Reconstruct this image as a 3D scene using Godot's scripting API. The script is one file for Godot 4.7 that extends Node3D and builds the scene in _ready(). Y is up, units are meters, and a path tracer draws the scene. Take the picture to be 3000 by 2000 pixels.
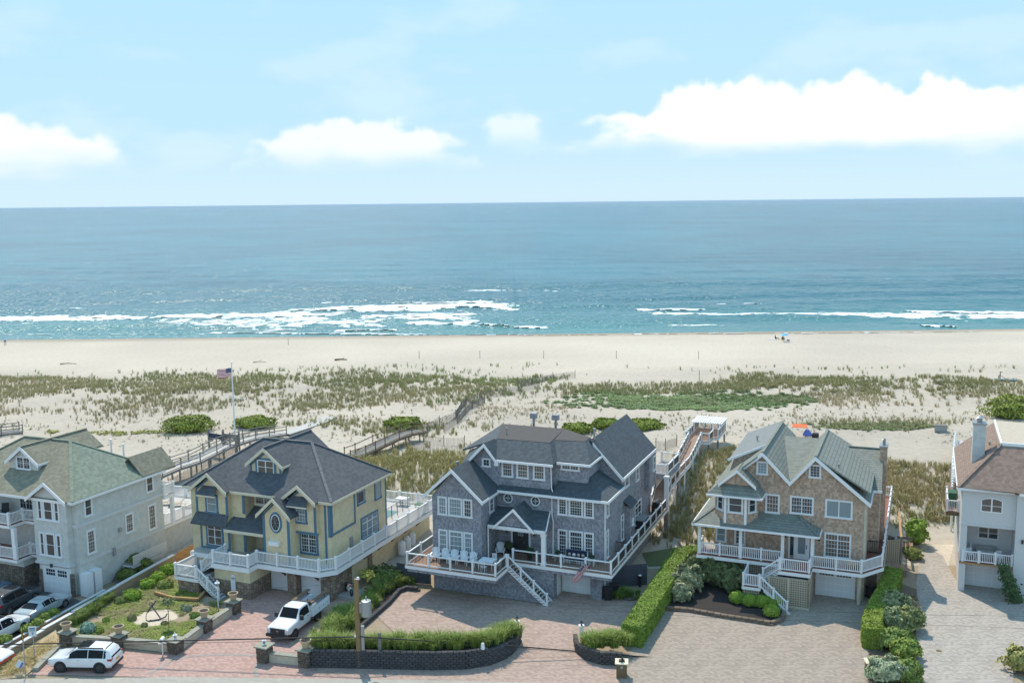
extends Node3D

var mats := {}
var used := {}
var rng := RandomNumberGenerator.new()
var bumps := FastNoiseLite.new()
var fine := FastNoiseLite.new()

# ---------------------------------------------------------------- shapes
class Shape:
	var st := SurfaceTool.new()
	var count := 0
	var tint := Color.WHITE
	func _init():
		st.begin(Mesh.PRIMITIVE_TRIANGLES)
	func tri(a: Vector3, b: Vector3, c: Vector3, na: Vector3, nb: Vector3, nc: Vector3, ua: Vector2, ub: Vector2, uc: Vector2):
		if (b - a).cross(c - a).dot(na + nb + nc) > 0.0:
			var k := b; b = c; c = k
			k = nb; nb = nc; nc = k
			var w := ub; ub = uc; uc = w
		for v in [[a, na, ua], [b, nb, ub], [c, nc, uc]]:
			st.set_color(tint); st.set_normal(v[1]); st.set_uv(v[2]); st.add_vertex(v[0])
		count += 1
	func poly(p: Array):
		var n := Vector3.ZERO
		for i in range(1, p.size() - 1):
			n += (p[i] - p[0]).cross(p[i + 1] - p[0])
		if n.length() < 1e-9:
			return
		n = n.normalized()
		var u := Vector3.RIGHT
		if absf(n.y) < 0.985:
			u = Vector3.UP.cross(n).normalized()
		var v := n.cross(u)
		for i in range(1, p.size() - 1):
			tri(p[0], p[i], p[i + 1], n, n, n, Vector2(p[0].dot(u), -p[0].dot(v)), Vector2(p[i].dot(u), -p[i].dot(v)), Vector2(p[i + 1].dot(u), -p[i + 1].dot(v)))
	func bb(lo: Vector3, hi: Vector3):
		var p := []
		for k in 8:
			p.append(Vector3(hi.x if k & 1 else lo.x, hi.y if k & 2 else lo.y, hi.z if k & 4 else lo.z))
		for f in [[1, 5, 7, 3], [0, 2, 6, 4], [2, 3, 7, 6], [0, 4, 5, 1], [4, 6, 7, 5], [0, 1, 3, 2]]:
			poly([p[f[0]], p[f[1]], p[f[2]], p[f[3]]])
	func box(c: Vector3, s: Vector3):
		bb(c - s / 2, c + s / 2)
	func solid(p: Array, off: Vector3):
		# a polygon pushed along off, closed
		var n := Vector3.ZERO
		for i in range(1, p.size() - 1):
			n += (p[i] - p[0]).cross(p[i + 1] - p[0])
		var a := p.duplicate()
		if n.dot(off) > 0.0:
			a.reverse()
		var b := []
		for v in a:
			b.append(v + off)
		poly(a)
		var r := b.duplicate(); r.reverse()
		poly(r)
		for i in a.size():
			var j: int = (i + 1) % a.size()
			poly([a[j], a[i], b[i], b[j]])
	func slab(p: Array, t: float):
		solid(p, Vector3(0, -t, 0))
	func beam(a: Vector3, b: Vector3, w: float, h: float):
		var d := (b - a).normalized()
		var s := d.cross(Vector3.UP)
		s = Vector3.RIGHT if s.length() < 0.05 else s.normalized()
		var t := s.cross(d).normalized()
		var q := [a - s * w / 2 - t * h / 2, a + s * w / 2 - t * h / 2, a + s * w / 2 + t * h / 2, a - s * w / 2 + t * h / 2]
		solid(q, b - a)
	func tube(pts: Array, r: float, k := 8, r2 := -1.0):
		var rings := []
		for i in pts.size():
			var d: Vector3 = (pts[mini(i + 1, pts.size() - 1)] - pts[maxi(i - 1, 0)]).normalized()
			var s := d.cross(Vector3.UP if absf(d.y) < 0.95 else Vector3.RIGHT).normalized()
			var t := s.cross(d)
			var rr := r if r2 < 0.0 else lerpf(r, r2, i / float(pts.size() - 1))
			var ring := []
			for j in k:
				var a := TAU * j / k
				ring.append([pts[i] + (s * cos(a) + t * sin(a)) * rr, s * cos(a) + t * sin(a)])
			rings.append(ring)
		for i in pts.size() - 1:
			for j in k:
				var A = rings[i][j]; var B = rings[i][(j + 1) % k]; var C = rings[i + 1][(j + 1) % k]; var D = rings[i + 1][j]
				tri(A[0], B[0], C[0], A[1], B[1], C[1], Vector2(j, i), Vector2(j + 1, i), Vector2(j + 1, i + 1))
				tri(A[0], C[0], D[0], A[1], C[1], D[1], Vector2(j, i), Vector2(j + 1, i + 1), Vector2(j, i + 1))
		for e in [0, pts.size() - 1]:
			var cap := []
			for v in rings[e]:
				cap.append(v[0])
			poly(cap)
	func lathe(at: Vector3, prof: Array, k := 16, axis := Vector3.UP):
		# prof: [radius, height] pairs from one end to the other
		var s := axis.cross(Vector3.RIGHT if absf(axis.x) < 0.9 else Vector3.UP).normalized()
		var t := axis.cross(s)
		for i in prof.size() - 1:
			var p = prof[i]; var q = prof[i + 1]
			var slope := Vector2(q[1] - p[1], p[0] - q[0]).normalized()
			for j in k:
				var a := TAU * j / k
				var b := TAU * (j + 1) / k
				var da := s * cos(a) + t * sin(a)
				var db := s * cos(b) + t * sin(b)
				var na := da * slope.x + axis * slope.y
				var nb := db * slope.x + axis * slope.y
				var A: Vector3 = at + da * p[0] + axis * p[1]
				var B: Vector3 = at + db * p[0] + axis * p[1]
				var C: Vector3 = at + db * q[0] + axis * q[1]
				var D: Vector3 = at + da * q[0] + axis * q[1]
				var l := 6.28 / k
				if p[0] > 1e-4:
					tri(A, B, C, na, nb, nb, Vector2(j * l, p[1]), Vector2(j * l + l, p[1]), Vector2(j * l + l, q[1]))
				if q[0] > 1e-4:
					tri(A, C, D, na, nb, na, Vector2(j * l, p[1]), Vector2(j * l + l, q[1]), Vector2(j * l, q[1]))
	func ball(c: Vector3, r: Vector3, k := 12):
		for i in k / 2:
			for j in k:
				var q := []
				for e in [[i, j], [i, j + 1], [i + 1, j + 1], [i + 1, j]]:
					var th: float = PI * e[0] / (k / 2)
					var ph: float = TAU * e[1] / k
					q.append(Vector3(sin(th) * cos(ph), cos(th), sin(th) * sin(ph)))
				tri(c + q[0] * r, c + q[1] * r, c + q[2] * r, q[0], q[1], q[2], Vector2.ZERO, Vector2.ZERO, Vector2.ZERO)
				tri(c + q[0] * r, c + q[2] * r, c + q[3] * r, q[0], q[2], q[3], Vector2.ZERO, Vector2.ZERO, Vector2.ZERO)
	func rings(r: Array, closed := true):
		# smooth skin over rings of points with one number of points each
		var n: int = r[0].size()
		var cen := []
		for a in r:
			var c := Vector3.ZERO
			for v in a: c += v
			cen.append(c / n)
		for i in r.size() - 1:
			for j in n if closed else n - 1:
				var j2 := (j + 1) % n
				var q := [r[i][j], r[i][j2], r[i + 1][j2], r[i + 1][j]]
				var m: Vector3 = (cen[i] + cen[i + 1]) / 2
				var nn := []
				for e in [[i, j], [i, j2], [i + 1, j2], [i + 1, j]]:
					var jp: int = (e[1] + 1) % n if closed else mini(e[1] + 1, n - 1)
					var jm: int = (e[1] + n - 1) % n if closed else maxi(e[1] - 1, 0)
					var along: Vector3 = r[mini(e[0] + 1, r.size() - 1)][e[1]] - r[maxi(e[0] - 1, 0)][e[1]]
					var w := along.cross(r[e[0]][jp] - r[e[0]][jm]).normalized()
					nn.append(w if w.dot(r[e[0]][e[1]] - cen[e[0]]) >= 0.0 else -w)
				tri(q[0], q[1], q[2], nn[0], nn[1], nn[2], Vector2.ZERO, Vector2.ZERO, Vector2.ZERO)
				tri(q[0], q[2], q[3], nn[0], nn[2], nn[3], Vector2.ZERO, Vector2.ZERO, Vector2.ZERO)
		if closed:
			poly(r[0]); poly(r[-1])
	func made(m: Material) -> ArrayMesh:
		st.set_material(m)
		return st.commit()

# ---------------------------------------------------------------- naming
func numbered(called: String, parent: Node = null) -> String:
	var k := "%s/%s" % ["" if parent == null else str(parent.get_instance_id()), called]
	used[k] = used.get(k, -1) + 1
	return called if used[k] == 0 else "%s_%03d" % [called, used[k]]

func tag(o: Node, label: String, category: String, group := "", kind := ""):
	if label: o.set_meta("label", label)
	if category: o.set_meta("category", category)
	if group: o.set_meta("group", group)
	if kind: o.set_meta("kind", kind)
	return o

func thing(called: String, label: String, category: String, at := Vector3.ZERO, turn := 0.0, group := "") -> Node3D:
	var o := Node3D.new()
	o.name = numbered(called)
	add_child(o)
	o.position = at
	o.rotation_degrees.y = turn
	tag(o, label, category, group)
	return o

func obj(called: String, s, m: String, parent: Node = null) -> MeshInstance3D:
	var o := MeshInstance3D.new()
	o.name = numbered(called, parent)
	o.mesh = s.made(mats[m]) if s is Shape else s
	if s is ArrayMesh and m:
		s.surface_set_material(0, mats[m])
	if parent: parent.add_child(o)
	else: add_child(o)
	return o

func holder(called: String, parent: Node) -> Node3D:
	var o := Node3D.new()
	o.name = numbered(called, parent)
	parent.add_child(o)
	return o

func again(src: Node3D, at: Vector3, turn: float, label: String) -> Node3D:
	var o: Node3D = src.duplicate()
	o.name = numbered(str(src.name).rstrip("0123456789").trim_suffix("_"))
	add_child(o)
	o.position = at
	o.rotation_degrees.y = turn
	o.set_meta("label", label)
	return o

func struct(called: String, s, m: String, kind := "structure") -> MeshInstance3D:
	var o := obj(called, s, m)
	o.set_meta("kind", kind)
	return o


# ---------------------------------------------------------------- materials
func lin(r: float, g: float, b: float) -> Color:
	return Color(r, g, b).linear_to_srgb()

func mat(called: String, c: Color, rough := 0.8, tex: Texture2D = null, size := 1.0, relief := 0.0) -> StandardMaterial3D:
	var m := StandardMaterial3D.new()
	m.resource_name = called
	m.albedo_color = c
	m.roughness = rough
	if tex:
		m.albedo_texture = tex
		m.uv1_scale = Vector3(1.0 / size, 1.0 / size, 1.0)
		if relief > 0.0:
			m.heightmap_enabled = true
			m.heightmap_texture = tex
			m.heightmap_scale = relief
	mats[called] = m
	return m

func picture(w: int, h: int, f: Callable) -> ImageTexture:
	var im := Image.create(w, h, false, Image.FORMAT_RGB8)
	for y in h:
		for x in w:
			im.set_pixel(x, y, f.call(x, y))
	return ImageTexture.create_from_image(im)

func hash2(a: int, b: int) -> float:
	var k := (a * 374761393 + b * 668265263) & 0x7fffffff
	k = ((k ^ (k >> 13)) * 1274126177) & 0x7fffffff
	return ((k ^ (k >> 16)) & 0xffff) / 65535.0

func grey(v: float) -> Color:
	# textures multiply the base colour: v is a linear factor
	v = clampf(v, 0.0, 1.0)
	return Color(v, v, v).linear_to_srgb()

func courses(rows: int, cols: int, joint: float, vary: float, px := 256, stagger := true) -> ImageTexture:
	# rows of small pieces, each of its own tone, with dark joints
	var rh := px / float(rows)
	var cw := px / float(cols)
	return picture(px, px, func(x, y):
		var r := int(y / rh)
		var sx: float = x + (hash2(r, 7) * cw if stagger else 0.0)
		var c := int(sx / cw) % cols
		var v: float = 1.0 - vary + vary * hash2(c + 13 * r, r + 5)
		var fy := fmod(y, rh) / rh
		var fx := fmod(sx, cw) / cw
		v *= 1.0 - joint * (1.0 if fy > 1.0 - 1.3 / rh else 0.0)
		v *= 1.0 - joint * 0.6 * (1.0 if fx < 1.0 / cw else 0.0)
		v *= 0.94 + 0.06 * (1.0 - fy)
		return grey(v + (hash2(x, y) - 0.5) * 0.05))

func make_materials():
	fine.seed = 5; fine.frequency = 0.09; fine.fractal_octaves = 4
	bumps.seed = 11; bumps.frequency = 0.03; bumps.fractal_octaves = 4
	var smooth_image := bumps.get_seamless_image(256, 256)
	var rough_image := fine.get_seamless_image(256, 256)
	var speck := picture(256, 256, func(x, y): return grey(0.75 + 0.22 * rough_image.get_pixel(x, y).r + (hash2(x, y) - 0.5) * 0.12))
	var cloudy := picture(256, 256, func(x, y): return grey(0.72 + 0.18 * smooth_image.get_pixel(x, y).r + 0.14 * rough_image.get_pixel(x, y).r + (hash2(x, y) - 0.5) * 0.08))
	var shingle := courses(16, 12, 0.45, 0.30)
	var cedar := courses(16, 18, 0.42, 0.42)
	var paver := courses(20, 12, 0.30, 0.30)
	var board := courses(16, 2, 0.55, 0.22)
	var scallop := picture(256, 256, func(x, y):
		var r := int(y / 32.0)
		var sx: float = x + (16.0 if r % 2 else 0.0)
		var c := int(sx / 32.0) % 8
		var fx := fmod(sx, 32.0) - 16.0
		var fy := fmod(y, 32.0)
		var edge := 22.0 + 8.0 * sqrt(maxf(0.0, 1.0 - fx * fx / 256.0)) - fy
		var v := 0.78 + 0.22 * hash2(c, r)
		if edge < 0.0: v = 0.5
		elif edge < 3.0: v *= 0.62
		return grey(v + (hash2(x, y) - 0.5) * 0.08))
	var cells := []
	for k in 64:
		cells.append(Vector2((k % 8) * 32 + 4 + 24 * hash2(k, 3), (k / 8) * 32 + 4 + 24 * hash2(k, 9)))
	var cobble := picture(256, 256, func(x, y):
		var d1 := 1e9; var d2 := 1e9; var id := 0
		var cx := int(x / 32.0); var cy := int(y / 32.0)
		for oy in [-1, 0, 1]:
			for ox in [-1, 0, 1]:
				var k: int = posmod(cx + ox, 8) + 8 * posmod(cy + oy, 8)
				var p: Vector2 = cells[k] + Vector2((cx + ox - posmod(cx + ox, 8)) * 32, (cy + oy - posmod(cy + oy, 8)) * 32)
				var d := p.distance_to(Vector2(x, y))
				if d < d1: d2 = d1; d1 = d; id = k
				elif d < d2: d2 = d
		var e := d2 - d1
		var v := 0.55 + 0.45 * hash2(id, 1)
		var c := Color(v, v * (0.93 + 0.07 * hash2(id, 2)), v * (0.82 + 0.18 * hash2(id, 4)))
		return (c * (0.4 if e < 3.0 else 0.8 + 0.2 * minf(1.0, e / 10.0))).linear_to_srgb())
	var lattice := picture(64, 64, func(x, y): return grey(0.28 if fmod(x, 16.0) > 6.0 and fmod(y, 16.0) > 6.0 else 1.0))
	# outside ground
	mat("sand", lin(0.62, 0.54, 0.44), 0.95, cloudy, 9.0, 4.0).vertex_color_use_as_albedo = true
	mat("soil", lin(0.36, 0.28, 0.19), 0.95, cloudy, 6.0)
	mat("dry_bank", lin(0.50, 0.38, 0.23), 0.95, cloudy, 3.0)
	mat("lawn", lin(0.12, 0.15, 0.05), 0.9, cloudy, 3.0)
	mat("mulch", lin(0.035, 0.027, 0.025), 0.95, speck, 1.5)
	mat("bark", lin(0.20, 0.14, 0.10), 0.95, speck, 1.5)
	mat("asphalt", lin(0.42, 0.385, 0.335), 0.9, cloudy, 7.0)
	mat("pink_paver", lin(0.52, 0.335, 0.285), 0.85, paver, 2.6, 0.4)
	mat("rose_paver", lin(0.46, 0.335, 0.275), 0.85, paver, 2.7, 0.4)
	mat("buff_paver", lin(0.40, 0.33, 0.27), 0.85, paver, 2.8, 0.4)
	mat("grey_paver", lin(0.46, 0.41, 0.36), 0.85, paver, 2.7, 0.3)
	mat("band_paver", lin(0.40, 0.34, 0.31), 0.85, paver, 2.6)
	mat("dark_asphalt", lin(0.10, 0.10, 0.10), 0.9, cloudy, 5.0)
	mat("concrete", lin(0.42, 0.40, 0.37), 0.85, cloudy, 4.0)
	mat("pebble", lin(0.66, 0.56, 0.44), 0.9, speck, 1.0)
	# walls and roofs
	mat("white_paint", lin(0.80, 0.80, 0.80), 0.5)
	mat("white_wood", lin(0.74, 0.75, 0.76), 0.6)
	mat("white_stucco", lin(0.70, 0.70, 0.69), 0.8, speck, 2.0)
	mat("grey_stucco", lin(0.62, 0.63, 0.60), 0.85, cloudy, 6.0)
	mat("yellow_stucco", lin(0.74, 0.625, 0.40), 0.85, cloudy, 7.0)
	mat("cream_stucco", lin(0.60, 0.53, 0.40), 0.85, cloudy, 5.0)
	mat("tan_wall", lin(0.40, 0.30, 0.20), 0.9, board, 1.2)
	mat("cream_trim", lin(0.66, 0.60, 0.45), 0.7)
	mat("blue_trim", lin(0.07, 0.165, 0.245), 0.6)
	mat("blue_door", lin(0.02, 0.11, 0.17), 0.5)
	mat("blue_shingle", lin(0.36, 0.365, 0.405), 0.9, cedar, 2.6, 1.0)
	mat("tan_shingle", lin(0.61, 0.44, 0.325), 0.9, cedar, 3.0, 1.0)
	mat("dark_roof", lin(0.11, 0.118, 0.13), 0.9, shingle, 3.4, 1.0)
	mat("slate_roof", lin(0.085, 0.105, 0.12), 0.9, shingle, 3.4, 1.0)
	mat("brown_roof", lin(0.30, 0.21, 0.165), 0.9, shingle, 3.2, 1.0)
	mat("moss_roof", lin(0.29, 0.27, 0.195), 0.9, shingle, 3.4, 1.0)
	mat("green_roof", lin(0.235, 0.25, 0.218), 0.9, scallop, 2.5, 1.5)
	mat("teal_roof", lin(0.25, 0.295, 0.225), 0.9, shingle, 3.4, 1.0)
	mat("ridge_roof", lin(0.17, 0.175, 0.185), 0.9, shingle, 3.4)
	mat("flat_roof", lin(0.085, 0.075, 0.072), 0.9, cloudy, 4.0)
	mat("sand_roof", lin(0.55, 0.47, 0.37), 0.9, cloudy, 4.0)
	mat("shed_roof", lin(0.23, 0.25, 0.25), 0.9, cloudy, 6.0)
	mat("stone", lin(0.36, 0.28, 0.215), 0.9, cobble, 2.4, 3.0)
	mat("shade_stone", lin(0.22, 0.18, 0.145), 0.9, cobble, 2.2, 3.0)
	mat("deck_wood", lin(0.36, 0.22, 0.15), 0.8, board, 2.2)
	mat("red_deck", lin(0.28, 0.105, 0.065), 0.8, board, 2.2)
	mat("grey_deck", lin(0.27, 0.25, 0.25), 0.8, board, 2.2)
	mat("pale_deck", lin(0.56, 0.53, 0.50), 0.8, board, 2.2)
	mat("grey_wood", lin(0.24, 0.22, 0.20), 0.9, board, 1.6)
	mat("brown_wood", lin(0.20, 0.13, 0.075), 0.9, board, 1.6)
	mat("new_wood", lin(0.50, 0.29, 0.12), 0.85, board, 1.3)
	mat("pole_wood", lin(0.30, 0.19, 0.085), 0.9, speck, 0.8)
	mat("dark_fence", lin(0.075, 0.08, 0.10), 0.85, board, 2.0)
	mat("lattice", lin(0.42, 0.36, 0.26), 0.85, lattice, 0.75)
	mat("capstone", lin(0.34, 0.34, 0.28), 0.8, speck, 1.0)
	mat("wall_block", lin(0.5, 0.5, 0.5), 0.9, speck, 1.0).vertex_color_use_as_albedo = true
	mat("terracotta", lin(0.55, 0.42, 0.27), 0.8, speck, 0.8)
	# small things
	mat("glass", lin(0.035, 0.045, 0.055), 0.06).metallic_specular = 0.6
	mat("car_glass", lin(0.012, 0.014, 0.017), 0.15).metallic_specular = 0.25
	mat("curtain_glass", lin(0.22, 0.27, 0.29), 0.08)
	mat("warm_glass", lin(0.13, 0.105, 0.085), 0.08)
	mat("black_metal", lin(0.02, 0.02, 0.022), 0.45)
	mat("black_plastic", lin(0.018, 0.018, 0.02), 0.6)
	mat("rubber", lin(0.02, 0.02, 0.02), 0.9)
	mat("grey_metal", lin(0.33, 0.34, 0.35), 0.4).metallic = 0.4
	mat("alloy", lin(0.42, 0.42, 0.43), 0.3).metallic = 0.7
	mat("dark_alloy", lin(0.10, 0.10, 0.10), 0.35).metallic = 0.5
	mat("chrome", lin(0.7, 0.7, 0.7), 0.15).metallic = 0.9
	for c in [["white_car", lin(0.76, 0.77, 0.79)], ["silver_car", lin(0.36, 0.42, 0.44)], ["dark_car", lin(0.055, 0.06, 0.065)], ["blue_car", lin(0.12, 0.19, 0.27)], ["red_car", lin(0.55, 0.07, 0.04)]]:
		var m := mat(c[0], c[1], 0.3)
		m.clearcoat_enabled = true
		m.clearcoat = 0.8
		m.clearcoat_roughness = 0.05
	mat("tail_light", lin(0.35, 0.02, 0.02), 0.2)
	mat("head_light", lin(0.6, 0.62, 0.62), 0.1)
	mat("flag_red", lin(0.50, 0.03, 0.05), 0.8)
	mat("flag_white", lin(0.75, 0.74, 0.74), 0.8)
	mat("flag_blue", lin(0.02, 0.035, 0.13), 0.8)
	mat("navy_cloth", lin(0.012, 0.025, 0.07), 0.9)
	mat("beige_cloth", lin(0.48, 0.39, 0.28), 0.9)
	mat("orange", lin(0.70, 0.12, 0.02), 0.7)
	mat("sign_yellow", lin(0.80, 0.42, 0.01), 0.5)
	mat("sign_blue", lin(0.10, 0.14, 0.45), 0.5)
	mat("sign_white", lin(0.62, 0.66, 0.72), 0.5)
	mat("green_plastic", lin(0.02, 0.10, 0.05), 0.6)
	mat("umbrella_blue", lin(0.15, 0.50, 0.75), 0.8)
	mat("skin", lin(0.50, 0.28, 0.20), 0.7)
	mat("dark_skin", lin(0.22, 0.12, 0.09), 0.7)
	mat("plum_cloth", lin(0.12, 0.05, 0.09), 0.9)
	mat("pool_water", lin(0.08, 0.42, 0.45), 0.08)
	mat("pool_green", lin(0.16, 0.27, 0.23), 0.08)
	mat("anchor_iron", lin(0.035, 0.035, 0.055), 0.6)
	mat("leaf", Color.WHITE, 0.7).vertex_color_use_as_albedo = true
	mats.leaf.backlight_enabled = true
	mats.leaf.backlight = Color(0.35, 0.4, 0.2)
	mat("foam", Color.WHITE, 0.9).vertex_color_use_as_albedo = true
	var sea := mat("sea", lin(0.018, 0.085, 0.105), 0.25)
	sea.vertex_color_use_as_albedo = true
	sea.albedo_color = Color.WHITE
	sea.metallic_specular = 0.4
	sea.normal_enabled = true
	sea.normal_scale = 1.0
	var ripple := FastNoiseLite.new()
	ripple.seed = 3; ripple.frequency = 0.03; ripple.fractal_octaves = 5
	var im := ripple.get_seamless_image(512, 512)
	im.bump_map_to_normal_map(6.0)
	sea.normal_texture = ImageTexture.create_from_image(im)
	sea.uv1_scale = Vector3(1.0 / 38.0, 1.0 / 26.0, 1.0)
	mats.white_paint.metallic_specular = 0.4


# ---------------------------------------------------------------- sky and land
func make_sky() -> ImageTexture:
	var w := 4096
	var h := 2048
	var im := Image.create(w, h, false, Image.FORMAT_RGB8)
	var low := Color(0.735, 0.825, 0.875)
	var mid := Color(0.665, 0.805, 0.905)
	var high := Color(0.50, 0.70, 0.86)
	var base := func(e: float) -> Color:
		var c := low.lerp(mid, smoothstep(0.0, 5.0, e))
		return c.lerp(Color(0.640, 0.795, 0.905), smoothstep(5.0, 12.0, e)).lerp(high, smoothstep(11.0, 75.0, e))
	for y in h:
		var e := 90.0 - (y + 0.5) * 180.0 / h
		im.fill_rect(Rect2i(0, y, w, 1), base.call(maxf(e, 0.0)))
	var n := FastNoiseLite.new()
	n.seed = 21; n.fractal_octaves = 5; n.frequency = 0.13
	# banks of cloud: azimuth of the middle, half width, height of the foot, height of the heap, strength
	var banks := [[16.5, 11.5, 3.6, 3.2, 1.0], [27.0, 8.0, 4.0, 2.0, 0.9], [-8.3, 5.6, 2.9, 1.9, 0.8], [0.2, 1.7, 4.3, 0.75, 0.6], [-26.5, 5.2, 3.0, 2.0, 0.85], [-33.0, 5.0, 4.0, 2.2, 0.8]]
	var g := RandomNumberGenerator.new()
	g.seed = 4
	for k in 22:
		banks.append([46.0 + k * 12.6 + g.randf_range(-4, 4), g.randf_range(3, 11), g.randf_range(2.6, 4.6), g.randf_range(1.0, 3.2), g.randf_range(0.6, 1.0)])
	var y0 := int((90.0 - 12.5) * h / 180.0)
	var y1 := int((90.0 - 0.4) * h / 180.0)
	for x in w:
		var az := (x + 0.5) * 360.0 / w
		if az > 180.0: az -= 360.0
		var p := Vector2(cos(deg_to_rad(az)), sin(deg_to_rad(az))) * 57.3
		var here := []
		for b in banks:
			var d: float = absf(wrapf(az - b[0], -180.0, 180.0)) / b[1]
			if d < 1.25:
				here.append([b, d])
		var top_wave := n.get_noise_2d(p.x * 2.4, p.y * 2.4 + 400.0)
		for y in range(y0, y1):
			var e := 90.0 - (y + 0.5) * 180.0 / h
			var f := n.get_noise_3d(p.x * 2.2, p.y * 2.2, e * 4.0)
			var f2 := n.get_noise_3d(p.x * 0.7 + 90.0, p.y * 0.7, e * 1.8)
			var a := 0.20 * smoothstep(-0.05, 0.45, f2) * smoothstep(0.5, 3.0, e)
			for q in here:
				var b = q[0]
				var shape := sqrt(maxf(0.0, 1.0 - q[1] * q[1] * 0.72)) * (0.85 + 0.42 * top_wave)
				var up: float = (b[2] + b[3] * shape + f * 0.95 - e) / 0.5
				var down: float = (e - (b[2] - 1.5) + f2 * 1.2) / 1.7
				a = maxf(a, clampf(up, 0.0, 1.0) * smoothstep(0.0, 1.0, down) * smoothstep(1.25, 0.8, q[1] + f * 0.5) * b[4])
			if a > 0.01:
				var c := im.get_pixel(x, y)
				im.set_pixel(x, y, c.lerp(Color(0.905, 0.905, 0.91), clampf(a, 0.0, 1.0)))
	return ImageTexture.create_from_image(im)

func land(x: float, z: float) -> float:
	# street level at the houses, dunes, beach sloping into the sea
	var d := -z
	var y := 0.0
	if d > 92.0: y = 2.5 * smoothstep(92.0, 118.0, d)
	if d > 178.0: y = lerpf(2.5, 1.7, smoothstep(178.0, 198.0, d))
	if d > 198.0: y = lerpf(1.7, 0.0, (d - 198.0) / 56.0)
	if d > 254.0: y = -(d - 254.0) * 0.04
	return y

func ground(x: float, z: float) -> float:
	var d := -z
	var k := smoothstep(96.0, 112.0, d) * (1.0 - smoothstep(182.0, 200.0, d))
	return land(x, z) + k * (bumps.get_noise_2d(x, z) * 0.9 + fine.get_noise_2d(x, z) * 0.22) + 0.06 * fine.get_noise_2d(x * 0.7, z * 0.7) * smoothstep(96.0, 110.0, d) * (1.0 - smoothstep(240.0, 252.0, d))

func on_land(p: Vector3) -> Vector3:
	return Vector3(p.x, ground(p.x, p.z), p.z)

func grid_mesh(xs: PackedFloat32Array, zs: PackedFloat32Array, f: Callable, skirt_uv := 1.0) -> ArrayMesh:
	# f(x, z) gives [height, colour]
	var nx := xs.size()
	var v := PackedVector3Array(); var c := PackedColorArray(); var uv := PackedVector2Array(); var ix := PackedInt32Array()
	for z in zs:
		for x in xs:
			var r = f.call(x, z)
			v.append(Vector3(x, r[0], z)); c.append(r[1]); uv.append(Vector2(x, z) * skirt_uv)
	for j in zs.size() - 1:
		for i in nx - 1:
			var a := j * nx + i
			ix.append_array(PackedInt32Array([a, a + nx, a + 1, a + 1, a + nx, a + nx + 1]))
	var nrm := PackedVector3Array()
	nrm.resize(v.size())
	for j in zs.size():
		for i in nx:
			var a := j * nx + i
			var l := v[a - 1 if i > 0 else a]; var r := v[a + 1 if i < nx - 1 else a]
			var u := v[a - nx if j > 0 else a]; var d := v[a + nx if j < zs.size() - 1 else a]
			var m := (r - l).cross(d - u).normalized()
			nrm[a] = m if m.y > 0.0 else -m
	# keep the winding on the side of the normals
	if (v[ix[1]] - v[ix[0]]).cross(v[ix[2]] - v[ix[0]]).y > 0.0:
		for k in range(0, ix.size(), 3):
			var t := ix[k + 1]; ix[k + 1] = ix[k + 2]; ix[k + 2] = t
	var arr := []
	arr.resize(Mesh.ARRAY_MAX)
	arr[Mesh.ARRAY_VERTEX] = v; arr[Mesh.ARRAY_NORMAL] = nrm; arr[Mesh.ARRAY_COLOR] = c; arr[Mesh.ARRAY_TEX_UV] = uv; arr[Mesh.ARRAY_INDEX] = ix
	var m := ArrayMesh.new()
	m.add_surface_from_arrays(Mesh.PRIMITIVE_TRIANGLES, arr)
	return m

func spaced(a: float, b: float, n: int, k := 1.0) -> PackedFloat32Array:
	var r := PackedFloat32Array()
	for i in n + 1:
		r.append(a + (b - a) * pow(i / float(n), k))
	return r

func sheet(called: String, p: Array, y: float, m: String, kind := "structure", parent: Node = null) -> MeshInstance3D:
	# a flat sheet with that outline
	var flat := PackedVector2Array()
	for v in p: flat.append(Vector2(v.x, v.z))
	var s := Shape.new()
	var ix := Geometry2D.triangulate_polygon(flat)
	for k in range(0, ix.size(), 3):
		var t := []
		for j in 3:
			t.append(Vector3(flat[ix[k + j]].x, y, flat[ix[k + j]].y))
		s.poly(t)
	var o := obj(called, s, m, parent)
	if kind: o.set_meta("kind", kind)
	return o

# breaking waves: both ends, half depth in metres at both ends, strength, height of the roller
var breakers := []
var active := []

func foam_at(x: float, z: float) -> float:
	var best := 0.0
	for b in active:
		var t: float = (x - b[0].x) / (b[1].x - b[0].x)
		if t < -0.04 or t > 1.04: continue
		var q := clampf(t, 0.0, 1.0)
		var mid: float = lerpf(b[0].z, b[1].z, q) + 2.5 * bumps.get_noise_2d(x * 1.3, b[0].z)
		var half: float = lerpf(b[2], b[3], q) * (0.75 + 0.7 * fine.get_noise_2d(x * 0.5, b[0].z * 3.0))
		var d := absf(z - mid) / maxf(half, 0.05)
		var v: float = b[4] * (1.0 - smoothstep(0.45, 1.15, d)) * smoothstep(-0.04, 0.05, t) * (1.0 - smoothstep(0.95, 1.04, t))
		best = maxf(best, v)
	return best

func sea_height(x: float, z: float) -> float:
	var d := -z
	var calm := smoothstep(252.0, 275.0, d)
	var h := 0.35 * calm * sin(d * 0.16 + 3.0 * bumps.get_noise_2d(x * 0.3, z * 0.6)) * (1.0 - smoothstep(420.0, 900.0, d))
	h += calm * (0.30 * bumps.get_noise_2d(x * 2.0, z * 4.5) + 0.10 * fine.get_noise_2d(x * 2.0, z * 4.0))
	return h

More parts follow.
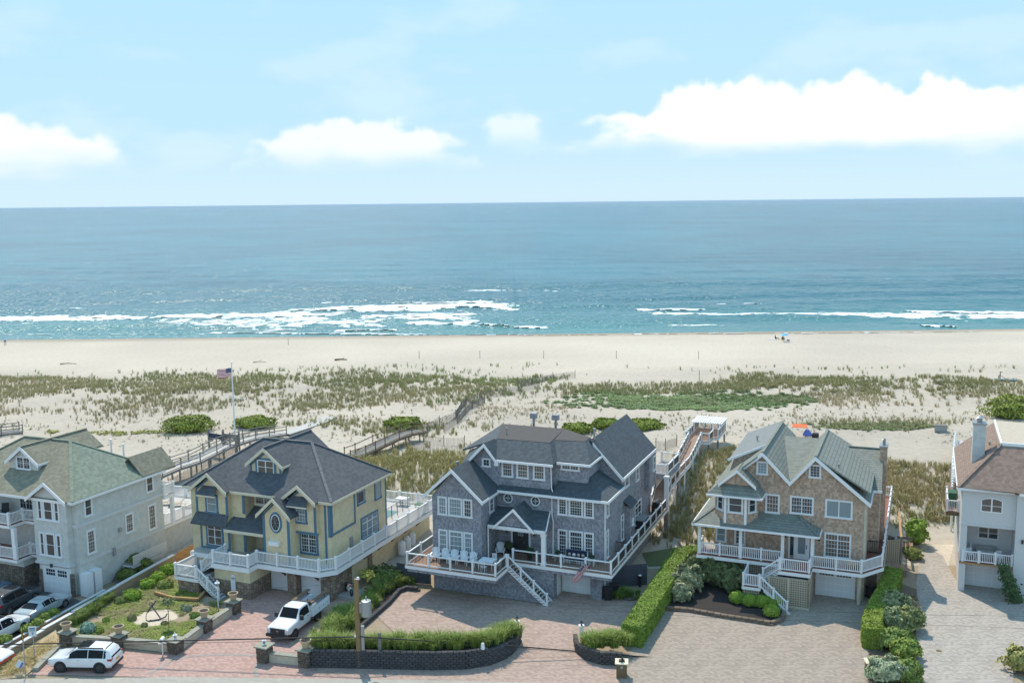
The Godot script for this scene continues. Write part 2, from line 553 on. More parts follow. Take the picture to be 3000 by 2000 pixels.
func make_land_and_sea():
	var back := grid_mesh(spaced(-260, 260, 350), spaced(-88, -270, 165), func(x, z):
		var wet: float = smoothstep(-243.0, -253.0, z)
		var v := 0.92 + 0.16 * bumps.get_noise_2d(x * 0.5, z * 0.5)
		var dune: float = smoothstep(-198.0, -176.0, z)
		v *= lerpf(1.0, 0.90, dune)
		var c := Color(v, v * 0.995, v * 0.99).lerp(Color(0.60, 0.56, 0.52), wet)
		return [ground(x, z) - 0.02, c])
	struct("sand_dunes", back, "sand")
	var s := Shape.new()
	s.poly([Vector3(-260, -0.03, 60), Vector3(260, -0.03, 60), Vector3(260, -0.03, -96), Vector3(-260, -0.03, -96)])
	struct("ground", s, "soil")
	breakers = [
		[Vector3(-169.72, 0, -302.95), Vector3(-110.81, 0, -303.69), 18.9, 6.8, 1.00], [Vector3(-109.21, 0, -303.53), Vector3(-52.09, 0, -307.34), 4.1, 12.2, 1.00], [Vector3(-70.3, 0, -319.12), Vector3(0.12, 0, -324.44), 4.7, 12.2, 1.00], [Vector3(-40.37, 0, -341.34), Vector3(-6.71, 0, -336.44), 2.2, 8.1, 0.98],
		[Vector3(-45.12, 0, -295.54), Vector3(-12.02, 0, -296.84), 16.2, 18.9, 0.77], [Vector3(-29.02, 0, -275.68), Vector3(-9.79, 0, -275.51), 5.4, 9.5, 1.00], [Vector3(-9.2, 0, -271.58), Vector3(9.15, 0, -267.68), 1.5, 2.2, 0.98], [Vector3(-102.75, 0, -288.04), Vector3(-36.37, 0, -281.93), 17.6, 16.2, 0.64],
		[Vector3(39.04, 0, -309.88), Vector3(59.03, 0, -309.83), 3.9, 2.2, 1.00], [Vector3(40.36, 0, -296.27), Vector3(91.16, 0, -291.24), 5.4, 6.8, 0.75], [Vector3(60.96, 0, -320.08), Vector3(68.62, 0, -320.34), 1.5, 1.1, 0.75], [Vector3(73.69, 0, -318.71), Vector3(79.22, 0, -319.19), 1.4, 1.1, 0.75], [Vector3(88.18, 0, -287.95), Vector3(155.15, 0, -276.3), 8.1, 10.8, 0.77], [Vector3(117.51, 0, -297.89), Vector3(161.55, 0, -287.85), 2.7, 8.1, 1.00], [Vector3(41.52, 0, -270.85), Vector3(56.9, 0, -269.46), 3.3, 1.7, 0.70], [Vector3(106.77, 0, -261.21), Vector3(114.41, 0, -258.34), 3.9, 2.8, 1.00], [Vector3(84.72, 0, -296.49), Vector3(123.58, 0, -279.34), 4.1, 8.1, 0.70],
		[Vector3(-18.14, 0, -387.26), Vector3(4.14, 0, -385.97), 2.8, 3.3, 0.64], [Vector3(11.85, 0, -381.96), Vector3(27.02, 0, -377.07), 3.9, 2.8, 0.64], [Vector3(-65.42, 0, -345.32), Vector3(-57.07, 0, -344.39), 1.7, 1.1, 0.64], [Vector3(-146.32, 0, -326.94), Vector3(-138.67, 0, -327.21), 1.3, 1.1, 0.64],
		[Vector3(-149.86, 0, -266.89), Vector3(-79.96, 0, -261.01), 1.0, 1.1, 0.77], [Vector3(-80.82, 0, -263.88), Vector3(-27.81, 0, -255.28), 2.4, 2.9, 0.89], [Vector3(-27.81, 0, -255.28), Vector3(25.46, 0, -248.85), 1.1, 0.9, 0.82], [Vector3(25.52, 0, -249.5), Vector3(137.98, 0, -245.29), 0.9, 1.4, 0.82], [Vector3(-46.92, 0, -265.25), Vector3(-30.51, 0, -263.83), 2.9, 2.2, 0.98]]
	var deep := Color(0.014, 0.115, 0.145)
	var shoal := Color(0.055, 0.21, 0.20)
	var near := grid_mesh(spaced(-260, 260, 520), spaced(-250, -420, 140), func(x, z):
		var t: float = smoothstep(-360.0, -256.0, z) * (0.75 + 0.5 * bumps.get_noise_2d(x * 0.35, z * 1.2))
		return [sea_height(x, z), deep.lerp(shoal, clampf(t, 0.0, 1.0))])
	struct("sea", near, "sea")
	var far := grid_mesh(spaced(-1, 1, 260), spaced(0, 1, 300), func(_x, _z): return [0.0, deep])
	# the open sea: the same sheet stretched out to the horizon
	var arr := far.surface_get_arrays(0)
	var v: PackedVector3Array = arr[Mesh.ARRAY_VERTEX]
	var uv: PackedVector2Array = arr[Mesh.ARRAY_TEX_UV]
	var col: PackedColorArray = arr[Mesh.ARRAY_COLOR]
	for k in v.size():
		var d := 418.0 * pow(160.0, v[k].z)
		var p := Vector3(v[k].x * (d * 0.9 + 120.0), 0.0, -d)
		p.y = sea_height(p.x, p.z) * (1.0 - smoothstep(1200.0, 2500.0, d))
		v[k] = p
		uv[k] = Vector2(p.x, p.z)
		var gust := 0.5 + 0.9 * bumps.get_noise_2d(p.x * 0.12, p.z * 0.10) + 0.8 * fine.get_noise_2d(p.x * 0.22, p.z * 0.5)
		col[k] = Color(0.010, 0.088, 0.118).lerp(Color(0.020, 0.150, 0.185), clampf(gust, 0.0, 1.0))
	arr[Mesh.ARRAY_COLOR] = col
	arr[Mesh.ARRAY_VERTEX] = v; arr[Mesh.ARRAY_TEX_UV] = uv
	var nrm: PackedVector3Array = arr[Mesh.ARRAY_NORMAL]
	nrm.fill(Vector3.UP)
	arr[Mesh.ARRAY_NORMAL] = nrm
	var ix: PackedInt32Array = arr[Mesh.ARRAY_INDEX]
	for k in range(0, ix.size(), 3):
		if (v[ix[k + 1]] - v[ix[k]]).cross(v[ix[k + 2]] - v[ix[k]]).y > 0.0:
			var t := ix[k + 1]; ix[k + 1] = ix[k + 2]; ix[k + 2] = t
	arr[Mesh.ARRAY_INDEX] = ix
	var open := ArrayMesh.new()
	open.add_surface_from_arrays(Mesh.PRIMITIVE_TRIANGLES, arr)
	struct("open_sea", open, "sea")
	# foam: lacy patches that ride on the water
	var st := Shape.new()
	var dx := 0.5
	var z := -247.0
	while z > -400.0:
		var dz := 0.8 if z > -330.0 else 1.5
		active = []
		for b in breakers:
			var reach: float = maxf(b[2], b[3]) * 1.7 + 5.0
			if z < maxf(b[0].z, b[1].z) + reach and z > minf(b[0].z, b[1].z) - reach: active.append(b)
		var x := -230.0
		while x < 230.0:
			var f := foam_at(x, z)
			if f > 0.02:
				var lace := 0.55 + 1.25 * fine.get_noise_2d(x * 2.2, z * 3.0) + 0.7 * bumps.get_noise_2d(x * 1.5, z * 4.0)
				if f * 1.2 > lace:
					var w := clampf((f * 1.2 - lace) * 2.2, 0.0, 1.0)
					st.tint = Color(0.42, 0.56, 0.57).lerp(Color(0.86, 0.88, 0.88), w)
					var q := []
					for e in [[0, 0], [1, 0], [1, 1], [0, 1]]:
						var px: float = x + e[0] * dx
						var pz: float = z - e[1] * dz
						q.append(Vector3(px, maxf(sea_height(px, pz), land(px, pz)) + 0.05 + 0.8 * maxf(foam_at(px, pz) - 0.7, 0.0), pz))
					st.poly(q)
			x += dx
		z -= dz
	struct("surf_foam", st, "foam", "stuff")


# ---------------------------------------------------------------- parts of houses
# a face of a house: where its own zero lies, which way runs along it, which way it looks
func front(z: float) -> Array:
	return [Vector3(0, 0, z), Vector3(1, 0, 0), Vector3(0, 0, 1)]

func side(x: float) -> Array:
	return [Vector3(x, 0, 0), Vector3(0, 0, 1), Vector3(1, 0, 0)]

func on(f: Array, a: float, y: float, d: float) -> Vector3:
	return f[0] + f[1] * a + Vector3(0, y, 0) + f[2] * d

func plate(s: Shape, f: Array, a0: float, a1: float, y0: float, y1: float, d0: float, d1: float):
	s.solid([on(f, a0, y0, d0), on(f, a1, y0, d0), on(f, a1, y1, d0), on(f, a0, y1, d0)], f[2] * (d1 - d0))

func window(h: Node, f: Array, a0: float, a1: float, y0: float, y1: float, o := {}) -> Node3D:
	# a framed window: casing, sill, panes, sash bars
	if a0 > a1:
		var k := a0; a0 = a1; a1 = k
	var w: float = o.get("w", 0.11)
	var trim := Shape.new()
	plate(trim, f, a0, a0 + w, y0, y1, 0.0, 0.07)
	plate(trim, f, a1 - w, a1, y0, y1, 0.0, 0.07)
	plate(trim, f, a0 + w, a1 - w, y1 - w, y1, 0.0, 0.075)
	plate(trim, f, a0 - 0.04, a1 + 0.04, y0, y0 + w, 0.0, 0.11)
	var win := obj("window", trim, o.get("trim", "white_wood"), h)
	var units: int = o.get("units", 1)
	var inner0 := a0 + w
	var span := (a1 - a0 - 2 * w) / units
	var bars := Shape.new()
	var top := y1 - w
	var foot := y0 + w
	var over: float = o.get("transom", 0.0)
	for u in units:
		var l := inner0 + span * u
		var r := l + span
		var fr: float = o.get("sash", 0.042)
		var pane := Shape.new()
		plate(pane, f, l, r, foot, top, 0.004, 0.018)
		obj("pane", pane, o.get("glass", "glass"), win)
		plate(bars, f, l, l + fr, foot, top, 0.018, 0.05)
		plate(bars, f, r - fr, r, foot, top, 0.018, 0.05)
		plate(bars, f, l, r, foot, foot + fr, 0.018, 0.051)
		plate(bars, f, l, r, top - fr, top, 0.018, 0.051)
		var t2 := top
		if over > 0.0:
			t2 = top - over
			plate(bars, f, l, r, t2 - fr, t2 + fr * 0.6, 0.018, 0.056)
		if o.get("rail", true):
			var m := (foot + t2) / 2
			plate(bars, f, l, r, m - fr * 0.5, m + fr * 0.5, 0.018, 0.053)
		var cols: int = o.get("cols", 0)
		var rows: int = o.get("rows", 0)
		for c in range(1, cols):
			var x := l + span * c / cols
			plate(bars, f, x - 0.010, x + 0.010, foot, top, 0.018, 0.03)
		for c in range(1, rows):
			var y := foot + (t2 - foot) * c / rows
			plate(bars, f, l, r, y - 0.010, y + 0.010, 0.018, 0.031)
	obj("sash_bar", bars, o.get("bars", "white_wood"), win)
	return win

func railing(h: Node, p: Array, y: float, o := {}) -> Node3D:
	# posts, two rails and balusters along a line of points
	var r := holder("railing", h)
	var ht: float = o.get("h", 1.0)
	var pw: float = o.get("post", 0.15)
	var m: String = o.get("m", "white_paint")
	var rails := Shape.new()
	var sticks := Shape.new()
	var step: float = o.get("step", 1.9)
	var made := {}
	for i in p.size() - 1:
		var a: Vector3 = p[i] + Vector3(0, y, 0)
		var b: Vector3 = p[i + 1] + Vector3(0, y, 0)
		var len := Vector2(b.x - a.x, b.z - a.z).length()
		var n := maxi(1, roundi(len / step))
		for k in n + 1:
			var q := a.lerp(b, k / float(n))
			var key := "%.2f %.2f" % [q.x, q.z]
			if made.has(key) or (o.get("open", false) and k > 0 and k < n): continue
			made[key] = true
			var s := Shape.new()
			s.bb(q - Vector3(pw / 2, o.get("down", 0.0), pw / 2), q + Vector3(pw / 2, ht + 0.06, pw / 2))
			s.bb(q + Vector3(-pw * 0.68, ht + 0.06, -pw * 0.68), q + Vector3(pw * 0.68, ht + 0.1, pw * 0.68))
			s.bb(q + Vector3(-pw * 0.45, ht + 0.1, -pw * 0.45), q + Vector3(pw * 0.45, ht + 0.15, pw * 0.45))
			obj("post", s, m, r)
		rails.beam(a + Vector3(0, ht - 0.02, 0), b + Vector3(0, ht - 0.02, 0), 0.11, 0.08)
		rails.beam(a + Vector3(0, 0.12, 0), b + Vector3(0, 0.12, 0), 0.07, 0.08)
		if o.get("mid", false): rails.beam(a + Vector3(0, 0.55, 0), b + Vector3(0, 0.55, 0), 0.05, 0.09)
		if o.get("balusters", true):
			var bw: float = o.get("bw", 0.045)
			var c := maxi(1, roundi(len / o.get("gap", 0.14)))
			for k in range(1, c):
				var q := a.lerp(b, k / float(c))
				sticks.bb(q + Vector3(-bw / 2, 0.14, -bw / 2), q + Vector3(bw / 2, ht - 0.04, bw / 2))
	obj("rail", rails, m, r)
	if sticks.count:
		obj("baluster", sticks, o.get("bm", m), r).set_meta("kind", "stuff")
	return r

func gable_roof(s: Shape, x0: float, x1: float, y: float, xr: float, yr: float, z0: float, z1: float, t := 0.16):
	# two slopes with the ridge running back from z0 to z1
	s.slab([Vector3(x0, y, z0), Vector3(xr, yr, z0), Vector3(xr, yr, z1), Vector3(x0, y, z1)], t)
	s.slab([Vector3(xr, yr, z0), Vector3(x1, y, z0), Vector3(x1, y, z1), Vector3(xr, yr, z1)], t)

func rake(s: Shape, pts: Array, z: float, w := 0.26, t := 0.07):
	# boards along the edge of a gable, from (x, y) to (x, y)
	for i in pts.size() - 1:
		var a: Vector2 = pts[i]; var b: Vector2 = pts[i + 1]
		s.solid([Vector3(a.x, a.y - 0.02, z), Vector3(b.x, b.y - 0.02, z), Vector3(b.x, b.y - 0.02 - w * 1.25, z), Vector3(a.x, a.y - 0.02 - w * 1.25, z)], Vector3(0, 0, t))

func gable_wall(s: Shape, x0: float, x1: float, y: float, xr: float, yr: float, z: float, depth: float):
	s.solid([Vector3(x0, y, z), Vector3(x1, y, z), Vector3(xr, yr, z)], Vector3(0, 0, -depth))

func hip_roof(s: Shape, x0: float, x1: float, z0: float, z1: float, y: float, xa: float, xb: float, zr: float, yr: float, t := 0.16):
	# z0 is the front eave; ridge from xa to xb at zr
	s.slab([Vector3(x0, y, z0), Vector3(x1, y, z0), Vector3(xb, yr, zr), Vector3(xa, yr, zr)], t)
	s.slab([Vector3(x1, y, z1), Vector3(x0, y, z1), Vector3(xa, yr, zr), Vector3(xb, yr, zr)], t)
	s.slab([Vector3(x1, y, z0), Vector3(x1, y, z1), Vector3(xb, yr, zr)], t)
	s.slab([Vector3(x0, y, z1), Vector3(x0, y, z0), Vector3(xa, yr, zr)], t)

func fascia(s: Shape, x0: float, x1: float, z0: float, z1: float, y: float, h := 0.24):
	# a board round the eaves
	s.bb(Vector3(x0 - 0.03, y - h, z0 - 0.02), Vector3(x1 + 0.03, y - 0.02, z0 + 0.05))
	s.bb(Vector3(x1 - 0.02, y - h, z1), Vector3(x1 + 0.05, y - 0.021, z0 - 0.03))
	s.bb(Vector3(x0 - 0.05, y - h, z1), Vector3(x0 + 0.02, y - 0.021, z0 - 0.03))

func garage_door(h: Node, f: Array, a0: float, a1: float, y1: float, lights := 0):
	var s := Shape.new()
	plate(s, f, a0, a1, 0.02, y1, 0.0, 0.05)
	var door := obj("garage_door", s, "white_paint", h)
	var rows := 4
	for r in rows:
		for c in 4:
			var p := Shape.new()
			var x0 := a0 + (a1 - a0) * (c + 0.08) / 4.0
			var x1 := a0 + (a1 - a0) * (c + 0.92) / 4.0
			var ya := 0.05 + (y1 - 0.08) * (r + 0.1) / rows
			var yb := 0.05 + (y1 - 0.08) * (r + 0.9) / rows
			if lights > 0 and r == rows - 1: continue
			plate(p, f, x0, x1, ya, yb, 0.05, 0.065)
			obj("door_panel", p, "white_wood", door)
	if lights > 0:
		for half in 2:
			for c in lights:
				var p := Shape.new()
				var w := (a1 - a0) * 0.40 / lights
				var x0 := a0 + (a1 - a0) * (0.06 + 0.48 * half) + w * c
				plate(p, f, x0, x0 + w * 0.82, y1 * 0.80, y1 * 0.95, 0.05, 0.06)
				obj("door_pane", p, "warm_glass", door)
	var fr := Shape.new()
	plate(fr, f, a0 - 0.14, a0, 0.0, y1 + 0.14, 0.0, 0.09)
	plate(fr, f, a1, a1 + 0.14, 0.0, y1 + 0.14, 0.0, 0.09)
	plate(fr, f, a0, a1, y1, y1 + 0.14, 0.0, 0.092)
	obj("door_frame", fr, "white_wood", h)

func flight(h: Node, a: Vector3, b: Vector3, across: Vector3, m: String, riser := "white_paint"):
	# a flight of steps from a (top) down to b, as wide as across
	var n := maxi(3, roundi((a.y - b.y) / 0.19))
	var st := holder("stairs", h)
	for k in n:
		var p := a.lerp(b, (k + 0.5) / n)
		var q := a.lerp(b, (k + 1.5) / n)
		var d := Vector3(b.x - a.x, 0, b.z - a.z) / n
		var s := Shape.new()
		var o := Vector3(a.x + d.x * k, a.y - (a.y - b.y) * (k + 1) / n, a.z + d.z * k)
		s.solid([o, o + d * 1.1, o + d * 1.1 + across, o + across], Vector3(0, -0.05, 0))
		obj("tread", s, m, st)
	var side_s := Shape.new()
	for e in [Vector3.ZERO, across]:
		var off: Vector3 = across.normalized() * (0.05 if e == Vector3.ZERO else -0.05)
		side_s.beam(a + e + off - Vector3(0, 0.2, 0), b + e + off - Vector3(0, 0.05, 0), 0.07, 0.3)
	var back := Shape.new()
	back.solid([a - Vector3(0, 0.25, 0) + across * 0.06, b - Vector3(0, 0.12, 0) + across * 0.06, b - Vector3(0, 0.12, 0) + across * 0.94, a - Vector3(0, 0.25, 0) + across * 0.94], Vector3(0, -0.04, 0))
	obj("stringer", side_s, riser, st)
	obj("soffit", back, riser, st)

func stair_rail(h: Node, a: Vector3, b: Vector3, n: int, o := {}):
	var r := holder("railing", h)
	var m: String = o.get("m", "white_paint")
	var rails := Shape.new(); var sticks := Shape.new()
	for k in n + 1:
		var q := a.lerp(b, k / float(n))
		var s := Shape.new()
		var pw := 0.14
		s.bb(q - Vector3(pw / 2, 0.15, pw / 2), q + Vector3(pw / 2, 1.05, pw / 2))
		s.bb(q + Vector3(-0.1, 1.05, -0.1), q + Vector3(0.1, 1.1, 0.1))
		obj("post", s, m, r)
	rails.beam(a + Vector3(0, 0.95, 0), b + Vector3(0, 0.95, 0), 0.1, 0.09)
	rails.beam(a + Vector3(0, 0.14, 0), b + Vector3(0, 0.14, 0), 0.07, 0.08)
	var c := maxi(4, roundi(a.distance_to(b) / 0.2))
	var bw: float = o.get("bw", 0.045)
	for k in range(1, c):
		var q := a.lerp(b, k / float(c))
		sticks.bb(q + Vector3(-bw / 2, 0.14, -bw / 2), q + Vector3(bw / 2, 0.93, bw / 2))
	obj("rail", rails, m, r)
	obj("baluster", sticks, o.get("bm", m), r).set_meta("kind", "stuff")

func lantern(h: Node, p: Vector3, m := "black_metal"):
	var s := Shape.new()
	s.bb(p - Vector3(0.08, 0.15, 0.02), p + Vector3(0.08, 0.12, 0.14))
	s.bb(p + Vector3(-0.1, 0.12, 0.0), p + Vector3(0.1, 0.16, 0.16))
	obj("wall_lantern", s, m, h)

func pipe_vent(h: Node, p: Vector3, ht: float, r := 0.06, m := "grey_metal"):
	var s := Shape.new()
	s.tube([p, p + Vector3(0, ht, 0)], r, 8)
	s.tube([p + Vector3(0, ht - 0.01, 0), p + Vector3(0, ht + 0.12, 0)], r * 1.6, 8)
	obj("roof_vent", s, m, h)

func deck(h: Node, pieces: Array, y: float, t: float, m: String, edge: String):
	# floor boards on a white fascia, laid in convex pieces
	var s := Shape.new()
	var e := Shape.new()
	for p in pieces:
		var a := []
		var b := []
		for v in p:
			a.append(Vector3(v.x, y, v.y))
			b.append(Vector3(v.x, y - 0.04, v.y))
		s.slab(a, 0.038)
		e.slab(b, t)
	obj("deck", s, m, h)
	obj("deck_edge", e, edge, h)


# ---------------------------------------------------------------- the houses
const TURN := -22.3

func blue_house():
	var h := thing("shingle_house", "blue-grey shingled house with dark roof, round windows and brown front deck", "house", Vector3(7.58, 0, -81.52), TURN)
	var w := Shape.new()
	w.bb(Vector3(-9.75, 0, -12), Vector3(0, 8.5, 0))
	w.bb(Vector3(-5.4, 0, -15.3), Vector3(-0.001, 9.1, -4.3))
	w.bb(Vector3(-14.35, 0, -11), Vector3(-9.76, 8.3, 3.4))
	gable_wall(w, -14.35, -9.76, 8.3, -12.25, 10.7, 3.4, 0.3)
	gable_wall(w, -5.4, -0.001, 9.1, -2.55, 12.2, -4.3, 0.2)
	gable_wall(w, -5.4, -0.001, 9.1, -2.55, 12.2, -15.1, 0.2)
	w.bb(Vector3(-13.2, 8.3, -8), Vector3(-9.76, 10.3, -0.21))
	w.solid([Vector3(-13.3, 9.7, -0.2), Vector3(-9.76, 10.8, -0.2), Vector3(-10.78, 12.3, -0.2)], Vector3(0, 0, -0.3))
	w.solid([Vector3(-13.3, 9.7, -0.2), Vector3(-9.76, 9.7, -0.2), Vector3(-9.76, 10.8, -0.2)], Vector3(0, 0, -0.3))
	w.bb(Vector3(-9.76, 8.3, -7), Vector3(-4.9, 11.0, -0.2))
	w.bb(Vector3(-4.9, 8.3, -6), Vector3(-1.85, 11.0, -1.1))
	w.bb(Vector3(-14.3, 0, 0), Vector3(-7.4, 2.55, 3.3))
	w.solid([Vector3(-7.4, 0, 3.3), Vector3(-4.0, 0, 3.3), Vector3(-7.4, 2.6, 3.3)], Vector3(0, 0, -0.8))
	w.bb(Vector3(-7.39, 0, 0), Vector3(-3.8, 2.55, 2.0))
	w.bb(Vector3(-0.98, 0, 0), Vector3(-0.002, 2.55, 0.85))
	w.bb(Vector3(0, 2.9, -7.4), Vector3(0.55, 6.2, -5.9))
	w.bb(Vector3(-0.01, 5.8, -15.35), Vector3(0.5, 8.9, -12.9))
	obj("wall", w, "blue_shingle", h)
	# roofs
	var r := Shape.new()
	gable_roof(r, -15.0, -9.45, 8.35, -12.25, 10.88, 3.85, -0.25)
	r.slab([Vector3(-15, 8.35, -0.25), Vector3(-12.25, 10.88, -0.25), Vector3(-12.25, 10.88, -9), Vector3(-15, 8.35, -9)], 0.16)
	r.slab([Vector3(-9.6, 8.45, 0.42), Vector3(-4.5, 8.45, 0.42), Vector3(-4.5, 8.75, -0.2), Vector3(-9.6, 8.75, -0.2)], 0.12)
	r.slab([Vector3(-4.5, 8.45, 0.45), Vector3(0.42, 8.45, 0.45), Vector3(-1.85, 9.75, -1.8), Vector3(-4.5, 9.75, -1.8)], 0.16)
	r.slab([Vector3(0.42, 8.45, 0.45), Vector3(0.42, 8.45, -4.5), Vector3(-1.85, 9.75, -4.5), Vector3(-1.85, 9.75, -1.8)], 0.16)
	gable_roof(r, -5.7, 0.42, 9.25, -2.55, 12.42, -4.0, -15.65)
	# steep slopes round the flat roof
	r.slab([Vector3(-9.6, 11.05, 0.4), Vector3(-4.44, 11.15, 0.32), Vector3(-5.5, 12.4, -1.82), Vector3(-10.4, 12.4, -1.68)], 0.15)
	r.slab([Vector3(-9.6, 11.05, 0.4), Vector3(-10.4, 12.4, -1.68), Vector3(-10.78, 12.42, 0.35)], 0.15)
	r.slab([Vector3(-13.4, 9.75, 0.35), Vector3(-10.78, 12.42, 0.35), Vector3(-10.6, 12.4, -1.7), Vector3(-13.3, 11.0, -2.1)], 0.15)
	r.slab([Vector3(-4.44, 11.15, 0.32), Vector3(-4.45, 11.15, -0.79), Vector3(-5.5, 12.4, -2.9), Vector3(-5.5, 12.4, -1.82)], 0.15)
	r.slab([Vector3(-4.45, 11.15, -0.79), Vector3(-1.45, 11.15, -0.64), Vector3(-2.76, 12.4, -3.25), Vector3(-5.5, 12.4, -2.9)], 0.15)
	r.slab([Vector3(-1.45, 11.15, -0.64), Vector3(-1.5, 11.15, -6.0), Vector3(-2.8, 12.4, -4.86), Vector3(-2.76, 12.4, -3.25)], 0.15)
	r.slab([Vector3(-13.9, 11.1, -1.98), Vector3(-10.4, 12.4, -1.68), Vector3(-12.3, 12.4, -7.4), Vector3(-14.2, 11.1, -9.0)], 0.15)
	# porch
	r.slab([Vector3(-9.6, 5.98, 2.4), Vector3(-4.35, 5.98, 2.4), Vector3(-4.85, 6.9, -0.05), Vector3(-9.9, 6.9, -0.05)], 0.12)
	gable_roof(r, -9.0, -5.4, 5.9, -7.2, 7.62, 2.62, -0.02, 0.12)
	r.slab([Vector3(0.75, 6.2, -5.6), Vector3(0.75, 6.2, -7.7), Vector3(0.0, 6.75, -7.7), Vector3(0.0, 6.75, -5.6)], 0.1)
	obj("roof", r, "slate_roof", h)
	var f := Shape.new()
	for p in [[Vector3(-10.4, 12.43, -1.68), Vector3(-5.5, 12.43, -1.82), Vector3(-6.1, 12.43, -7.35), Vector3(-12.35, 12.43, -7.38)], [Vector3(-5.5, 12.431, -2.9), Vector3(-2.76, 12.431, -3.25), Vector3(-2.8, 12.431, -4.86), Vector3(-6.1, 12.431, -7.35)]]:
		f.slab(p, 0.1)
	obj("flat_roof", f, "flat_roof", h)
	# white trim, gutters, corner boards
	var t := Shape.new()
	rake(t, [Vector2(-15.05, 8.35), Vector2(-12.25, 10.9), Vector2(-9.4, 8.35)], 3.86)
	rake(t, [Vector2(-2.3, 12.2), Vector2(0.46, 9.25)], -3.99)
	rake(t, [Vector2(-13.4, 9.75), Vector2(-10.78, 12.45), Vector2(-9.58, 11.0)], 0.41)
	rake(t, [Vector2(-9.05, 5.9), Vector2(-7.2, 7.64), Vector2(-5.35, 5.9)], 2.63, 0.2)
	t.bb(Vector3(-9.8, 10.55, 0.05), Vector3(-9.45, 11.0, 0.45))
	for b in [[-9.6, -4.5, 8.33, 0.45], [-4.5, 0.45, 8.33, 0.47], [-9.6, -4.44, 10.98, 0.36], [-4.45, -1.42, 11.0, -0.62], [-9.6, -4.4, 5.85, 2.42]]:
		t.bb(Vector3(b[0], b[2] - 0.1, b[3] - 0.02), Vector3(b[1], b[2] + 0.1, b[3] + 0.1))
	t.bb(Vector3(0.4, 8.2, -4.4), Vector3(0.5, 8.44, 0.5))
	t.bb(Vector3(0.4, 8.98, -15.6), Vector3(0.5, 9.24, -4.1))
	t.bb(Vector3(-9.5, 8.1, 0.2), Vector3(-9.4, 8.34, 3.8))
	t.bb(Vector3(-1.5, 10.95, -6.0), Vector3(-1.4, 11.14, -0.6))
	t.beam(Vector3(-4.85, 6.85, -0.02), Vector3(-4.33, 5.92, 2.42), 0.08, 0.16)
	obj("trim", t, "white_paint", h)
	var d := Shape.new()
	d.tube([Vector3(0.08, 8.3, 0.3), Vector3(0.06, 8.1, 0.08), Vector3(0.06, 0.3, 0.06), Vector3(0.2, 0.1, 0.2)], 0.05, 6)
	d.tube([Vector3(-4.6, 11.0, 0.3), Vector3(-4.75, 10.8, 0.0), Vector3(-4.75, 8.9, -0.1), Vector3(-4.5, 8.75, 0.3)], 0.05, 6)
	d.tube([Vector3(-4.6, 8.2, 0.4), Vector3(-4.65, 8.0, 0.08), Vector3(-4.65, 6.6, 0.08), Vector3(-4.5, 6.1, 0.2), Vector3(-4.5, 2.9, 0.3)], 0.05, 6)
	d.tube([Vector3(-9.6, 5.85, 2.4), Vector3(-9.6, 2.9, 2.4)], 0.06, 6)
	obj("downspout", d, "white_paint", h)
	# windows
	var F := front(3.4)
	for x in [[-13.82, -12.93], [-12.82, -11.49], [-11.43, -10.57]]:
		window(h, F, x[0], x[1], 6.65, 8.3, {"cols": 3 if x[0] != -12.82 else 5, "rows": 4, "glass": "curtain_glass" if x[0] < -12.0 else "glass"})
		window(h, F, x[0], x[1], 3.15, 5.4, {"cols": 3, "rows": 4, "transom": 0.38, "glass": "curtain_glass"})
	window(h, side(-9.755), 0.8, 1.75, 6.65, 8.2, {"cols": 3, "rows": 4})
	F = front(0.0)
	for x in [[-4.15, -3.28], [-3.16, -1.89], [-1.8, -0.93]]:
		window(h, F, x[0], x[1], 6.68, 8.28, {"cols": 3 if x[0] != -3.16 else 5, "rows": 6})
		window(h, F, x[0], x[1], 3.1, 5.45, {"cols": 3 if x[0] != -3.16 else 5, "rows": 6, "transom": 0.4})
	for x in [[-9.36, -8.29], [-7.97, -6.85], [-6.45, -5.34]]:
		window(h, front(-0.2), x[0], x[1], 9.47, 10.93, {"cols": 4, "rows": 4, "glass": "warm_glass"})
	window(h, front(-0.2), -11.22, -10.4, 10.19, 10.99, {"cols": 2, "rows": 2, "rail": false})
	window(h, front(-1.1), -4.24, -2.55, 10.31, 10.98, {"units": 2, "cols": 3, "rows": 2, "rail": false})
	var E := side(0.0)
	window(h, E, -1.15, -0.35, 6.71, 8.16, {"cols": 2, "rows": 4})
	window(h, E, -1.05, -0.36, 3.1, 5.6, {"cols": 2, "rows": 5, "transom": 0.4})
	window(h, E, -5.7, -4.9, 3.2, 5.6, {"transom": 0.4})
	window(h, E, -11.7, -9.4, 3.2, 5.35, {"units": 2, "transom": 0.4})
	window(h, E, -7.38, -6.04, 7.7, 8.9, {"cols": 3, "rows": 2})
	window(h, E, -10.77, -9.72, 7.3, 8.7, {"cols": 3, "rows": 2})
	window(h, side(0.5), -15.1, -14.05, 7.25, 8.75, {"cols": 3, "rows": 2})
	window(h, side(0.55), -6.95, -6.5, 4.2, 4.9, {"rail": false, "glass": "curtain_glass"})
	for c in [Vector3(-8.7, 7.68, 0.0), Vector3(-6.17, 7.67, 0.0)]:
		var ring := Shape.new()
		ring.lathe(c, [[0.42, 0.0], [0.44, 0.07], [0.34, 0.08], [0.33, 0.01]], 28, Vector3.BACK)
		var rw := obj("round_window", ring, "white_wood", h)
		var p := Shape.new()
		p.lathe(c, [[0.34, 0.0], [0.34, 0.02], [0.0, 0.02]], 28, Vector3.BACK)
		obj("pane", p, "glass", rw)
		var br := Shape.new()
		br.box(c + Vector3(0, 0, 0.035), Vector3(0.66, 0.025, 0.02)); br.box(c + Vector3(0, 0, 0.036), Vector3(0.025, 0.66, 0.02))
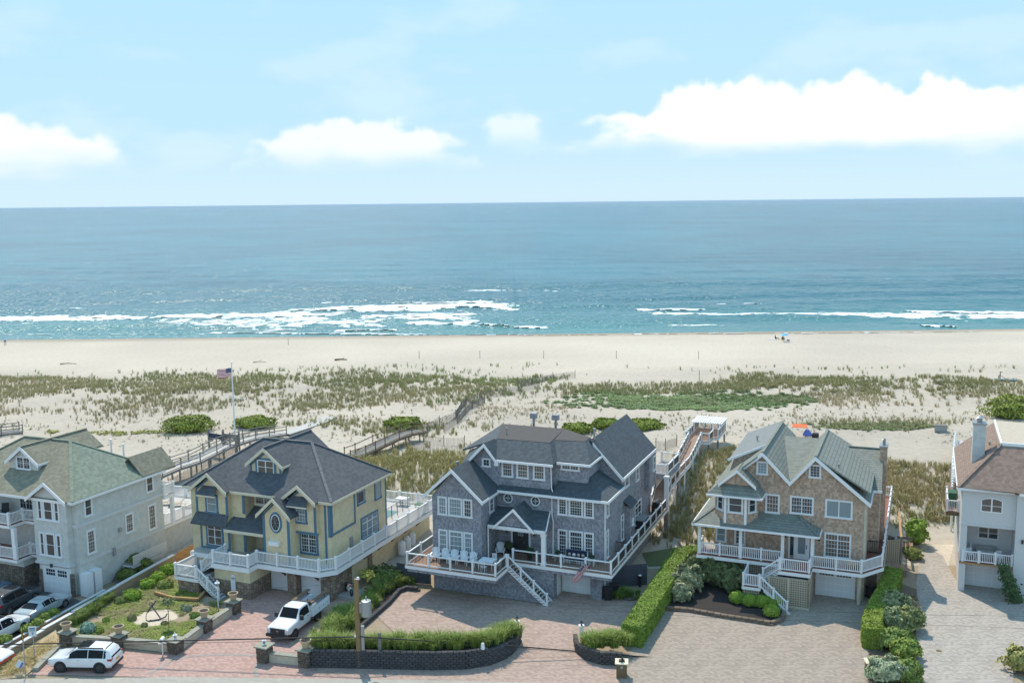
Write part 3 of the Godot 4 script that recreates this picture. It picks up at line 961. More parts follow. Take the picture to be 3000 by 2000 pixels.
		br.lathe(c + Vector3(0, 0, 0.03), [[0.14, 0.0], [0.16, 0.0], [0.16, 0.02], [0.14, 0.02]], 20, Vector3.BACK)
		obj("sash_bar", br, "white_wood", rw)
	# entrance
	var dr := Shape.new()
	plate(dr, F, -8.3, -6.8, 2.92, 5.05, 0.0, 0.05)
	var door := obj("front_door", dr, "black_metal", h)
	var dp := Shape.new()
	for k in 3: plate(dp, F, -7.82 + k * 0.19, -7.67 + k * 0.19, 4.4, 4.8, 0.05, 0.06)
	obj("door_pane", dp, "curtain_glass", door)
	for x in [[-8.22, -7.98], [-7.1, -6.88]]:
		var p := Shape.new()
		plate(p, F, x[0], x[1], 3.6, 4.9, 0.05, 0.06)
		obj("side_light", p, "glass", door)
	var k := Shape.new()
	k.ball(Vector3(-7.22, 3.9, 0.1), Vector3.ONE * 0.05, 8)
	obj("door_handle", k, "chrome", door)
	var df := Shape.new()
	plate(df, F, -8.45, -8.3, 2.9, 5.2, 0.0, 0.09); plate(df, F, -6.8, -6.65, 2.9, 5.2, 0.0, 0.09); plate(df, F, -8.3, -6.8, 5.05, 5.2, 0.0, 0.092)
	obj("door_frame", df, "white_wood", h)
	lantern(h, Vector3(-8.85, 4.75, 0.0)); lantern(h, Vector3(-6.3, 4.75, 0.0))
	var gw := Shape.new()
	gable_wall(gw, -8.8, -5.6, 6.0, -7.2, 7.45, 2.35, 0.15)
	obj("porch_gable", gw, "blue_shingle", h)
	var beam := Shape.new()
	beam.bb(Vector3(-9.6, 5.6, 2.15), Vector3(-4.45, 5.9, 2.38))
	obj("porch_beam", beam, "white_paint", h)
	for x in [-4.62, -5.55]:
		if x < -5.0: continue
		var ps := Shape.new()
		ps.bb(Vector3(x - 0.17, 2.9, 2.05), Vector3(x + 0.17, 5.6, 2.38)); ps.bb(Vector3(x - 0.21, 2.9, 2.01), Vector3(x + 0.21, 3.15, 2.42)); ps.bb(Vector3(x - 0.21, 5.4, 2.01), Vector3(x + 0.21, 5.6, 2.42))
		obj("porch_post", ps, "white_paint", h)
	# deck, stairs, railings
	deck(h, [[Vector2(-15.65, 6.15), Vector2(-7.3, 6.15), Vector2(-7.3, 0), Vector2(-15.65, 0)], [Vector2(-7.299, 2.35), Vector2(1.35, 2.35), Vector2(1.35, 0), Vector2(-7.299, 0)], [Vector2(0, -0.001), Vector2(1.35, -0.001), Vector2(1.35, -17.5), Vector2(0, -17.5)], [Vector2(-6, -15.35), Vector2(-0.001, -15.35), Vector2(-0.001, -17.5), Vector2(-6, -17.5)]], 2.9, 0.28, "deck_wood", "white_paint")
	var under := Shape.new()
	under.bb(Vector3(-15.5, 2.3, 3.4), Vector3(-7.45, 2.58, 6.0))
	under.bb(Vector3(-7.4, 2.3, 2.0), Vector3(1.2, 2.58, 2.2))
	obj("deck_skirt", under, "blue_shingle", h)
	for x in [-14.0, -12.2, -9.9, -7.9]:
		var br := Shape.new()
		br.beam(Vector3(x, 1.3, 3.35), Vector3(x, 2.35, 4.6), 0.14, 0.14)
		obj("bracket", br, "blue_shingle", h)
	for x in [0.35]:
		var br := Shape.new()
		br.beam(Vector3(-0.5, 1.2, 0.9), Vector3(-0.5, 2.35, 2.0), 0.14, 0.14)
		obj("bracket", br, "blue_shingle", h)
	var thin := {"bm": "black_metal", "bw": 0.022, "gap": 0.13, "step": 2.05}
	railing(h, [Vector3(-15.5, 0, 1.0), Vector3(-15.5, 0, 6.0), Vector3(-7.42, 0, 6.0), Vector3(-7.42, 0, 3.7)], 2.9, thin)
	railing(h, [Vector3(-7.42, 0, 2.15), Vector3(1.2, 0, 2.15), Vector3(1.2, 0, -16.9)], 2.9, thin)
	flight(h, Vector3(-7.3, 2.9, 2.45), Vector3(-3.85, 0.0, 2.45), Vector3(0, 0, 1.2), "brown_wood")
	stair_rail(h, Vector3(-7.3, 2.9, 3.6), Vector3(-3.85, 0.0, 3.6), 3, {"bm": "black_metal", "bw": 0.022})
	var gate := Shape.new()
	for k2 in 9: gate.bb(Vector3(0.1 + k2 * 0.12, 2.98, -3.0), Vector3(0.13 + k2 * 0.12, 3.85, -2.97))
	gate.bb(Vector3(0.08, 3.82, -3.01), Vector3(1.12, 3.88, -2.96)); gate.bb(Vector3(0.08, 2.96, -3.01), Vector3(1.12, 3.02, -2.96))
	obj("deck_gate", gate, "black_metal", h)
	deck(h, [[Vector2(-1.3, -19.4), Vector2(0.75, -19.4), Vector2(0.75, -24.6), Vector2(-1.3, -24.6)]], 5.6, 0.45, "grey_deck", "blue_shingle")
	railing(h, [Vector3(-1.2, 0, -19.5), Vector3(0.65, 0, -19.5), Vector3(0.65, 0, -24.5), Vector3(-1.2, 0, -24.5)], 5.6, thin)
	var legs := Shape.new()
	for q in [[-1.1, -19.6], [0.6, -19.6], [0.6, -24.4]]: legs.bb(Vector3(q[0] - 0.1, 2.0, q[1] - 0.1), Vector3(q[0] + 0.1, 5.2, q[1] + 0.1))
	obj("balcony_leg", legs, "grey_wood", h)
	garage_door(h, front(0.06), -3.62, -1.08, 2.25)
	var sd := Shape.new()
	plate(sd, side(-3.8), 0.35, 1.3, 0.02, 2.1, 0.0, 0.05)
	obj("side_door", sd, "white_paint", h)
	pipe_vent(h, Vector3(-10.3, 12.4, -3.6), 0.5); pipe_vent(h, Vector3(-2.4, 12.3, -4.7), 0.9, 0.09)
	pipe_vent(h, Vector3(-14.0, 9.3, -1.0), 0.8, 0.09)
	for x in [-9.6, -7.4]:
		var s := Shape.new()
		s.tube([Vector3(x, 12.0, -8.6), Vector3(x, 13.0, -8.6)], 0.12, 8)
		s.box(Vector3(x, 13.15, -8.6), Vector3(0.6, 0.5, 0.45))
		obj("chimney_cap", s, "grey_metal", h)

func twin_front(h: Node, x0: float, x1: float, zf: float, zb: float, wall: String, roof: String, trim: String):
	# the big hipped roof with a dormer that runs back into a rear gable
	var w := Shape.new()
	var r := Shape.new()
	hip_roof(r, x0, x1, zf, zb, 8.45, x0 + (zf - zb) / 2, x1 - (zf - zb) / 2, (zf + zb) / 2, 12.0)
	obj("roof", r, roof, h)
	if roof == "moss_roof":
		var g := Shape.new()
		g.slab([Vector3(x1, 8.455, zf + 0.005), Vector3(x1, 8.455, zb), Vector3(x1 - (zf - zb) / 2, 12.006, (zf + zb) / 2)], 0.02)
		var go := obj("stained_slope", g, "teal_roof", h)
		go.position = Vector3(0.01, 0.012, 0)
	var ridge := Shape.new()
	var zr := (zf + zb) / 2
	var q := (zf - zb) / 2
	for e in [[Vector3(x1, 8.47, zf), Vector3(x1 - q, 12.03, zr)], [Vector3(x0, 8.47, zf), Vector3(x0 + q, 12.03, zr)], [Vector3(x1, 8.47, zb), Vector3(x1 - q, 12.03, zr)], [Vector3(x0 + q, 12.03, zr), Vector3(x1 - q, 12.03, zr)]]:
		ridge.beam(e[0], e[1], 0.26, 0.08)
	obj("ridge_cap", ridge, "ridge_roof" if roof == "dark_roof" else "teal_roof", h)
	var t := Shape.new()
	fascia(t, x0, x1, zf, zb, 8.44)
	obj("eaves_board", t, trim, h)

func dormer(h: Node, x: float, z: float, half: float, y_eave: float, y_ridge: float, z_back: float, wall: String, roof: String, trim: String, foot: float):
	var w := Shape.new()
	var hw := half - 0.28
	w.bb(Vector3(x - hw, foot, z - 3.0), Vector3(x + hw, y_eave + 0.05, z - 0.25))
	w.solid([Vector3(x - hw, y_eave + 0.05, z - 0.25), Vector3(x + hw, y_eave + 0.05, z - 0.25), Vector3(x, y_ridge - 0.25, z - 0.25)], Vector3(0, 0, -0.2))
	obj("dormer_wall", w, wall, h)
	var r := Shape.new()
	gable_roof(r, x - half, x + half, y_eave, x, y_ridge + 0.02, z, z_back)
	r.beam(Vector3(x, y_ridge + 0.04, z), Vector3(x, y_ridge + 0.04, z_back), 0.28, 0.06)
	obj("dormer_roof", r, roof, h)
	var t := Shape.new()
	rake(t, [Vector2(x - half - 0.04, y_eave), Vector2(x, y_ridge + 0.03), Vector2(x + half + 0.04, y_eave)], z + 0.005)
	t.bb(Vector3(x + half - 0.03, y_eave - 0.2, z - 2.6), Vector3(x + half + 0.04, y_eave - 0.01, z - 0.02))
	obj("dormer_trim", t, trim, h)

func boards(h: Node, list: Array, m: String):
	# flat boards on a wall: [face, a0, a1, y0, y1, depth]
	for b in list:
		var s := Shape.new()
		plate(s, b[0], b[1], b[2], b[3], b[4], 0.0, b[5] if b.size() > 5 else 0.05)
		obj("trim_board", s, m, h)

func yellow_house():
	var h := thing("stucco_house", "pale yellow stucco house with blue trim, dark hipped roof and white deck railing", "house", Vector3(-16.16, 0, -81.81), TURN)
	var w := Shape.new()
	w.bb(Vector3(-13.8, 0, -9.8), Vector3(-8.0, 8.3, -0.35))
	w.bb(Vector3(-7.999, 0, -9.8), Vector3(-3.101, 8.3, -1.7))
	w.bb(Vector3(-7.999, 0, -1.699), Vector3(-3.101, 2.6, -0.35))
	w.bb(Vector3(-3.1, 0, -9.8), Vector3(0.7, 8.3, -0.35))
	w.bb(Vector3(-12.8, 5.5, -0.349), Vector3(-9.5, 8.3, 0.15))
	w.bb(Vector3(-12.6, 2.6, -0.349), Vector3(-9.45, 5.5, 0.0))
	gable_wall(w, -12.8, -9.5, 8.3, -11.15, 9.75, 0.15, 0.4)
	w.bb(Vector3(-3.1, 5.65, -0.349), Vector3(-0.4, 8.3, 0.15))
	gable_wall(w, -3.1, -0.4, 8.3, -1.85, 9.55, 0.15, 0.4)
	w.bb(Vector3(-5.05, 2.6, -1.698), Vector3(-2.4, 7.25, 1.15))
	gable_wall(w, -5.05, -2.4, 7.25, -3.72, 8.5, 1.15, 0.4)
	w.bb(Vector3(-9.25, 1.45, -0.349), Vector3(-5.6, 2.5, 2.55))
	w.bb(Vector3(-13.6, 0, -18.6), Vector3(0.6, 2.55, -9.801))
	obj("wall", w, "yellow_stucco", h)
	var st := Shape.new()
	st.bb(Vector3(-9.27, 0, -0.348), Vector3(-5.58, 1.45, 2.57))
	st.bb(Vector3(-3.3, 0, -0.348), Vector3(-2.4, 2.3, 0.5))
	st.bb(Vector3(0.02, 0, -2.0), Vector3(1.12, 2.2, 0.46))
	st.bb(Vector3(-12.3, 0, 1.8), Vector3(-10.1, 1.35, 3.6))
	obj("stone_base", st, "stone", h)
	twin_front(h, -14.4, 1.05, 0.0, -10.3, "yellow_stucco", "dark_roof", "cream_trim")
	dormer(h, -6.85, -1.75, 1.94, 10.5, 12.05, -9.2, "yellow_stucco", "dark_roof", "cream_trim", 9.3)
	var r := Shape.new()
	gable_roof(r, -13.25, -9.25, 8.4, -11.2, 10.0, 0.55, -3.0)
	gable_roof(r, -3.75, -0.2, 8.4, -1.92, 9.8, 0.55, -3.0)
	gable_roof(r, -5.45, -2.1, 7.2, -3.75, 8.78, 1.5, -1.6)
	# skirt roofs above the ground floor windows and the entrance
	r.slab([Vector3(-13.0, 5.42, 0.85), Vector3(-9.2, 5.42, 0.85), Vector3(-9.4, 6.32, 0.14), Vector3(-12.85, 6.32, 0.14)], 0.1)
	r.slab([Vector3(-9.3, 5.32, 1.0), Vector3(-5.1, 5.32, 1.0), Vector3(-5.1, 6.75, -1.7), Vector3(-9.3, 6.75, -1.7)], 0.12)
	for x in [-11.25, -1.9]:
		r.slab([Vector3(x - 1.0, 8.1, 0.8), Vector3(x + 1.0, 8.1, 0.8), Vector3(x + 0.75, 8.75, 0.14), Vector3(x - 0.75, 8.75, 0.14)], 0.08)
	obj("gable_roof", r, "dark_roof", h)
	var t := Shape.new()
	rake(t, [Vector2(-13.3, 8.4), Vector2(-11.2, 10.02), Vector2(-9.2, 8.4)], 0.56)
	rake(t, [Vector2(-3.8, 8.4), Vector2(-1.92, 9.82), Vector2(-0.15, 8.4)], 0.56)
	rake(t, [Vector2(-5.5, 7.2), Vector2(-3.75, 8.8), Vector2(-2.05, 7.2)], 1.51)
	t.bb(Vector3(-9.3, 5.05, 0.95), Vector3(-5.1, 5.3, 1.05))
	for x in [-11.25, -1.9]:
		t.bb(Vector3(x - 1.0, 7.9, 0.74), Vector3(x + 1.0, 8.03, 0.82))
	obj("cream_trim", t, "cream_trim", h)
	var A := front(0.15); var B := front(-0.35); var T := front(1.15); var S := side(0.7); var C := front(0.0)
	boards(h, [[A, -12.83, -12.63, 6.3, 8.2], [A, -9.62, -9.4, 6.1, 8.25], [C, -12.62, -12.45, 2.95, 5.4], [C, -9.65, -9.43, 2.95, 5.4], [C, -12.45, -9.65, 2.95, 3.12], [B, -8.25, -8.0, 6.4, 8.25], [B, -8.25, -8.0, 2.95, 5.4],
		[T, -5.07, -4.85, 2.95, 7.3], [T, -2.62, -2.38, 2.95, 7.3], [A, -3.12, -2.95, 5.7, 8.3], [A, -0.6, -0.38, 5.6, 8.3], [A, -3.3, -0.2, 5.5, 5.7, 0.08], [B, 0.1, 0.28, 2.95, 8.2], [B, 0.45, 0.72, 5.3, 8.2],
		[S, -0.62, -0.35, 5.3, 8.2], [S, -4.2, -0.62, 5.35, 5.55], [S, -4.3, -4.1, 5.35, 8.1], [S, -9.75, -9.6, 2.95, 8.15]], "blue_trim")
	var g := Shape.new()
	for q in [[-12.75, 8.45, -11.15, 9.7, -9.55, 8.45, 0.15], [-3.05, 8.45, -1.87, 9.45, -0.45, 8.45, 0.15], [-5.0, 7.25, -3.72, 8.45, -2.45, 7.25, 1.15], [-8.45, 10.5, -6.85, 11.7, -5.25, 10.5, -2.0]]:
		for e in [[q[0], q[1], q[2], q[3]], [q[2], q[3], q[4], q[5]]]:
			g.solid([Vector3(e[0], e[1] - 0.05, q[6]), Vector3(e[2], e[3] - 0.05, q[6]), Vector3(e[2], e[3] - 0.25, q[6]), Vector3(e[0], e[1] - 0.25, q[6])], Vector3(0, 0, 0.05))
	obj("gable_trim", g, "blue_trim", h)
	var D := front(-2.0)
	boards(h, [[D, -8.5, -8.3, 9.5, 10.5], [D, -5.4, -5.2, 9.5, 10.5], [D, -8.3, -5.4, 9.45, 9.65], [D, -7.9, -7.7, 9.65, 10.9], [D, -5.95, -5.75, 9.65, 10.9], [D, -7.7, -5.95, 10.9, 11.08]], "blue_trim")
	window(h, D, -7.7, -5.95, 9.66, 10.9, {"units": 2, "w": 0.05, "glass": "warm_glass"})
	window(h, A, -11.78, -10.45, 6.25, 8.02, {"trim": "blue_trim", "w": 0.17, "glass": "curtain_glass"})
	window(h, C, -12.0, -10.15, 3.2, 5.3, {"trim": "blue_trim", "w": 0.17, "units": 2, "transom": 0.35, "glass": "warm_glass"})
	window(h, A, -2.5, -1.28, 6.38, 8.02, {"trim": "blue_trim", "w": 0.17, "cols": 3, "rows": 4, "glass": "curtain_glass"})
	window(h, B, -2.45, -0.6, 3.55, 5.5, {"trim": "blue_trim", "w": 0.18, "units": 2, "cols": 3, "rows": 4, "transom": 0.35})
	window(h, front(-1.7), -7.9, -5.1, 6.9, 8.05, {"units": 3, "cols": 3, "rows": 3, "w": 0.08, "glass": "warm_glass"})
	window(h, S, -5.96, -4.63, 6.77, 8.1, {"trim": "blue_trim", "w": 0.15, "rail": false})
	window(h, S, -8.81, -7.66, 6.4, 8.15, {"trim": "blue_trim", "w": 0.15, "rail": false, "glass": "curtain_glass"})
	window(h, S, -8.16, -5.13, 3.4, 5.5, {"trim": "blue_trim", "w": 0.16, "units": 3, "transom": 0.4, "glass": "curtain_glass"})
	# oval window in the entrance tower
	var c := Vector3(-3.74, 6.55, 1.15)
	for e in [[0.62, 0.92, 0.05, "blue_trim", "oval_window"], [0.46, 0.74, 0.08, "white_wood", "oval_frame"], [0.39, 0.66, 0.095, "glass", "oval_pane"]]:
		var s := Shape.new()
		var pts := []
		for k in 32: pts.append(c + Vector3(cos(TAU * k / 32) * e[0], sin(TAU * k / 32) * e[1], 0))
		s.solid(pts, Vector3(0, 0, e[2]))
		obj(e[4], s, e[3], h)
	var lead := Shape.new()
	for k in 8: lead.beam(c + Vector3(0, 0, 0.1), c + Vector3(cos(TAU * k / 8) * 0.37, sin(TAU * k / 8) * 0.63, 0.1), 0.02, 0.02)
	obj("oval_bars", lead, "grey_metal", h)
	var bx := Shape.new()
	bx.bb(Vector3(-4.35, 4.6, 1.15), Vector3(-3.35, 4.95, 1.5))
	obj("flower_box", bx, "white_paint", h)
	var P := front(-1.7)
	var d := Shape.new()
	plate(d, P, -6.9, -5.55, 2.9, 5.1, 0.0, 0.06)
	var door := obj("front_door", d, "blue_door", h)
	var dp := Shape.new()
	plate(dp, P, -6.1, -5.8, 4.0, 4.8, 0.06, 0.07)
	obj("door_pane", dp, "warm_glass", door)
	boards(h, [[P, -7.25, -6.9, 2.9, 5.3], [P, -5.55, -5.2, 2.9, 5.3], [P, -6.9, -5.55, 5.1, 5.3]], "blue_trim")
	# deck
	deck(h, [[Vector2(-9.35, 2.85), Vector2(-5.45, 2.85), Vector2(-5.45, -1.7), Vector2(-9.35, -1.7)], [Vector2(-5.449, 1.6), Vector2(0.6, 1.6), Vector2(1.7, 0.45), Vector2(1.7, -0.349), Vector2(-5.449, -0.349)], [Vector2(0.7, -0.35), Vector2(1.7, -0.35), Vector2(1.7, -18.8), Vector2(0.7, -18.8)], [Vector2(-13.9, -9.81), Vector2(0.699, -9.81), Vector2(0.699, -18.8), Vector2(-13.9, -18.8)], [Vector2(-13.0, -0.349), Vector2(-9.351, -0.349), Vector2(-9.351, 1.1), Vector2(-13.0, 1.1)]], 2.9, 0.4, "pale_deck", "white_paint")
	railing(h, [Vector3(-9.2, 0, 1.0), Vector3(-9.2, 0, 2.7), Vector3(-5.6, 0, 2.7), Vector3(-5.6, 0, 1.45), Vector3(0.55, 0, 1.45), Vector3(1.55, 0, 0.4), Vector3(1.55, 0, -18.6), Vector3(-13.5, 0, -18.6)], 2.9, {"step": 2.1, "post": 0.19})
	# side steps: upper flight, landing, lower flight
	flight(h, Vector3(-9.3, 2.9, 1.0), Vector3(-11.0, 1.75, 1.0), Vector3(0, 0, 1.5), "grey_deck")
	deck(h, [[Vector2(-12.5, 3.8), Vector2(-10.0, 3.8), Vector2(-10.0, 0.9), Vector2(-12.5, 0.9)]], 1.7, 0.3, "grey_deck", "white_paint")
	railing(h, [Vector3(-12.4, 0, 1.0), Vector3(-12.4, 0, 3.7), Vector3(-10.3, 0, 3.7)], 1.7, {"step": 2.1, "post": 0.19})
	flight(h, Vector3(-10.0, 1.7, 2.35), Vector3(-8.0, 0.0, 2.35), Vector3(0, 0, 1.35), "grey_deck")
	stair_rail(h, Vector3(-10.2, 1.7, 3.7), Vector3(-8.0, 0.0, 3.7), 2)
	stair_rail(h, Vector3(-9.3, 2.9, 2.55), Vector3(-10.6, 1.75, 2.55), 1)
	garage_door(h, front(-0.34), -5.3, -3.42, 2.15)
	garage_door(h, front(-0.34), -2.3, -0.1, 2.15)
	for q in [[-3.6, 0.5], [-0.3, 0.5], [-2.3, 0.5]]:
		var b := Shape.new()
		b.beam(Vector3(q[0], 1.7, 0.3), Vector3(q[0], 2.5, 1.2), 0.16, 0.16)
		obj("bracket", b, "brown_wood", h)
	for z in [-3.0, -5.5, -8.0, -10.5, -13.0, -15.5]:
		var b := Shape.new()
		b.beam(Vector3(0.72, 1.7, z), Vector3(1.5, 2.45, z), 0.12, 0.12)
		obj("bracket", b, "brown_wood", h)
	for z in [-2.9, -6.4]:
		var b := Shape.new()
		b.bb(Vector3(0.7, 0.0, z - 0.3), Vector3(0.85, 2.4, z + 0.3))
		obj("stone_strip", b, "stone", h)
	var niche := Shape.new()
	niche.bb(Vector3(-7.55, 0.35, 2.57), Vector3(-7.1, 1.8, 2.6))
	niche.lathe(Vector3(-7.325, 1.8, 2.57), [[0.225, 0.0], [0.225, 0.03], [0.0, 0.03]], 16, Vector3.BACK)
	obj("arched_vent", niche, "white_wood", h)
	var meter := Shape.new()
	meter.bb(Vector3(0.7, 3.3, -3.6), Vector3(0.85, 4.4, -3.2))
	obj("meter_box", meter, "grey_metal", h)
	# pool and its mesh fence on the rear deck
	var pool := Shape.new()
	pool.bb(Vector3(-7, 2.9, -15.5), Vector3(-1.2, 2.915, -11.5))
	obj("pool_water", pool, "pool_green", h)
	var pf := Shape.new()
	for k in 6: pf.tube([Vector3(-0.8, 2.9, -11.2 - k * 1.1), Vector3(-0.8, 4.1, -11.2 - k * 1.1)], 0.03, 6)
	pf.tube([Vector3(-0.8, 4.08, -11.2), Vector3(-0.8, 4.08, -16.7)], 0.02, 6)
	for k in 30: pf.tube([Vector3(-0.8, 2.95, -11.2 - k * 0.19), Vector3(-0.8, 4.05, -11.2 - k * 0.19)], 0.008, 4)
	obj("pool_fence", pf, "black_metal", h)

func pale_house():
	var h := thing("stucco_house", "light grey stucco house with mossy green-stained roof and stone garage surround", "house", Vector3(-38.01, 0, -82.8), TURN)
	var w := Shape.new()
	w.bb(Vector3(-3.62, 2.75, -10.9), Vector3(0.15, 8.4, 0.05))
	w.bb(Vector3(0.15, 0, -10.9), Vector3(0.7, 8.4, -0.55))
	w.bb(Vector3(-3.5, 0, -10.9), Vector3(0.149, 2.75, -0.1))
	gable_wall(w, -3.62, 0.15, 8.4, -1.82, 9.9, 0.05, 0.4)
	w.bb(Vector3(-16, 0, -10.9), Vector3(-3.621, 8.4, -1.9))
	w.bb(Vector3(-16, 1.95, -1.899), Vector3(-5.25, 2.8, 0.05))
	w.bb(Vector3(-0.6, 0, -20.0), Vector3(0.3, 2.6, -10.901))
	obj("wall", w, "grey_stucco", h)
	var belt := Shape.new()
	belt.bb(Vector3(0.7, 5.95, -10.9), Vector3(0.8, 6.25, -0.5)); belt.bb(Vector3(0.16, 5.95, -0.55), Vector3(0.8, 6.251, -0.45))
	belt.bb(Vector3(0.7, 2.7, -10.9), Vector3(0.78, 2.9, -0.5)); belt.bb(Vector3(-3.65, 2.62, 0.05), Vector3(0.25, 2.82, 0.2)); belt.bb(Vector3(0.15, 2.62, -0.5), Vector3(0.25, 2.821, 0.049))
	obj("belt_course", belt, "white_stucco", h)
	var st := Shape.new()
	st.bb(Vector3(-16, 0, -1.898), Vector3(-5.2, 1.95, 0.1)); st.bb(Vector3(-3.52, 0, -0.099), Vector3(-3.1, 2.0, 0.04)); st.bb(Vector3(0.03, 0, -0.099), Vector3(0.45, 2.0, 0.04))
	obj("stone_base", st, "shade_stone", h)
	twin_front(h, -15.8, 1.0, 0.15, -11.15, "grey_stucco", "moss_roof", "white_paint")
	dormer(h, -6.95, -2.05, 1.95, 10.65, 12.08, -9.7, "grey_stucco", "moss_roof", "white_paint", 9.6)
	var r := Shape.new()
	gable_roof(r, -3.95, 0.5, 8.45, -1.75, 10.0, 0.45, -3.2)
	gable_roof(r, -2.2, 1.02, 8.5, -0.6, 10.2, -8.2, -12.6)
	obj("gable_roof", r, "moss_roof", h)
	var t := Shape.new()
	rake(t, [Vector2(-4.0, 8.45), Vector2(-1.75, 10.02), Vector2(0.55, 8.45)], 0.46)
	obj("gable_trim", t, "white_paint", h)
	var A := front(0.05); var S := side(0.7)
	for y in [[6.5, 8.3], [3.32, 5.45]]:
		for x in [[-3.1, -2.5], [-2.42, -1.3], [-1.22, -0.6]]:
			window(h, A, x[0], x[1], y[0], y[1], {"w": 0.12, "glass": "glass"})
	window(h, S, -2.3, -1.35, 6.62, 8.3, {"w": 0.13})
	window(h, S, -9.8, -8.8, 6.7, 8.3, {"w": 0.13})
	window(h, S, -2.4, -1.4, 3.25, 5.45, {"w": 0.14, "cols": 3, "rows": 6, "glass": "warm_glass"})
	window(h, S, -7.0, -5.95, 3.7, 5.55, {"w": 0.14, "cols": 3, "rows": 5, "glass": "warm_glass"})
	window(h, S, -9.9, -8.85, 3.1, 5.55, {"w": 0.14, "cols": 3, "rows": 6, "glass": "warm_glass"})
	window(h, front(-2.3), -7.8, -6.1, 9.95, 11.15, {"units": 2, "cols": 2, "rows": 3, "w": 0.09})
	garage_door(h, front(-0.1), -2.95, -0.05, 2.3)
	var gp := Shape.new()
	for half in 2:
		for row in 2:
			for c in 4:
				var x := -2.7 + half * 1.32 + c * 0.26
				gp.bb(Vector3(x, 1.62 + row * 0.3, -0.05), Vector3(x + 0.2, 1.86 + row * 0.3, -0.02))
	obj("door_pane", gp, "glass", h)
	lantern(h, Vector3(-1.75, 2.62, 0.2))
	# balconies beside the bay
	for y in [2.9, 5.9]:
		var x := -5.0 if y < 4.0 else -5.6
		deck(h, [[Vector2(-16, 0.9), Vector2(x, 0.9), Vector2(x, -1.9), Vector2(-16, -1.9)], [Vector2(x + 0.001, -0.8), Vector2(-3.63, -0.8), Vector2(-3.63, -1.9), Vector2(x + 0.001, -1.9)]], y, 0.25, "red_deck", "white_paint")
		railing(h, [Vector3(-15.5, 0, 0.8), Vector3(x - 0.1, 0, 0.8), Vector3(x - 0.1, 0, -0.7), Vector3(-3.75, 0, -0.9)], y, {"post": 0.2, "step": 2.0})
	var col := Shape.new()
	col.bb(Vector3(-5.5, 2.9, 0.55), Vector3(-5.15, 5.65, 0.85)); col.bb(Vector3(-9.6, 2.9, 0.55), Vector3(-9.25, 5.65, 0.85))
	obj("porch_column", col, "white_paint", h)
	var dr := Shape.new()
	plate(dr, front(-1.9), -5.4, -4.2, 2.95, 5.1, 0.0, 0.06)
	obj("front_door", dr, "black_metal", h)
	window(h, front(-1.9), -7.4, -5.7, 5.95, 8.1, {"units": 2, "cols": 2, "rows": 4, "rail": false})
	# louvred bin store and side steps
	for q in [[-0.35, -1.1], [-1.3, -2.1]]:
		var s := Shape.new()
		s.bb(Vector3(0.72, 0, q[1]), Vector3(1.5, 2.0, q[0]))
		var store := obj("bin_store", s, "white_wood", h)
		for k in 14:
			var l := Shape.new()
			l.bb(Vector3(1.5, 0.2 + k * 0.12, q[1] + 0.08), Vector3(1.53, 0.27 + k * 0.12, q[0] - 0.08))
			obj("louvre", l, "white_paint", store)
	deck(h, [[Vector2(0.72, -5.2), Vector2(2.1, -5.2), Vector2(2.1, -9.0), Vector2(0.72, -9.0)]], 1.2, 0.2, "grey_deck", "white_wood")
	var scr := Shape.new()
	for k in 8: scr.bb(Vector3(2.05, 1.0 + k * 0.14, -9.6), Vector3(2.1, 1.1 + k * 0.14, -5.2))
	obj("slat_screen", scr, "white_stucco", h)
	flight(h, Vector3(0.8, 1.2, -5.2), Vector3(0.8, 0, -3.9), Vector3(1.1, 0, 0), "grey_wood", "grey_wood")
	# rear deck with railings
	deck(h, [[Vector2(-9, -10.91), Vector2(0.5, -10.91), Vector2(0.5, -20), Vector2(-9, -20)]], 2.9, 0.3, "pale_deck", "white_paint")
	railing(h, [Vector3(0.35, 0, -11.2), Vector3(0.35, 0, -19.8), Vector3(-8.8, 0, -19.8)], 2.9, {"step": 2.6, "post": 0.2})
	deck(h, [[Vector2(-2.5, -10.92), Vector2(0.9, -10.92), Vector2(0.9, -12.4), Vector2(-2.5, -12.4)]], 5.9, 0.3, "pale_deck", "white_paint")
	railing(h, [Vector3(0.8, 0, -11.0), Vector3(0.8, 0, -12.3), Vector3(-2.4, 0, -12.3)], 5.9, {"post": 0.2})
	var c2 := Shape.new()
	c2.bb(Vector3(0.55, 2.9, -12.3), Vector3(0.85, 5.6, -12.0))
	obj("porch_column", c2, "white_paint", h)
	for p in [Vector3(-3.9, 9.7, -9.6), Vector3(-3.0, 9.2, -10.2)]: pipe_vent(h, p, 1.5, 0.08, "white_paint")
	var bx := Shape.new()
	bx.bb(Vector3(0.7, 4.2, -5.4), Vector3(0.9, 4.55, -5.05)); bx.bb(Vector3(0.7, 2.3, -4.5), Vector3(0.9, 3.0, -4.2))
	obj("meter_box", bx, "grey_metal", h)

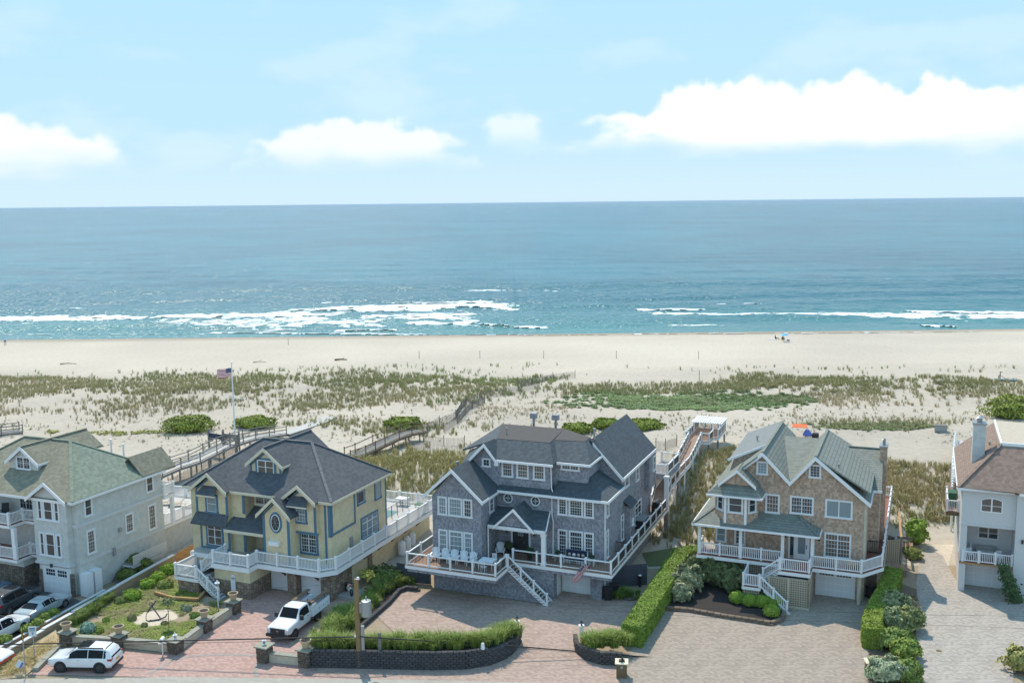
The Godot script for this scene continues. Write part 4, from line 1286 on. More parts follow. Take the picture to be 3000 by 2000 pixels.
func tan_house():
	var h := thing("shingle_house", "tan shingled house with twin gables and scalloped grey-green roof", "house", Vector3(28.09, 0, -80.02), TURN)
	var w := Shape.new()
	w.bb(Vector3(-11.6, 0, -12.8), Vector3(0.76, 8.3, -0.4))
	gable_wall(w, -5.4, 0.76, 8.3, -3.35, 11.7, -0.4, 0.3)
	w.solid([Vector3(-5.4, 8.3, -0.4), Vector3(-5.36, 9.4, -0.4), Vector3(-3.35, 11.7, -0.4)], Vector3(0, 0, -0.3))
	w.solid([Vector3(-11.6, 8.3, -0.401), Vector3(-5.37, 8.3, -0.401), Vector3(-5.37, 9.4, -0.401), Vector3(-7.68, 11.7, -0.401), Vector3(-11.0, 8.5, -0.401)], Vector3(0, 0, -0.3))
	w.solid([Vector3(-11.2, 8.4, -3.1), Vector3(-7.7, 8.4, -3.1), Vector3(-7.7, 11.75, -3.1), Vector3(-10.55, 10.4, -3.1)], Vector3(0, 0, -9.0))
	w.bb(Vector3(0.761, 0, -12), Vector3(1.6, 8.3, -4.3))
	# the bay on the porch roof
	w.solid([Vector3(-10.45, 5.9, 1.35), Vector3(-8.75, 5.9, 1.35), Vector3(-7.9, 5.9, 0.3), Vector3(-7.9, 5.9, -0.39), Vector3(-11.5, 5.9, -0.39), Vector3(-11.5, 5.9, 0.3)], Vector3(0, 2.5, 0))
	w.solid([Vector3(-10.75, 9.3, 1.2), Vector3(-8.3, 9.3, 1.2), Vector3(-9.52, 10.4, 1.2)], Vector3(0, 0, -1.5))
	w.bb(Vector3(-3.35, 0, -0.399), Vector3(-3.2, 2.5, 3.4))
	obj("wall", w, "tan_shingle", h)
	var r := Shape.new()
	gable_roof(r, -5.5, 1.05, 9.3, -3.35, 11.95, 0.0, -10.9)
	obj("roof", r, "green_roof", h)
	var r2 := Shape.new()
	r2.slab([Vector3(-3.35, 11.95, 0.0), Vector3(1.05, 8.42, 0.0), Vector3(1.05, 8.42, -4.1), Vector3(-3.35, 11.95, -10.9)], 0.16)
	r2.slab([Vector3(-5.36, 9.62, 0.001), Vector3(-3.35, 11.951, 0.001), Vector3(-3.35, 11.951, -10.9), Vector3(-5.36, 9.62, -10.9)], 0.16)
	r2.slab([Vector3(-7.66, 11.95, 0.002), Vector3(-5.36, 9.6, 0.002), Vector3(-5.36, 9.6, -12.9), Vector3(-7.66, 11.95, -12.9)], 0.16)
	r2.slab([Vector3(-11.95, 8.4, 0.9), Vector3(-7.66, 11.95, 0.0), Vector3(-7.66, 11.95, -12.9), Vector3(-11.95, 8.4, -12.9)], 0.16)
	r2.slab([Vector3(-5.36, 9.65, -0.2), Vector3(-3.6, 11.35, -9.5), Vector3(-7.4, 11.35, -9.5)], 0.12)
	r2.slab([Vector3(1.05, 8.42, -4.1), Vector3(1.75, 8.42, -4.1), Vector3(1.6, 10.75, -9.7), Vector3(-2.8, 10.75, -9.7)], 0.16)
	r2.slab([Vector3(-2.8, 10.75, -9.7), Vector3(1.6, 10.75, -9.7), Vector3(1.75, 8.42, -13), Vector3(-2, 8.42, -13)], 0.16)
	# bay roof and porch roof
	r2.slab([Vector3(-11.95, 8.45, 1.75), Vector3(-7.4, 8.45, 1.75), Vector3(-8.2, 9.4, 0.9), Vector3(-10.9, 9.4, 0.9)], 0.12)
	r2.slab([Vector3(-7.4, 8.45, 1.75), Vector3(-7.4, 8.45, -0.4), Vector3(-8.2, 9.4, -0.4), Vector3(-8.2, 9.4, 0.9)], 0.12)
	r2.slab([Vector3(-11.95, 8.45, 0.8), Vector3(-11.95, 8.45, 1.75), Vector3(-10.9, 9.4, 0.9), Vector3(-10.9, 9.4, -0.4)], 0.12)
	gable_roof(r2, -11.0, -7.95, 9.3, -9.5, 10.62, 1.5, -1.6, 0.12)
	r2.slab([Vector3(-13.16, 5.72, 1.75), Vector3(-2.75, 5.72, 1.75), Vector3(-4.7, 6.7, -0.39), Vector3(-11.6, 6.7, -0.39)], 0.12)
	r2.slab([Vector3(-2.75, 5.72, 1.75), Vector3(-2.75, 5.72, -0.39), Vector3(-4.7, 6.7, -0.39)], 0.12)
	r2.slab([Vector3(-13.16, 5.72, -6.0), Vector3(-13.16, 5.72, 1.75), Vector3(-11.6, 6.7, -0.39), Vector3(-11.6, 6.7, -6.0)], 0.12)
	obj("scalloped_roof", r2, "green_roof", h)
	var caps := Shape.new()
	for e in [[Vector3(-3.35, 12.0, 0), Vector3(-3.35, 12.0, -10.9)], [Vector3(-7.66, 12.0, 0), Vector3(-7.66, 12.0, -12.9)], [Vector3(1.05, 8.47, -4.1), Vector3(-2.8, 10.8, -9.7)], [Vector3(-2.8, 10.8, -9.7), Vector3(1.6, 10.8, -9.7)], [Vector3(-2.75, 5.76, 1.75), Vector3(-4.7, 6.74, -0.4)], [Vector3(-13.16, 5.76, 1.75), Vector3(-11.6, 6.74, -0.4)]]:
		caps.beam(e[0], e[1], 0.24, 0.06)
	obj("ridge_cap", caps, "green_roof", h)
	var sh := Shape.new()
	sh.slab([Vector3(-7.66, 12.03, -3.0), Vector3(-7.66, 12.03, -12.9), Vector3(-11.0, 10.55, -13.2), Vector3(-11.0, 10.35, -2.9)], 0.16)
	obj("shed_roof", sh, "shed_roof", h)
	var t := Shape.new()
	rake(t, [Vector2(-5.36, 9.62), Vector2(-3.35, 11.98), Vector2(1.1, 8.4)], 0.01, 0.27)
	rake(t, [Vector2(-9.7, 10.2), Vector2(-7.66, 11.98), Vector2(-5.36, 9.62)], 0.012, 0.27)
	rake(t, [Vector2(-11.05, 9.3), Vector2(-9.5, 10.64), Vector2(-7.9, 9.3)], 1.51, 0.18)
	t.bb(Vector3(-12.0, 8.28, 1.72), Vector3(-7.35, 8.44, 1.84)); t.bb(Vector3(-7.4, 8.281, -0.4), Vector3(-7.3, 8.44, 1.719))
	t.bb(Vector3(-13.2, 5.55, 1.72), Vector3(-2.7, 5.72, 1.84)); t.bb(Vector3(-2.75, 5.551, -0.39), Vector3(-2.65, 5.72, 1.719)); t.bb(Vector3(-13.24, 5.55, -6), Vector3(-13.14, 5.72, 1.719))
	t.bb(Vector3(1.02, 8.22, -4.1), Vector3(1.14, 8.42, 0.0)); t.bb(Vector3(1.141, 8.22, -4.15), Vector3(1.8, 8.42, -4.05))
	t.beam(Vector3(-11.05, 10.3, -2.87), Vector3(-7.7, 11.9, -2.95), 0.08, 0.2)
	obj("trim", t, "white_paint", h)
	var cb := Shape.new()
	cb.bb(Vector3(0.6, 2.9, -0.42), Vector3(0.79, 8.2, -0.36))
	obj("corner_board", cb, "cream_stucco", h)
	var ch := Shape.new()
	ch.bb(Vector3(1.35, 0, -9.4), Vector3(1.95, 11.3, -8.0))
	obj("chimney", ch, "tan_shingle", h)
	var cc := Shape.new()
	cc.bb(Vector3(1.28, 11.3, -9.5), Vector3(2.02, 11.42, -7.9)); cc.tube([Vector3(1.65, 11.4, -8.6), Vector3(1.65, 12.0, -8.6)], 0.13, 8)
	for k in 3: cc.lathe(Vector3(1.65, 11.55 + k * 0.16, -8.6), [[0.13, 0.0], [0.2, 0.03], [0.13, 0.07]], 10)
	obj("chimney_cap", cc, "grey_metal", h)
	var A := front(-0.4)
	window(h, A, -8.19, -7.21, 9.92, 11.1, {"cols": 3, "rows": 4, "rail": false, "glass": "curtain_glass"})
	window(h, A, -3.9, -2.9, 10.02, 11.2, {"cols": 3, "rows": 4, "rail": false})
	window(h, A, -7.38, -6.19, 6.65, 8.33, {"cols": 4, "rows": 4, "glass": "warm_glass"})
	window(h, A, -5.35, -3.42, 6.8, 8.36, {"units": 2, "cols": 4, "rows": 4})
	window(h, A, -2.5, -0.32, 6.78, 8.36, {"units": 2, "cols": 0, "rows": 0, "rail": false, "glass": "curtain_glass"})
	window(h, A, -2.5, -0.34, 3.35, 5.5, {"units": 2, "cols": 4, "rows": 4, "transom": 0.5, "glass": "warm_glass"})
	window(h, A, -11.55, -10.6, 3.6, 5.0, {"glass": "curtain_glass"})
	window(h, A, -9.93, -8.99, 3.55, 4.95, {"cols": 2, "rows": 4})
	window(h, front(1.35), -10.25, -8.95, 6.85, 8.35, {"glass": "glass"})
	for q in [[Vector3(-8.75, 0, 1.35), Vector3(-7.9, 0, 0.3)], [Vector3(-10.45, 0, 1.35), Vector3(-11.5, 0, 0.3)]]:
		var dir: Vector3 = (q[1] - q[0]).normalized()
		var n := dir.cross(Vector3.UP)
		if n.z < 0: n = -n
		window(h, [q[0], dir, n], 0.25, 1.15, 6.85, 8.35, {})
	for p in [Vector3(-10.45, 0, 1.38), Vector3(-8.75, 0, 1.38)]:
		var s := Shape.new()
		s.bb(p + Vector3(-0.1, 5.95, -0.08), p + Vector3(0.1, 8.4, 0.08))
		obj("bay_corner", s, "white_paint", h)
	var d := Shape.new()
	plate(d, A, -4.85, -3.75, 2.9, 5.05, 0.0, 0.06)
	var door := obj("front_door", d, "white_paint", h)
	var dp := Shape.new()
	plate(dp, A, -4.6, -4.0, 3.4, 4.9, 0.06, 0.07)
	obj("door_pane", dp, "curtain_glass", door)
	var hd := Shape.new()
	hd.bb(Vector3(-3.92, 3.85, -0.34), Vector3(-3.87, 4.2, -0.28))
	obj("door_handle", hd, "black_metal", door)
	for x in [[-5.25, -4.95], [-3.65, -3.4]]:
		var s := Shape.new()
		plate(s, A, x[0], x[1], 3.2, 4.95, 0.0, 0.05)
		obj("side_light", s, "glass", h)
	boards(h, [[A, -5.4, -5.25, 2.9, 5.2], [A, -4.95, -4.85, 2.9, 5.2], [A, -3.75, -3.65, 2.9, 5.2], [A, -3.4, -3.25, 2.9, 5.2], [A, -5.25, -3.4, 5.05, 5.2]], "white_paint")
	lantern(h, Vector3(-5.65, 4.85, -0.4)); lantern(h, Vector3(-2.9, 4.85, -0.4))
	for x in [-12.65, -9.15, -5.68, -3.3]:
		var s := Shape.new()
		s.bb(Vector3(x - 0.13, 2.9, 0.95), Vector3(x + 0.13, 5.6, 1.21)); s.bb(Vector3(x - 0.17, 5.4, 0.91), Vector3(x + 0.17, 5.6, 1.25))
		obj("porch_post", s, "white_paint", h)
	deck(h, [[Vector2(-12.85, 1.35), Vector2(0.65, 1.35), Vector2(0.761, 1.25), Vector2(0.761, -0.399), Vector2(-12.85, -0.399)], [Vector2(0.762, 1.25), Vector2(2.25, -0.9), Vector2(2.25, -22.5), Vector2(0.762, -22.5)], [Vector2(-5.75, 2.95), Vector2(-3.2, 2.95), Vector2(-3.2, 1.351), Vector2(-5.75, 1.351)], [Vector2(-8, -12.81), Vector2(0.761, -12.81), Vector2(0.761, -22.5), Vector2(-8, -22.5)]], 2.9, 0.3, "red_deck", "white_paint")
	var wr := {"gap": 0.15, "bw": 0.055, "step": 1.8}
	railing(h, [Vector3(-12.65, 0, -0.3), Vector3(-12.65, 0, 1.1), Vector3(-5.68, 0, 1.1)], 2.9, wr)
	railing(h, [Vector3(-5.6, 0, 2.8), Vector3(-3.32, 0, 2.8), Vector3(-3.32, 0, 1.25), Vector3(0.6, 0, 1.25), Vector3(2.1, 0, -0.9), Vector3(2.15, 0, -22.3), Vector3(-3, 0, -22.3)], 2.9, wr)
	# double flight of steps with a corner landing
	flight(h, Vector3(-5.7, 2.9, 1.6), Vector3(-7.0, 1.85, 1.6), Vector3(0, 0, 1.2), "red_deck")
	stair_rail(h, Vector3(-5.7, 2.9, 2.8), Vector3(-7.0, 1.85, 2.8), 1)
	deck(h, [[Vector2(-8.5, 4.1), Vector2(-7.0, 4.1), Vector2(-7.0, 1.5), Vector2(-8.5, 1.5)]], 1.65, 0.25, "red_deck", "white_paint")
	railing(h, [Vector3(-8.4, 0, 1.7), Vector3(-8.4, 0, 4.0), Vector3(-7.1, 0, 4.0)], 1.65, wr)
	flight(h, Vector3(-7.0, 1.65, 2.9), Vector3(-4.85, 0, 3.7), Vector3(0.3, 0, 1.1), "red_deck")
	stair_rail(h, Vector3(-7.05, 1.65, 4.0), Vector3(-4.75, 0.05, 4.85), 2)
	var la := Shape.new()
	la.bb(Vector3(-6.5, 0, 3.1), Vector3(-3.2, 2.45, 3.35)); la.bb(Vector3(-8.45, 0, 3.2), Vector3(-7.1, 1.35, 3.9)); la.bb(Vector3(-12.5, 0, 0.6), Vector3(-5.7, 2.5, 0.7))
	obj("lattice_panel", la, "lattice", h)
	var lf := Shape.new()
	for b in [[-6.5, -6.35], [-4.95, -4.8], [-3.35, -3.18]]: lf.bb(Vector3(b[0], 0, 3.35), Vector3(b[1], 2.5, 3.4))
	lf.bb(Vector3(-6.5, 0, 3.351), Vector3(-3.18, 0.18, 3.401))
	obj("lattice_frame", lf, "cream_stucco", h)
	garage_door(h, front(-0.39), -2.95, -0.05, 2.25, 5)
	var po := Shape.new()
	po.tube([Vector3(0.45, 0, 0.6), Vector3(0.45, 2.6, 0.6)], 0.17, 12)
	obj("deck_column", po, "cream_stucco", h)
	var gate := Shape.new()
	for k in 8: gate.bb(Vector3(0.8 + k * 0.18, 2.95, -4.0), Vector3(0.83 + k * 0.18, 4.0, -3.97))
	gate.bb(Vector3(0.78, 3.95, -4.01), Vector3(2.1, 4.02, -3.96)); gate.bb(Vector3(0.78, 3.0, -4.01), Vector3(2.1, 3.06, -3.96))
	obj("deck_gate", gate, "black_metal", h)
	var pool := Shape.new()
	pool.bb(Vector3(-5.5, 2.9, -18.5), Vector3(1.65, 2.92, -13.2))
	obj("pool_water", pool, "pool_water", h)
	for p in [Vector3(-1.6, 10.7, -1.4), Vector3(-9.0, 11.5, -6.0)]: pipe_vent(h, p, 0.35, 0.07)

func white_house():
	var h := thing("stucco_house", "white stucco house with brown shingle roof, recessed balcony and climbing vine", "house", Vector3(34.6, 0, -81.0), TURN)
	h.position = Vector3(37.66, 0, -82.1)
	var w := Shape.new()
	w.bb(Vector3(0, 5.88, -14), Vector3(4.1, 9.0, 0))
	w.bb(Vector3(0, 2.5, -14), Vector3(4.1, 5.879, -2.5))
	w.bb(Vector3(0, 0, -14), Vector3(4.1, 2.499, -1.65))
	w.bb(Vector3(4.1, 0, -14), Vector3(12, 8.9, 0.45))
	w.bb(Vector3(0, 0, -0.45), Vector3(0.5, 5.879, 0)); w.bb(Vector3(0, 0, -1.649), Vector3(0.2, 2.2, -0.451))
	w.bb(Vector3(0, 2.5, -2.499), Vector3(0.12, 5.879, -0.451))
	w.bb(Vector3(-0.05, 5.75, 0.001), Vector3(4.1, 5.95, 0.05))
	obj("wall", w, "white_stucco", h)
	var r := Shape.new()
	r.slab([Vector3(-0.4, 9.05, 0.4), Vector3(3.9, 9.05, 0.4), Vector3(4.3, 9.05, 0.8), Vector3(13, 9.05, 0.8), Vector3(13, 12.1, -3.5), Vector3(2.95, 12.1, -3.5)], 0.16)
	r.slab([Vector3(-0.4, 9.05, -14.2), Vector3(-0.4, 9.05, 0.4), Vector3(2.95, 12.1, -3.5), Vector3(3.05, 12.1, -13.3)], 0.16)
	obj("roof", r, "brown_roof", h)
	var fr := Shape.new()
	fr.slab([Vector3(3.0, 12.14, -3.5), Vector3(13, 12.14, -3.5), Vector3(13, 12.14, -13.3), Vector3(3.05, 12.14, -13.3)], 0.1)
	obj("flat_roof", fr, "sand_roof", h)
	var cap := Shape.new()
	cap.beam(Vector3(-0.4, 9.09, 0.4), Vector3(2.95, 12.15, -3.5), 0.28, 0.07)
	obj("ridge_cap", cap, "brown_roof", h)
	var par := Shape.new()
	par.bb(Vector3(2.9, 12.0, -3.55), Vector3(13, 12.28, -3.4)); par.bb(Vector3(2.9, 12.0, -13.3), Vector3(3.05, 12.28, -3.551))
	obj("roof_curb", par, "white_paint", h)
	var t := Shape.new()
	t.bb(Vector3(-0.45, 8.85, 0.36), Vector3(3.9, 9.04, 0.46)); t.bb(Vector3(4.2, 8.85, 0.78), Vector3(13, 9.04, 0.88)); t.bb(Vector3(-0.48, 8.85, -14), Vector3(-0.38, 9.041, 0.359))
	obj("eaves_board", t, "white_paint", h)
	var A := front(0.0)
	# arched pair of windows
	var win := Shape.new()
	for e in [[0.0, 0.0]]:
		var pts := []
		pts.append(Vector3(1.42, 7.05, 0)); pts.append(Vector3(3.1, 7.05, 0))
		for k in 9:
			var a := PI * k / 8.0
			pts.append(Vector3(2.26 + 0.84 * cos(a), 7.95 + 0.36 * sin(a), 0))
		win.solid(pts, Vector3(0, 0, 0.06))
	var wm := obj("arched_window", win, "white_paint", h)
	for q in [[1.52, 2.2], [2.32, 3.0]]:
		var p := Shape.new()
		var pts := [Vector3(q[0], 7.15, 0.06), Vector3(q[1], 7.15, 0.06)]
		for k in 5:
			var x := lerpf(q[1], q[0], k / 4.0)
			pts.append(Vector3(x, 7.86 + 0.36 * sqrt(maxf(0, 1.0 - pow((x - 2.26) / 0.86, 2.0))), 0.06))
		p.solid(pts, Vector3(0, 0, 0.012))
		obj("pane", p, "warm_glass", wm)
		var b := Shape.new()
		b.bb(Vector3(q[0], 7.6, 0.072), Vector3(q[1], 7.64, 0.085))
		obj("sash_bar", b, "white_paint", wm)
	window(h, front(-2.5), 1.45, 3.1, 3.95, 5.05, {"units": 2, "w": 0.07})
	deck(h, [[Vector2(-0.02, 0.1), Vector2(4.099, 0.1), Vector2(4.099, -2.499), Vector2(-0.02, -2.499)]], 2.6, 0.14, "red_deck", "new_wood")
	railing(h, [Vector3(0.25, 0, 0.02), Vector3(4.0, 0, 0.02)], 2.6, {"step": 1.25, "post": 0.16, "h": 0.92})
	garage_door(h, front(-1.64), 0.55, 3.4, 2.2)
	lantern(h, Vector3(4.65, 4.95, 0.45)); 
	var ch := Shape.new()
	ch.bb(Vector3(0.75, 9.5, -5.2), Vector3(1.75, 13.6, -3.9)); 
	obj("chimney", ch, "grey_stucco", h)
	var cc := Shape.new()
	cc.bb(Vector3(0.68, 13.6, -5.28), Vector3(1.82, 13.75, -3.82)); cc.lathe(Vector3(1.25, 13.75, -4.5), [[0.22, 0.0], [0.22, 0.3], [0.4, 0.36], [0.1, 0.5], [0.0, 0.5]], 12)
	obj("chimney_cap", cc, "grey_metal", h)
	# little balcony on the side wall and the long walkway railing behind
	deck(h, [[Vector2(-1.1, -4.1), Vector2(-0.01, -4.1), Vector2(-0.01, -8.5), Vector2(-1.1, -8.5)]], 5.6, 0.3, "red_deck", "brown_wood")
	railing(h, [Vector3(-0.1, 0, -4.2), Vector3(-1.0, 0, -4.2), Vector3(-1.0, 0, -8.4)], 5.6, {"post": 0.16})
	pipe_vent(h, Vector3(2.2, 11.3, -6.0), 0.3)
	var sw := Shape.new()
	sw.bb(Vector3(0.9, 2.65, -2.3), Vector3(1.0, 3.5, -2.2))
	obj("balcony_post", sw, "white_paint", h)


# ---------------------------------------------------------------- paving, beds and walls
func make_paving():
	sheet("road", [Vector3(-48.43, 0, -67.44), Vector3(-36.46, 0, -67.57), Vector3(-24.42, 0, -67.66), Vector3(-8.38, 0, -66.87), Vector3(-0.26, 0, -66.33), Vector3(45.37, 0, -63.63), Vector3(60, 0, -40), Vector3(-60, 0, -40)], 0.016, "asphalt")
	sheet("yellow_house_driveway", [Vector3(-34.73, 0, -68.26), Vector3(-34.46, 0, -72.91), Vector3(-30.26, 0, -72.09), Vector3(-25.66, 0, -71.4), Vector3(-24.56, 0, -75.3), Vector3(-23.05, 0, -78.57), Vector3(-24.05, 0, -83.33), Vector3(-15.02, 0, -83.85), Vector3(-12.45, 0, -79.33), Vector3(-14.85, 0, -72.01), Vector3(-14.93, 0, -69.19), Vector3(-14.11, 0, -68.1), Vector3(-7.66, 0, -66.8), Vector3(-24.4, 0, -67.6)], 0.004, "pink_paver")
	sheet("blue_house_driveway", [Vector3(-14.88, 0, -68.91), Vector3(-2.22, 0, -68.88), Vector3(-0.25, 0, -70.5), Vector3(0.53, 0, -72.81), Vector3(-8.55, 0, -73.04), Vector3(-11.32, 0, -78.26), Vector3(-10.49, 0, -80.56), Vector3(-9.62, 0, -83.69), Vector3(2.73, 0, -79.98), Vector3(3.85, 0, -82.54), Vector3(7.39, 0, -82.06), Vector3(11.4, 0, -82.33), Vector3(8.55, 0, -75.08), Vector3(4.59, 0, -71.52), Vector3(5.67, 0, -69.24), Vector3(7.83, 0, -68.64), Vector3(8.1, 0, -66.8), Vector3(8.65, 0, -65.53), Vector3(-7.65, 0, -66.7), Vector3(-14.06, 0, -67.83)], 0.008, "rose_paver")
	sheet("tan_house_driveway", [Vector3(8.64, 0, -65.43), Vector3(7.71, 0, -66.55), Vector3(8.33, 0, -70.86), Vector3(11.69, 0, -78.33), Vector3(14.93, 0, -77.89), Vector3(20.02, 0, -75.11), Vector3(22.06, 0, -77.7), Vector3(23.98, 0, -81.59), Vector3(29.12, 0, -81.45), Vector3(29.74, 0, -79.96), Vector3(27.04, 0, -74.6), Vector3(25.87, 0, -70.14), Vector3(24.89, 0, -67.7), Vector3(24.13, 0, -64.2)], 0.012, "buff_paver")
	sheet("white_house_driveway", [Vector3(27.32, 0, -64.13), Vector3(28.25, 0, -67.63), Vector3(33.38, 0, -79.86), Vector3(34.72, 0, -83.6), Vector3(38.42, 0, -91.67), Vector3(39.64, 0, -93.07), Vector3(39.91, 0, -90.24), Vector3(38.62, 0, -85.09), Vector3(38.54, 0, -83.88), Vector3(42.61, 0, -84.97), Vector3(44.79, 0, -79.54), Vector3(40.01, 0, -70.65), Vector3(34.79, 0, -66.69), Vector3(33.45, 0, -63.75)], 0.010, "grey_paver")
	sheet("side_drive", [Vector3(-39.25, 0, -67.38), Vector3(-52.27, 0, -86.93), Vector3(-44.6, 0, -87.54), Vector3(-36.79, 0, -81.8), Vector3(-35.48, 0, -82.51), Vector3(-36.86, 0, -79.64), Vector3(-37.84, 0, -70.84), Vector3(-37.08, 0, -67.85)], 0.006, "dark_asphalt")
	sheet("sand_path", [Vector3(37.92, 0, -91.22), Vector3(39.87, 0, -94.04), Vector3(43.88, 0, -106.13), Vector3(46.96, 0, -107.27), Vector3(42.06, 0, -92.99), Vector3(39.24, 0, -87.59), Vector3(39.31, 0, -90.71)], 0.004, "sand")
	sheet("yard_path", [Vector3(-13.65, 0, -86.63), Vector3(-11.81, 0, -86.57), Vector3(-10.03, 0, -93.21), Vector3(-11.84, 0, -94.72)], 0.006, "concrete")
	sheet("yard_lawn", [Vector3(12.06, 0, -92.04), Vector3(16.24, 0, -93.82), Vector3(19.65, 0, -97.78), Vector3(17.33, 0, -89.13), Vector3(12.22, 0, -88.41)], 0.006, "lawn")
	# paver bands that curve across the yellow house's entrance
	for q in [[Vector3(-25.28, 0, -70.26), Vector3(-23.02, 0, -71.92), Vector3(-18.37, 0, -70.65), 0.3], [Vector3(-18.72, 0, -69.55), Vector3(-18.77, 0, -68.47), Vector3(-18.31, 0, -67.57), 0.35], [Vector3(-25.25, 0, -70.54), Vector3(-25.41, 0, -69.16), Vector3(-26.27, 0, -68.12), 0.3]]:
		var s := Shape.new()
		var last := []
		for k in 13:
			var t := k / 12.0
			var p: Vector3 = q[0].lerp(q[1], t).lerp(q[1].lerp(q[2], t), t)
			var d: Vector3 = (q[1] - q[0]).lerp(q[2] - q[1], t).normalized()
			var n: Vector3 = d.cross(Vector3.UP) * q[3] / 2
			var now := [p + n + Vector3(0, 0.012, 0), p - n + Vector3(0, 0.012, 0)]
			if last: s.poly([last[0], now[0], now[1], last[1]])
			last = now
		struct("driveway_band", s, "band_paver")
	var drain := Shape.new()
	drain.lathe(Vector3(31.19, 0, -70.48) + Vector3(0, 0.012, 0), [[0.22, 0.0], [0.2, 0.012], [0.0, 0.012]], 18)
	tag(obj("drain_cover", drain, "brown_wood"), "small round rusty drain cover in the pale grey driveway", "drain cover")
	var bank := Shape.new()
	bank.slab([Vector3(-36.42, 0, -67.49) + Vector3(0, 0.05, 0), Vector3(-34.9, 0, -67.92) + Vector3(0, 0.05, 0), Vector3(-34.55, 0, -72.73) + Vector3(0, 0.3, 0), Vector3(-35.88, 0, -75.11) + Vector3(0, 0.4, 0), Vector3(-37.63, 0, -70.18) + Vector3(0, 0.1, 0)], 0.5)
	struct("dry_bank", bank, "dry_bank")
	sheet("front_garden", [Vector3(-34.56, 0, -73.35), Vector3(-30.1, 0, -72.47), Vector3(-25.57, 0, -71.69), Vector3(-24.62, 0, -74.98), Vector3(-23.68, 0, -79.67), Vector3(-26.1, 0, -81.98), Vector3(-29.08, 0, -83.12), Vector3(-31.29, 0, -88.29), Vector3(-35.55, 0, -76.24)], 0.28, "soil")
	var disc := Shape.new()
	disc.lathe(Vector3(-28.85, 0.28, -77.44), [[1.75, 0.0], [1.72, 0.03], [0.0, 0.03]], 30)
	struct("pebble_circle", disc, "pebble")
	var bed := Shape.new()
	var isl := [Vector3(12.21, 0, -78.89), Vector3(14.17, 0, -78.44), Vector3(20.18, 0, -75.73), Vector3(21.36, 0, -76.91), Vector3(21.65, 0, -78.44), Vector3(20.23, 0, -80.27), Vector3(19.29, 0, -81.75), Vector3(20.9, 0, -88.79), Vector3(17.06, 0, -88.91), Vector3(15.31, 0, -88.96)]
	sheet("mulch_bed", isl, 0.22, "mulch")
	var kerb := [Vector3(11.8, 0, -78.7), Vector3(14.12, 0, -78.15), Vector3(16.72, 0, -76.84), Vector3(20.09, 0, -75.37), Vector3(21, 0, -75.99), Vector3(21.57, 0, -77.09), Vector3(21.74, 0, -78.04)]
	block_wall("garden_kerb", "low curved kerb of tan blocks around the dark mulch bed", "kerb", kerb, [0.3, 0.3, 0.3, 0.3, 0.3, 0.3, 0.3], 0.16, 0.55, 0.3, Color(0.46, 0.34, 0.24))
	sheet("planting_strip", [Vector3(-15.07, 0, -71.96), Vector3(-15.34, 0, -75.66), Vector3(-14.22, 0, -79.41), Vector3(-13.48, 0, -80.19), Vector3(-10.63, 0, -86.85), Vector3(-10.5, 0, -85.54), Vector3(-9.62, 0, -83.71), Vector3(-10.49, 0, -80.58), Vector3(-12.04, 0, -75.76), Vector3(-13.26, 0, -74.02), Vector3(0.06, 0, -74.01), Vector3(0.31, 0, -73.02), Vector3(-2.12, 0, -69.18), Vector3(-9.08, 0, -68.73)], 0.02, "mulch")
	var raised := [Vector3(-14.71, 1.1, -69.56), Vector3(-14.27, 1.1, -70.19), Vector3(-12.71, 1.1, -70.89), Vector3(-9.25, 1.1, -70.45), Vector3(-2.31, 1.05, -71.14), Vector3(-0.36, 0.7, -73.05), Vector3(0.34, 0.6, -72.07), Vector3(-0.11, 0.9, -70.66), Vector3(-1.15, 1, -69.63), Vector3(-2.18, 1.1, -69.13), Vector3(-5.91, 1.1, -68.98), Vector3(-9.12, 1.1, -69.34)]
	sheet("raised_bed", raised, 1.08, "mulch")
	sheet("right_planting_strip", [Vector3(25.5, 0, -67.91), Vector3(25.99, 0, -70.35), Vector3(33.17, 0, -84.21), Vector3(34.27, 0, -82.31), Vector3(33.05, 0, -79.27), Vector3(28.28, 0, -67.85), Vector3(28.09, 0, -65.58), Vector3(24.83, 0, -65.66)], 0.02, "bark")

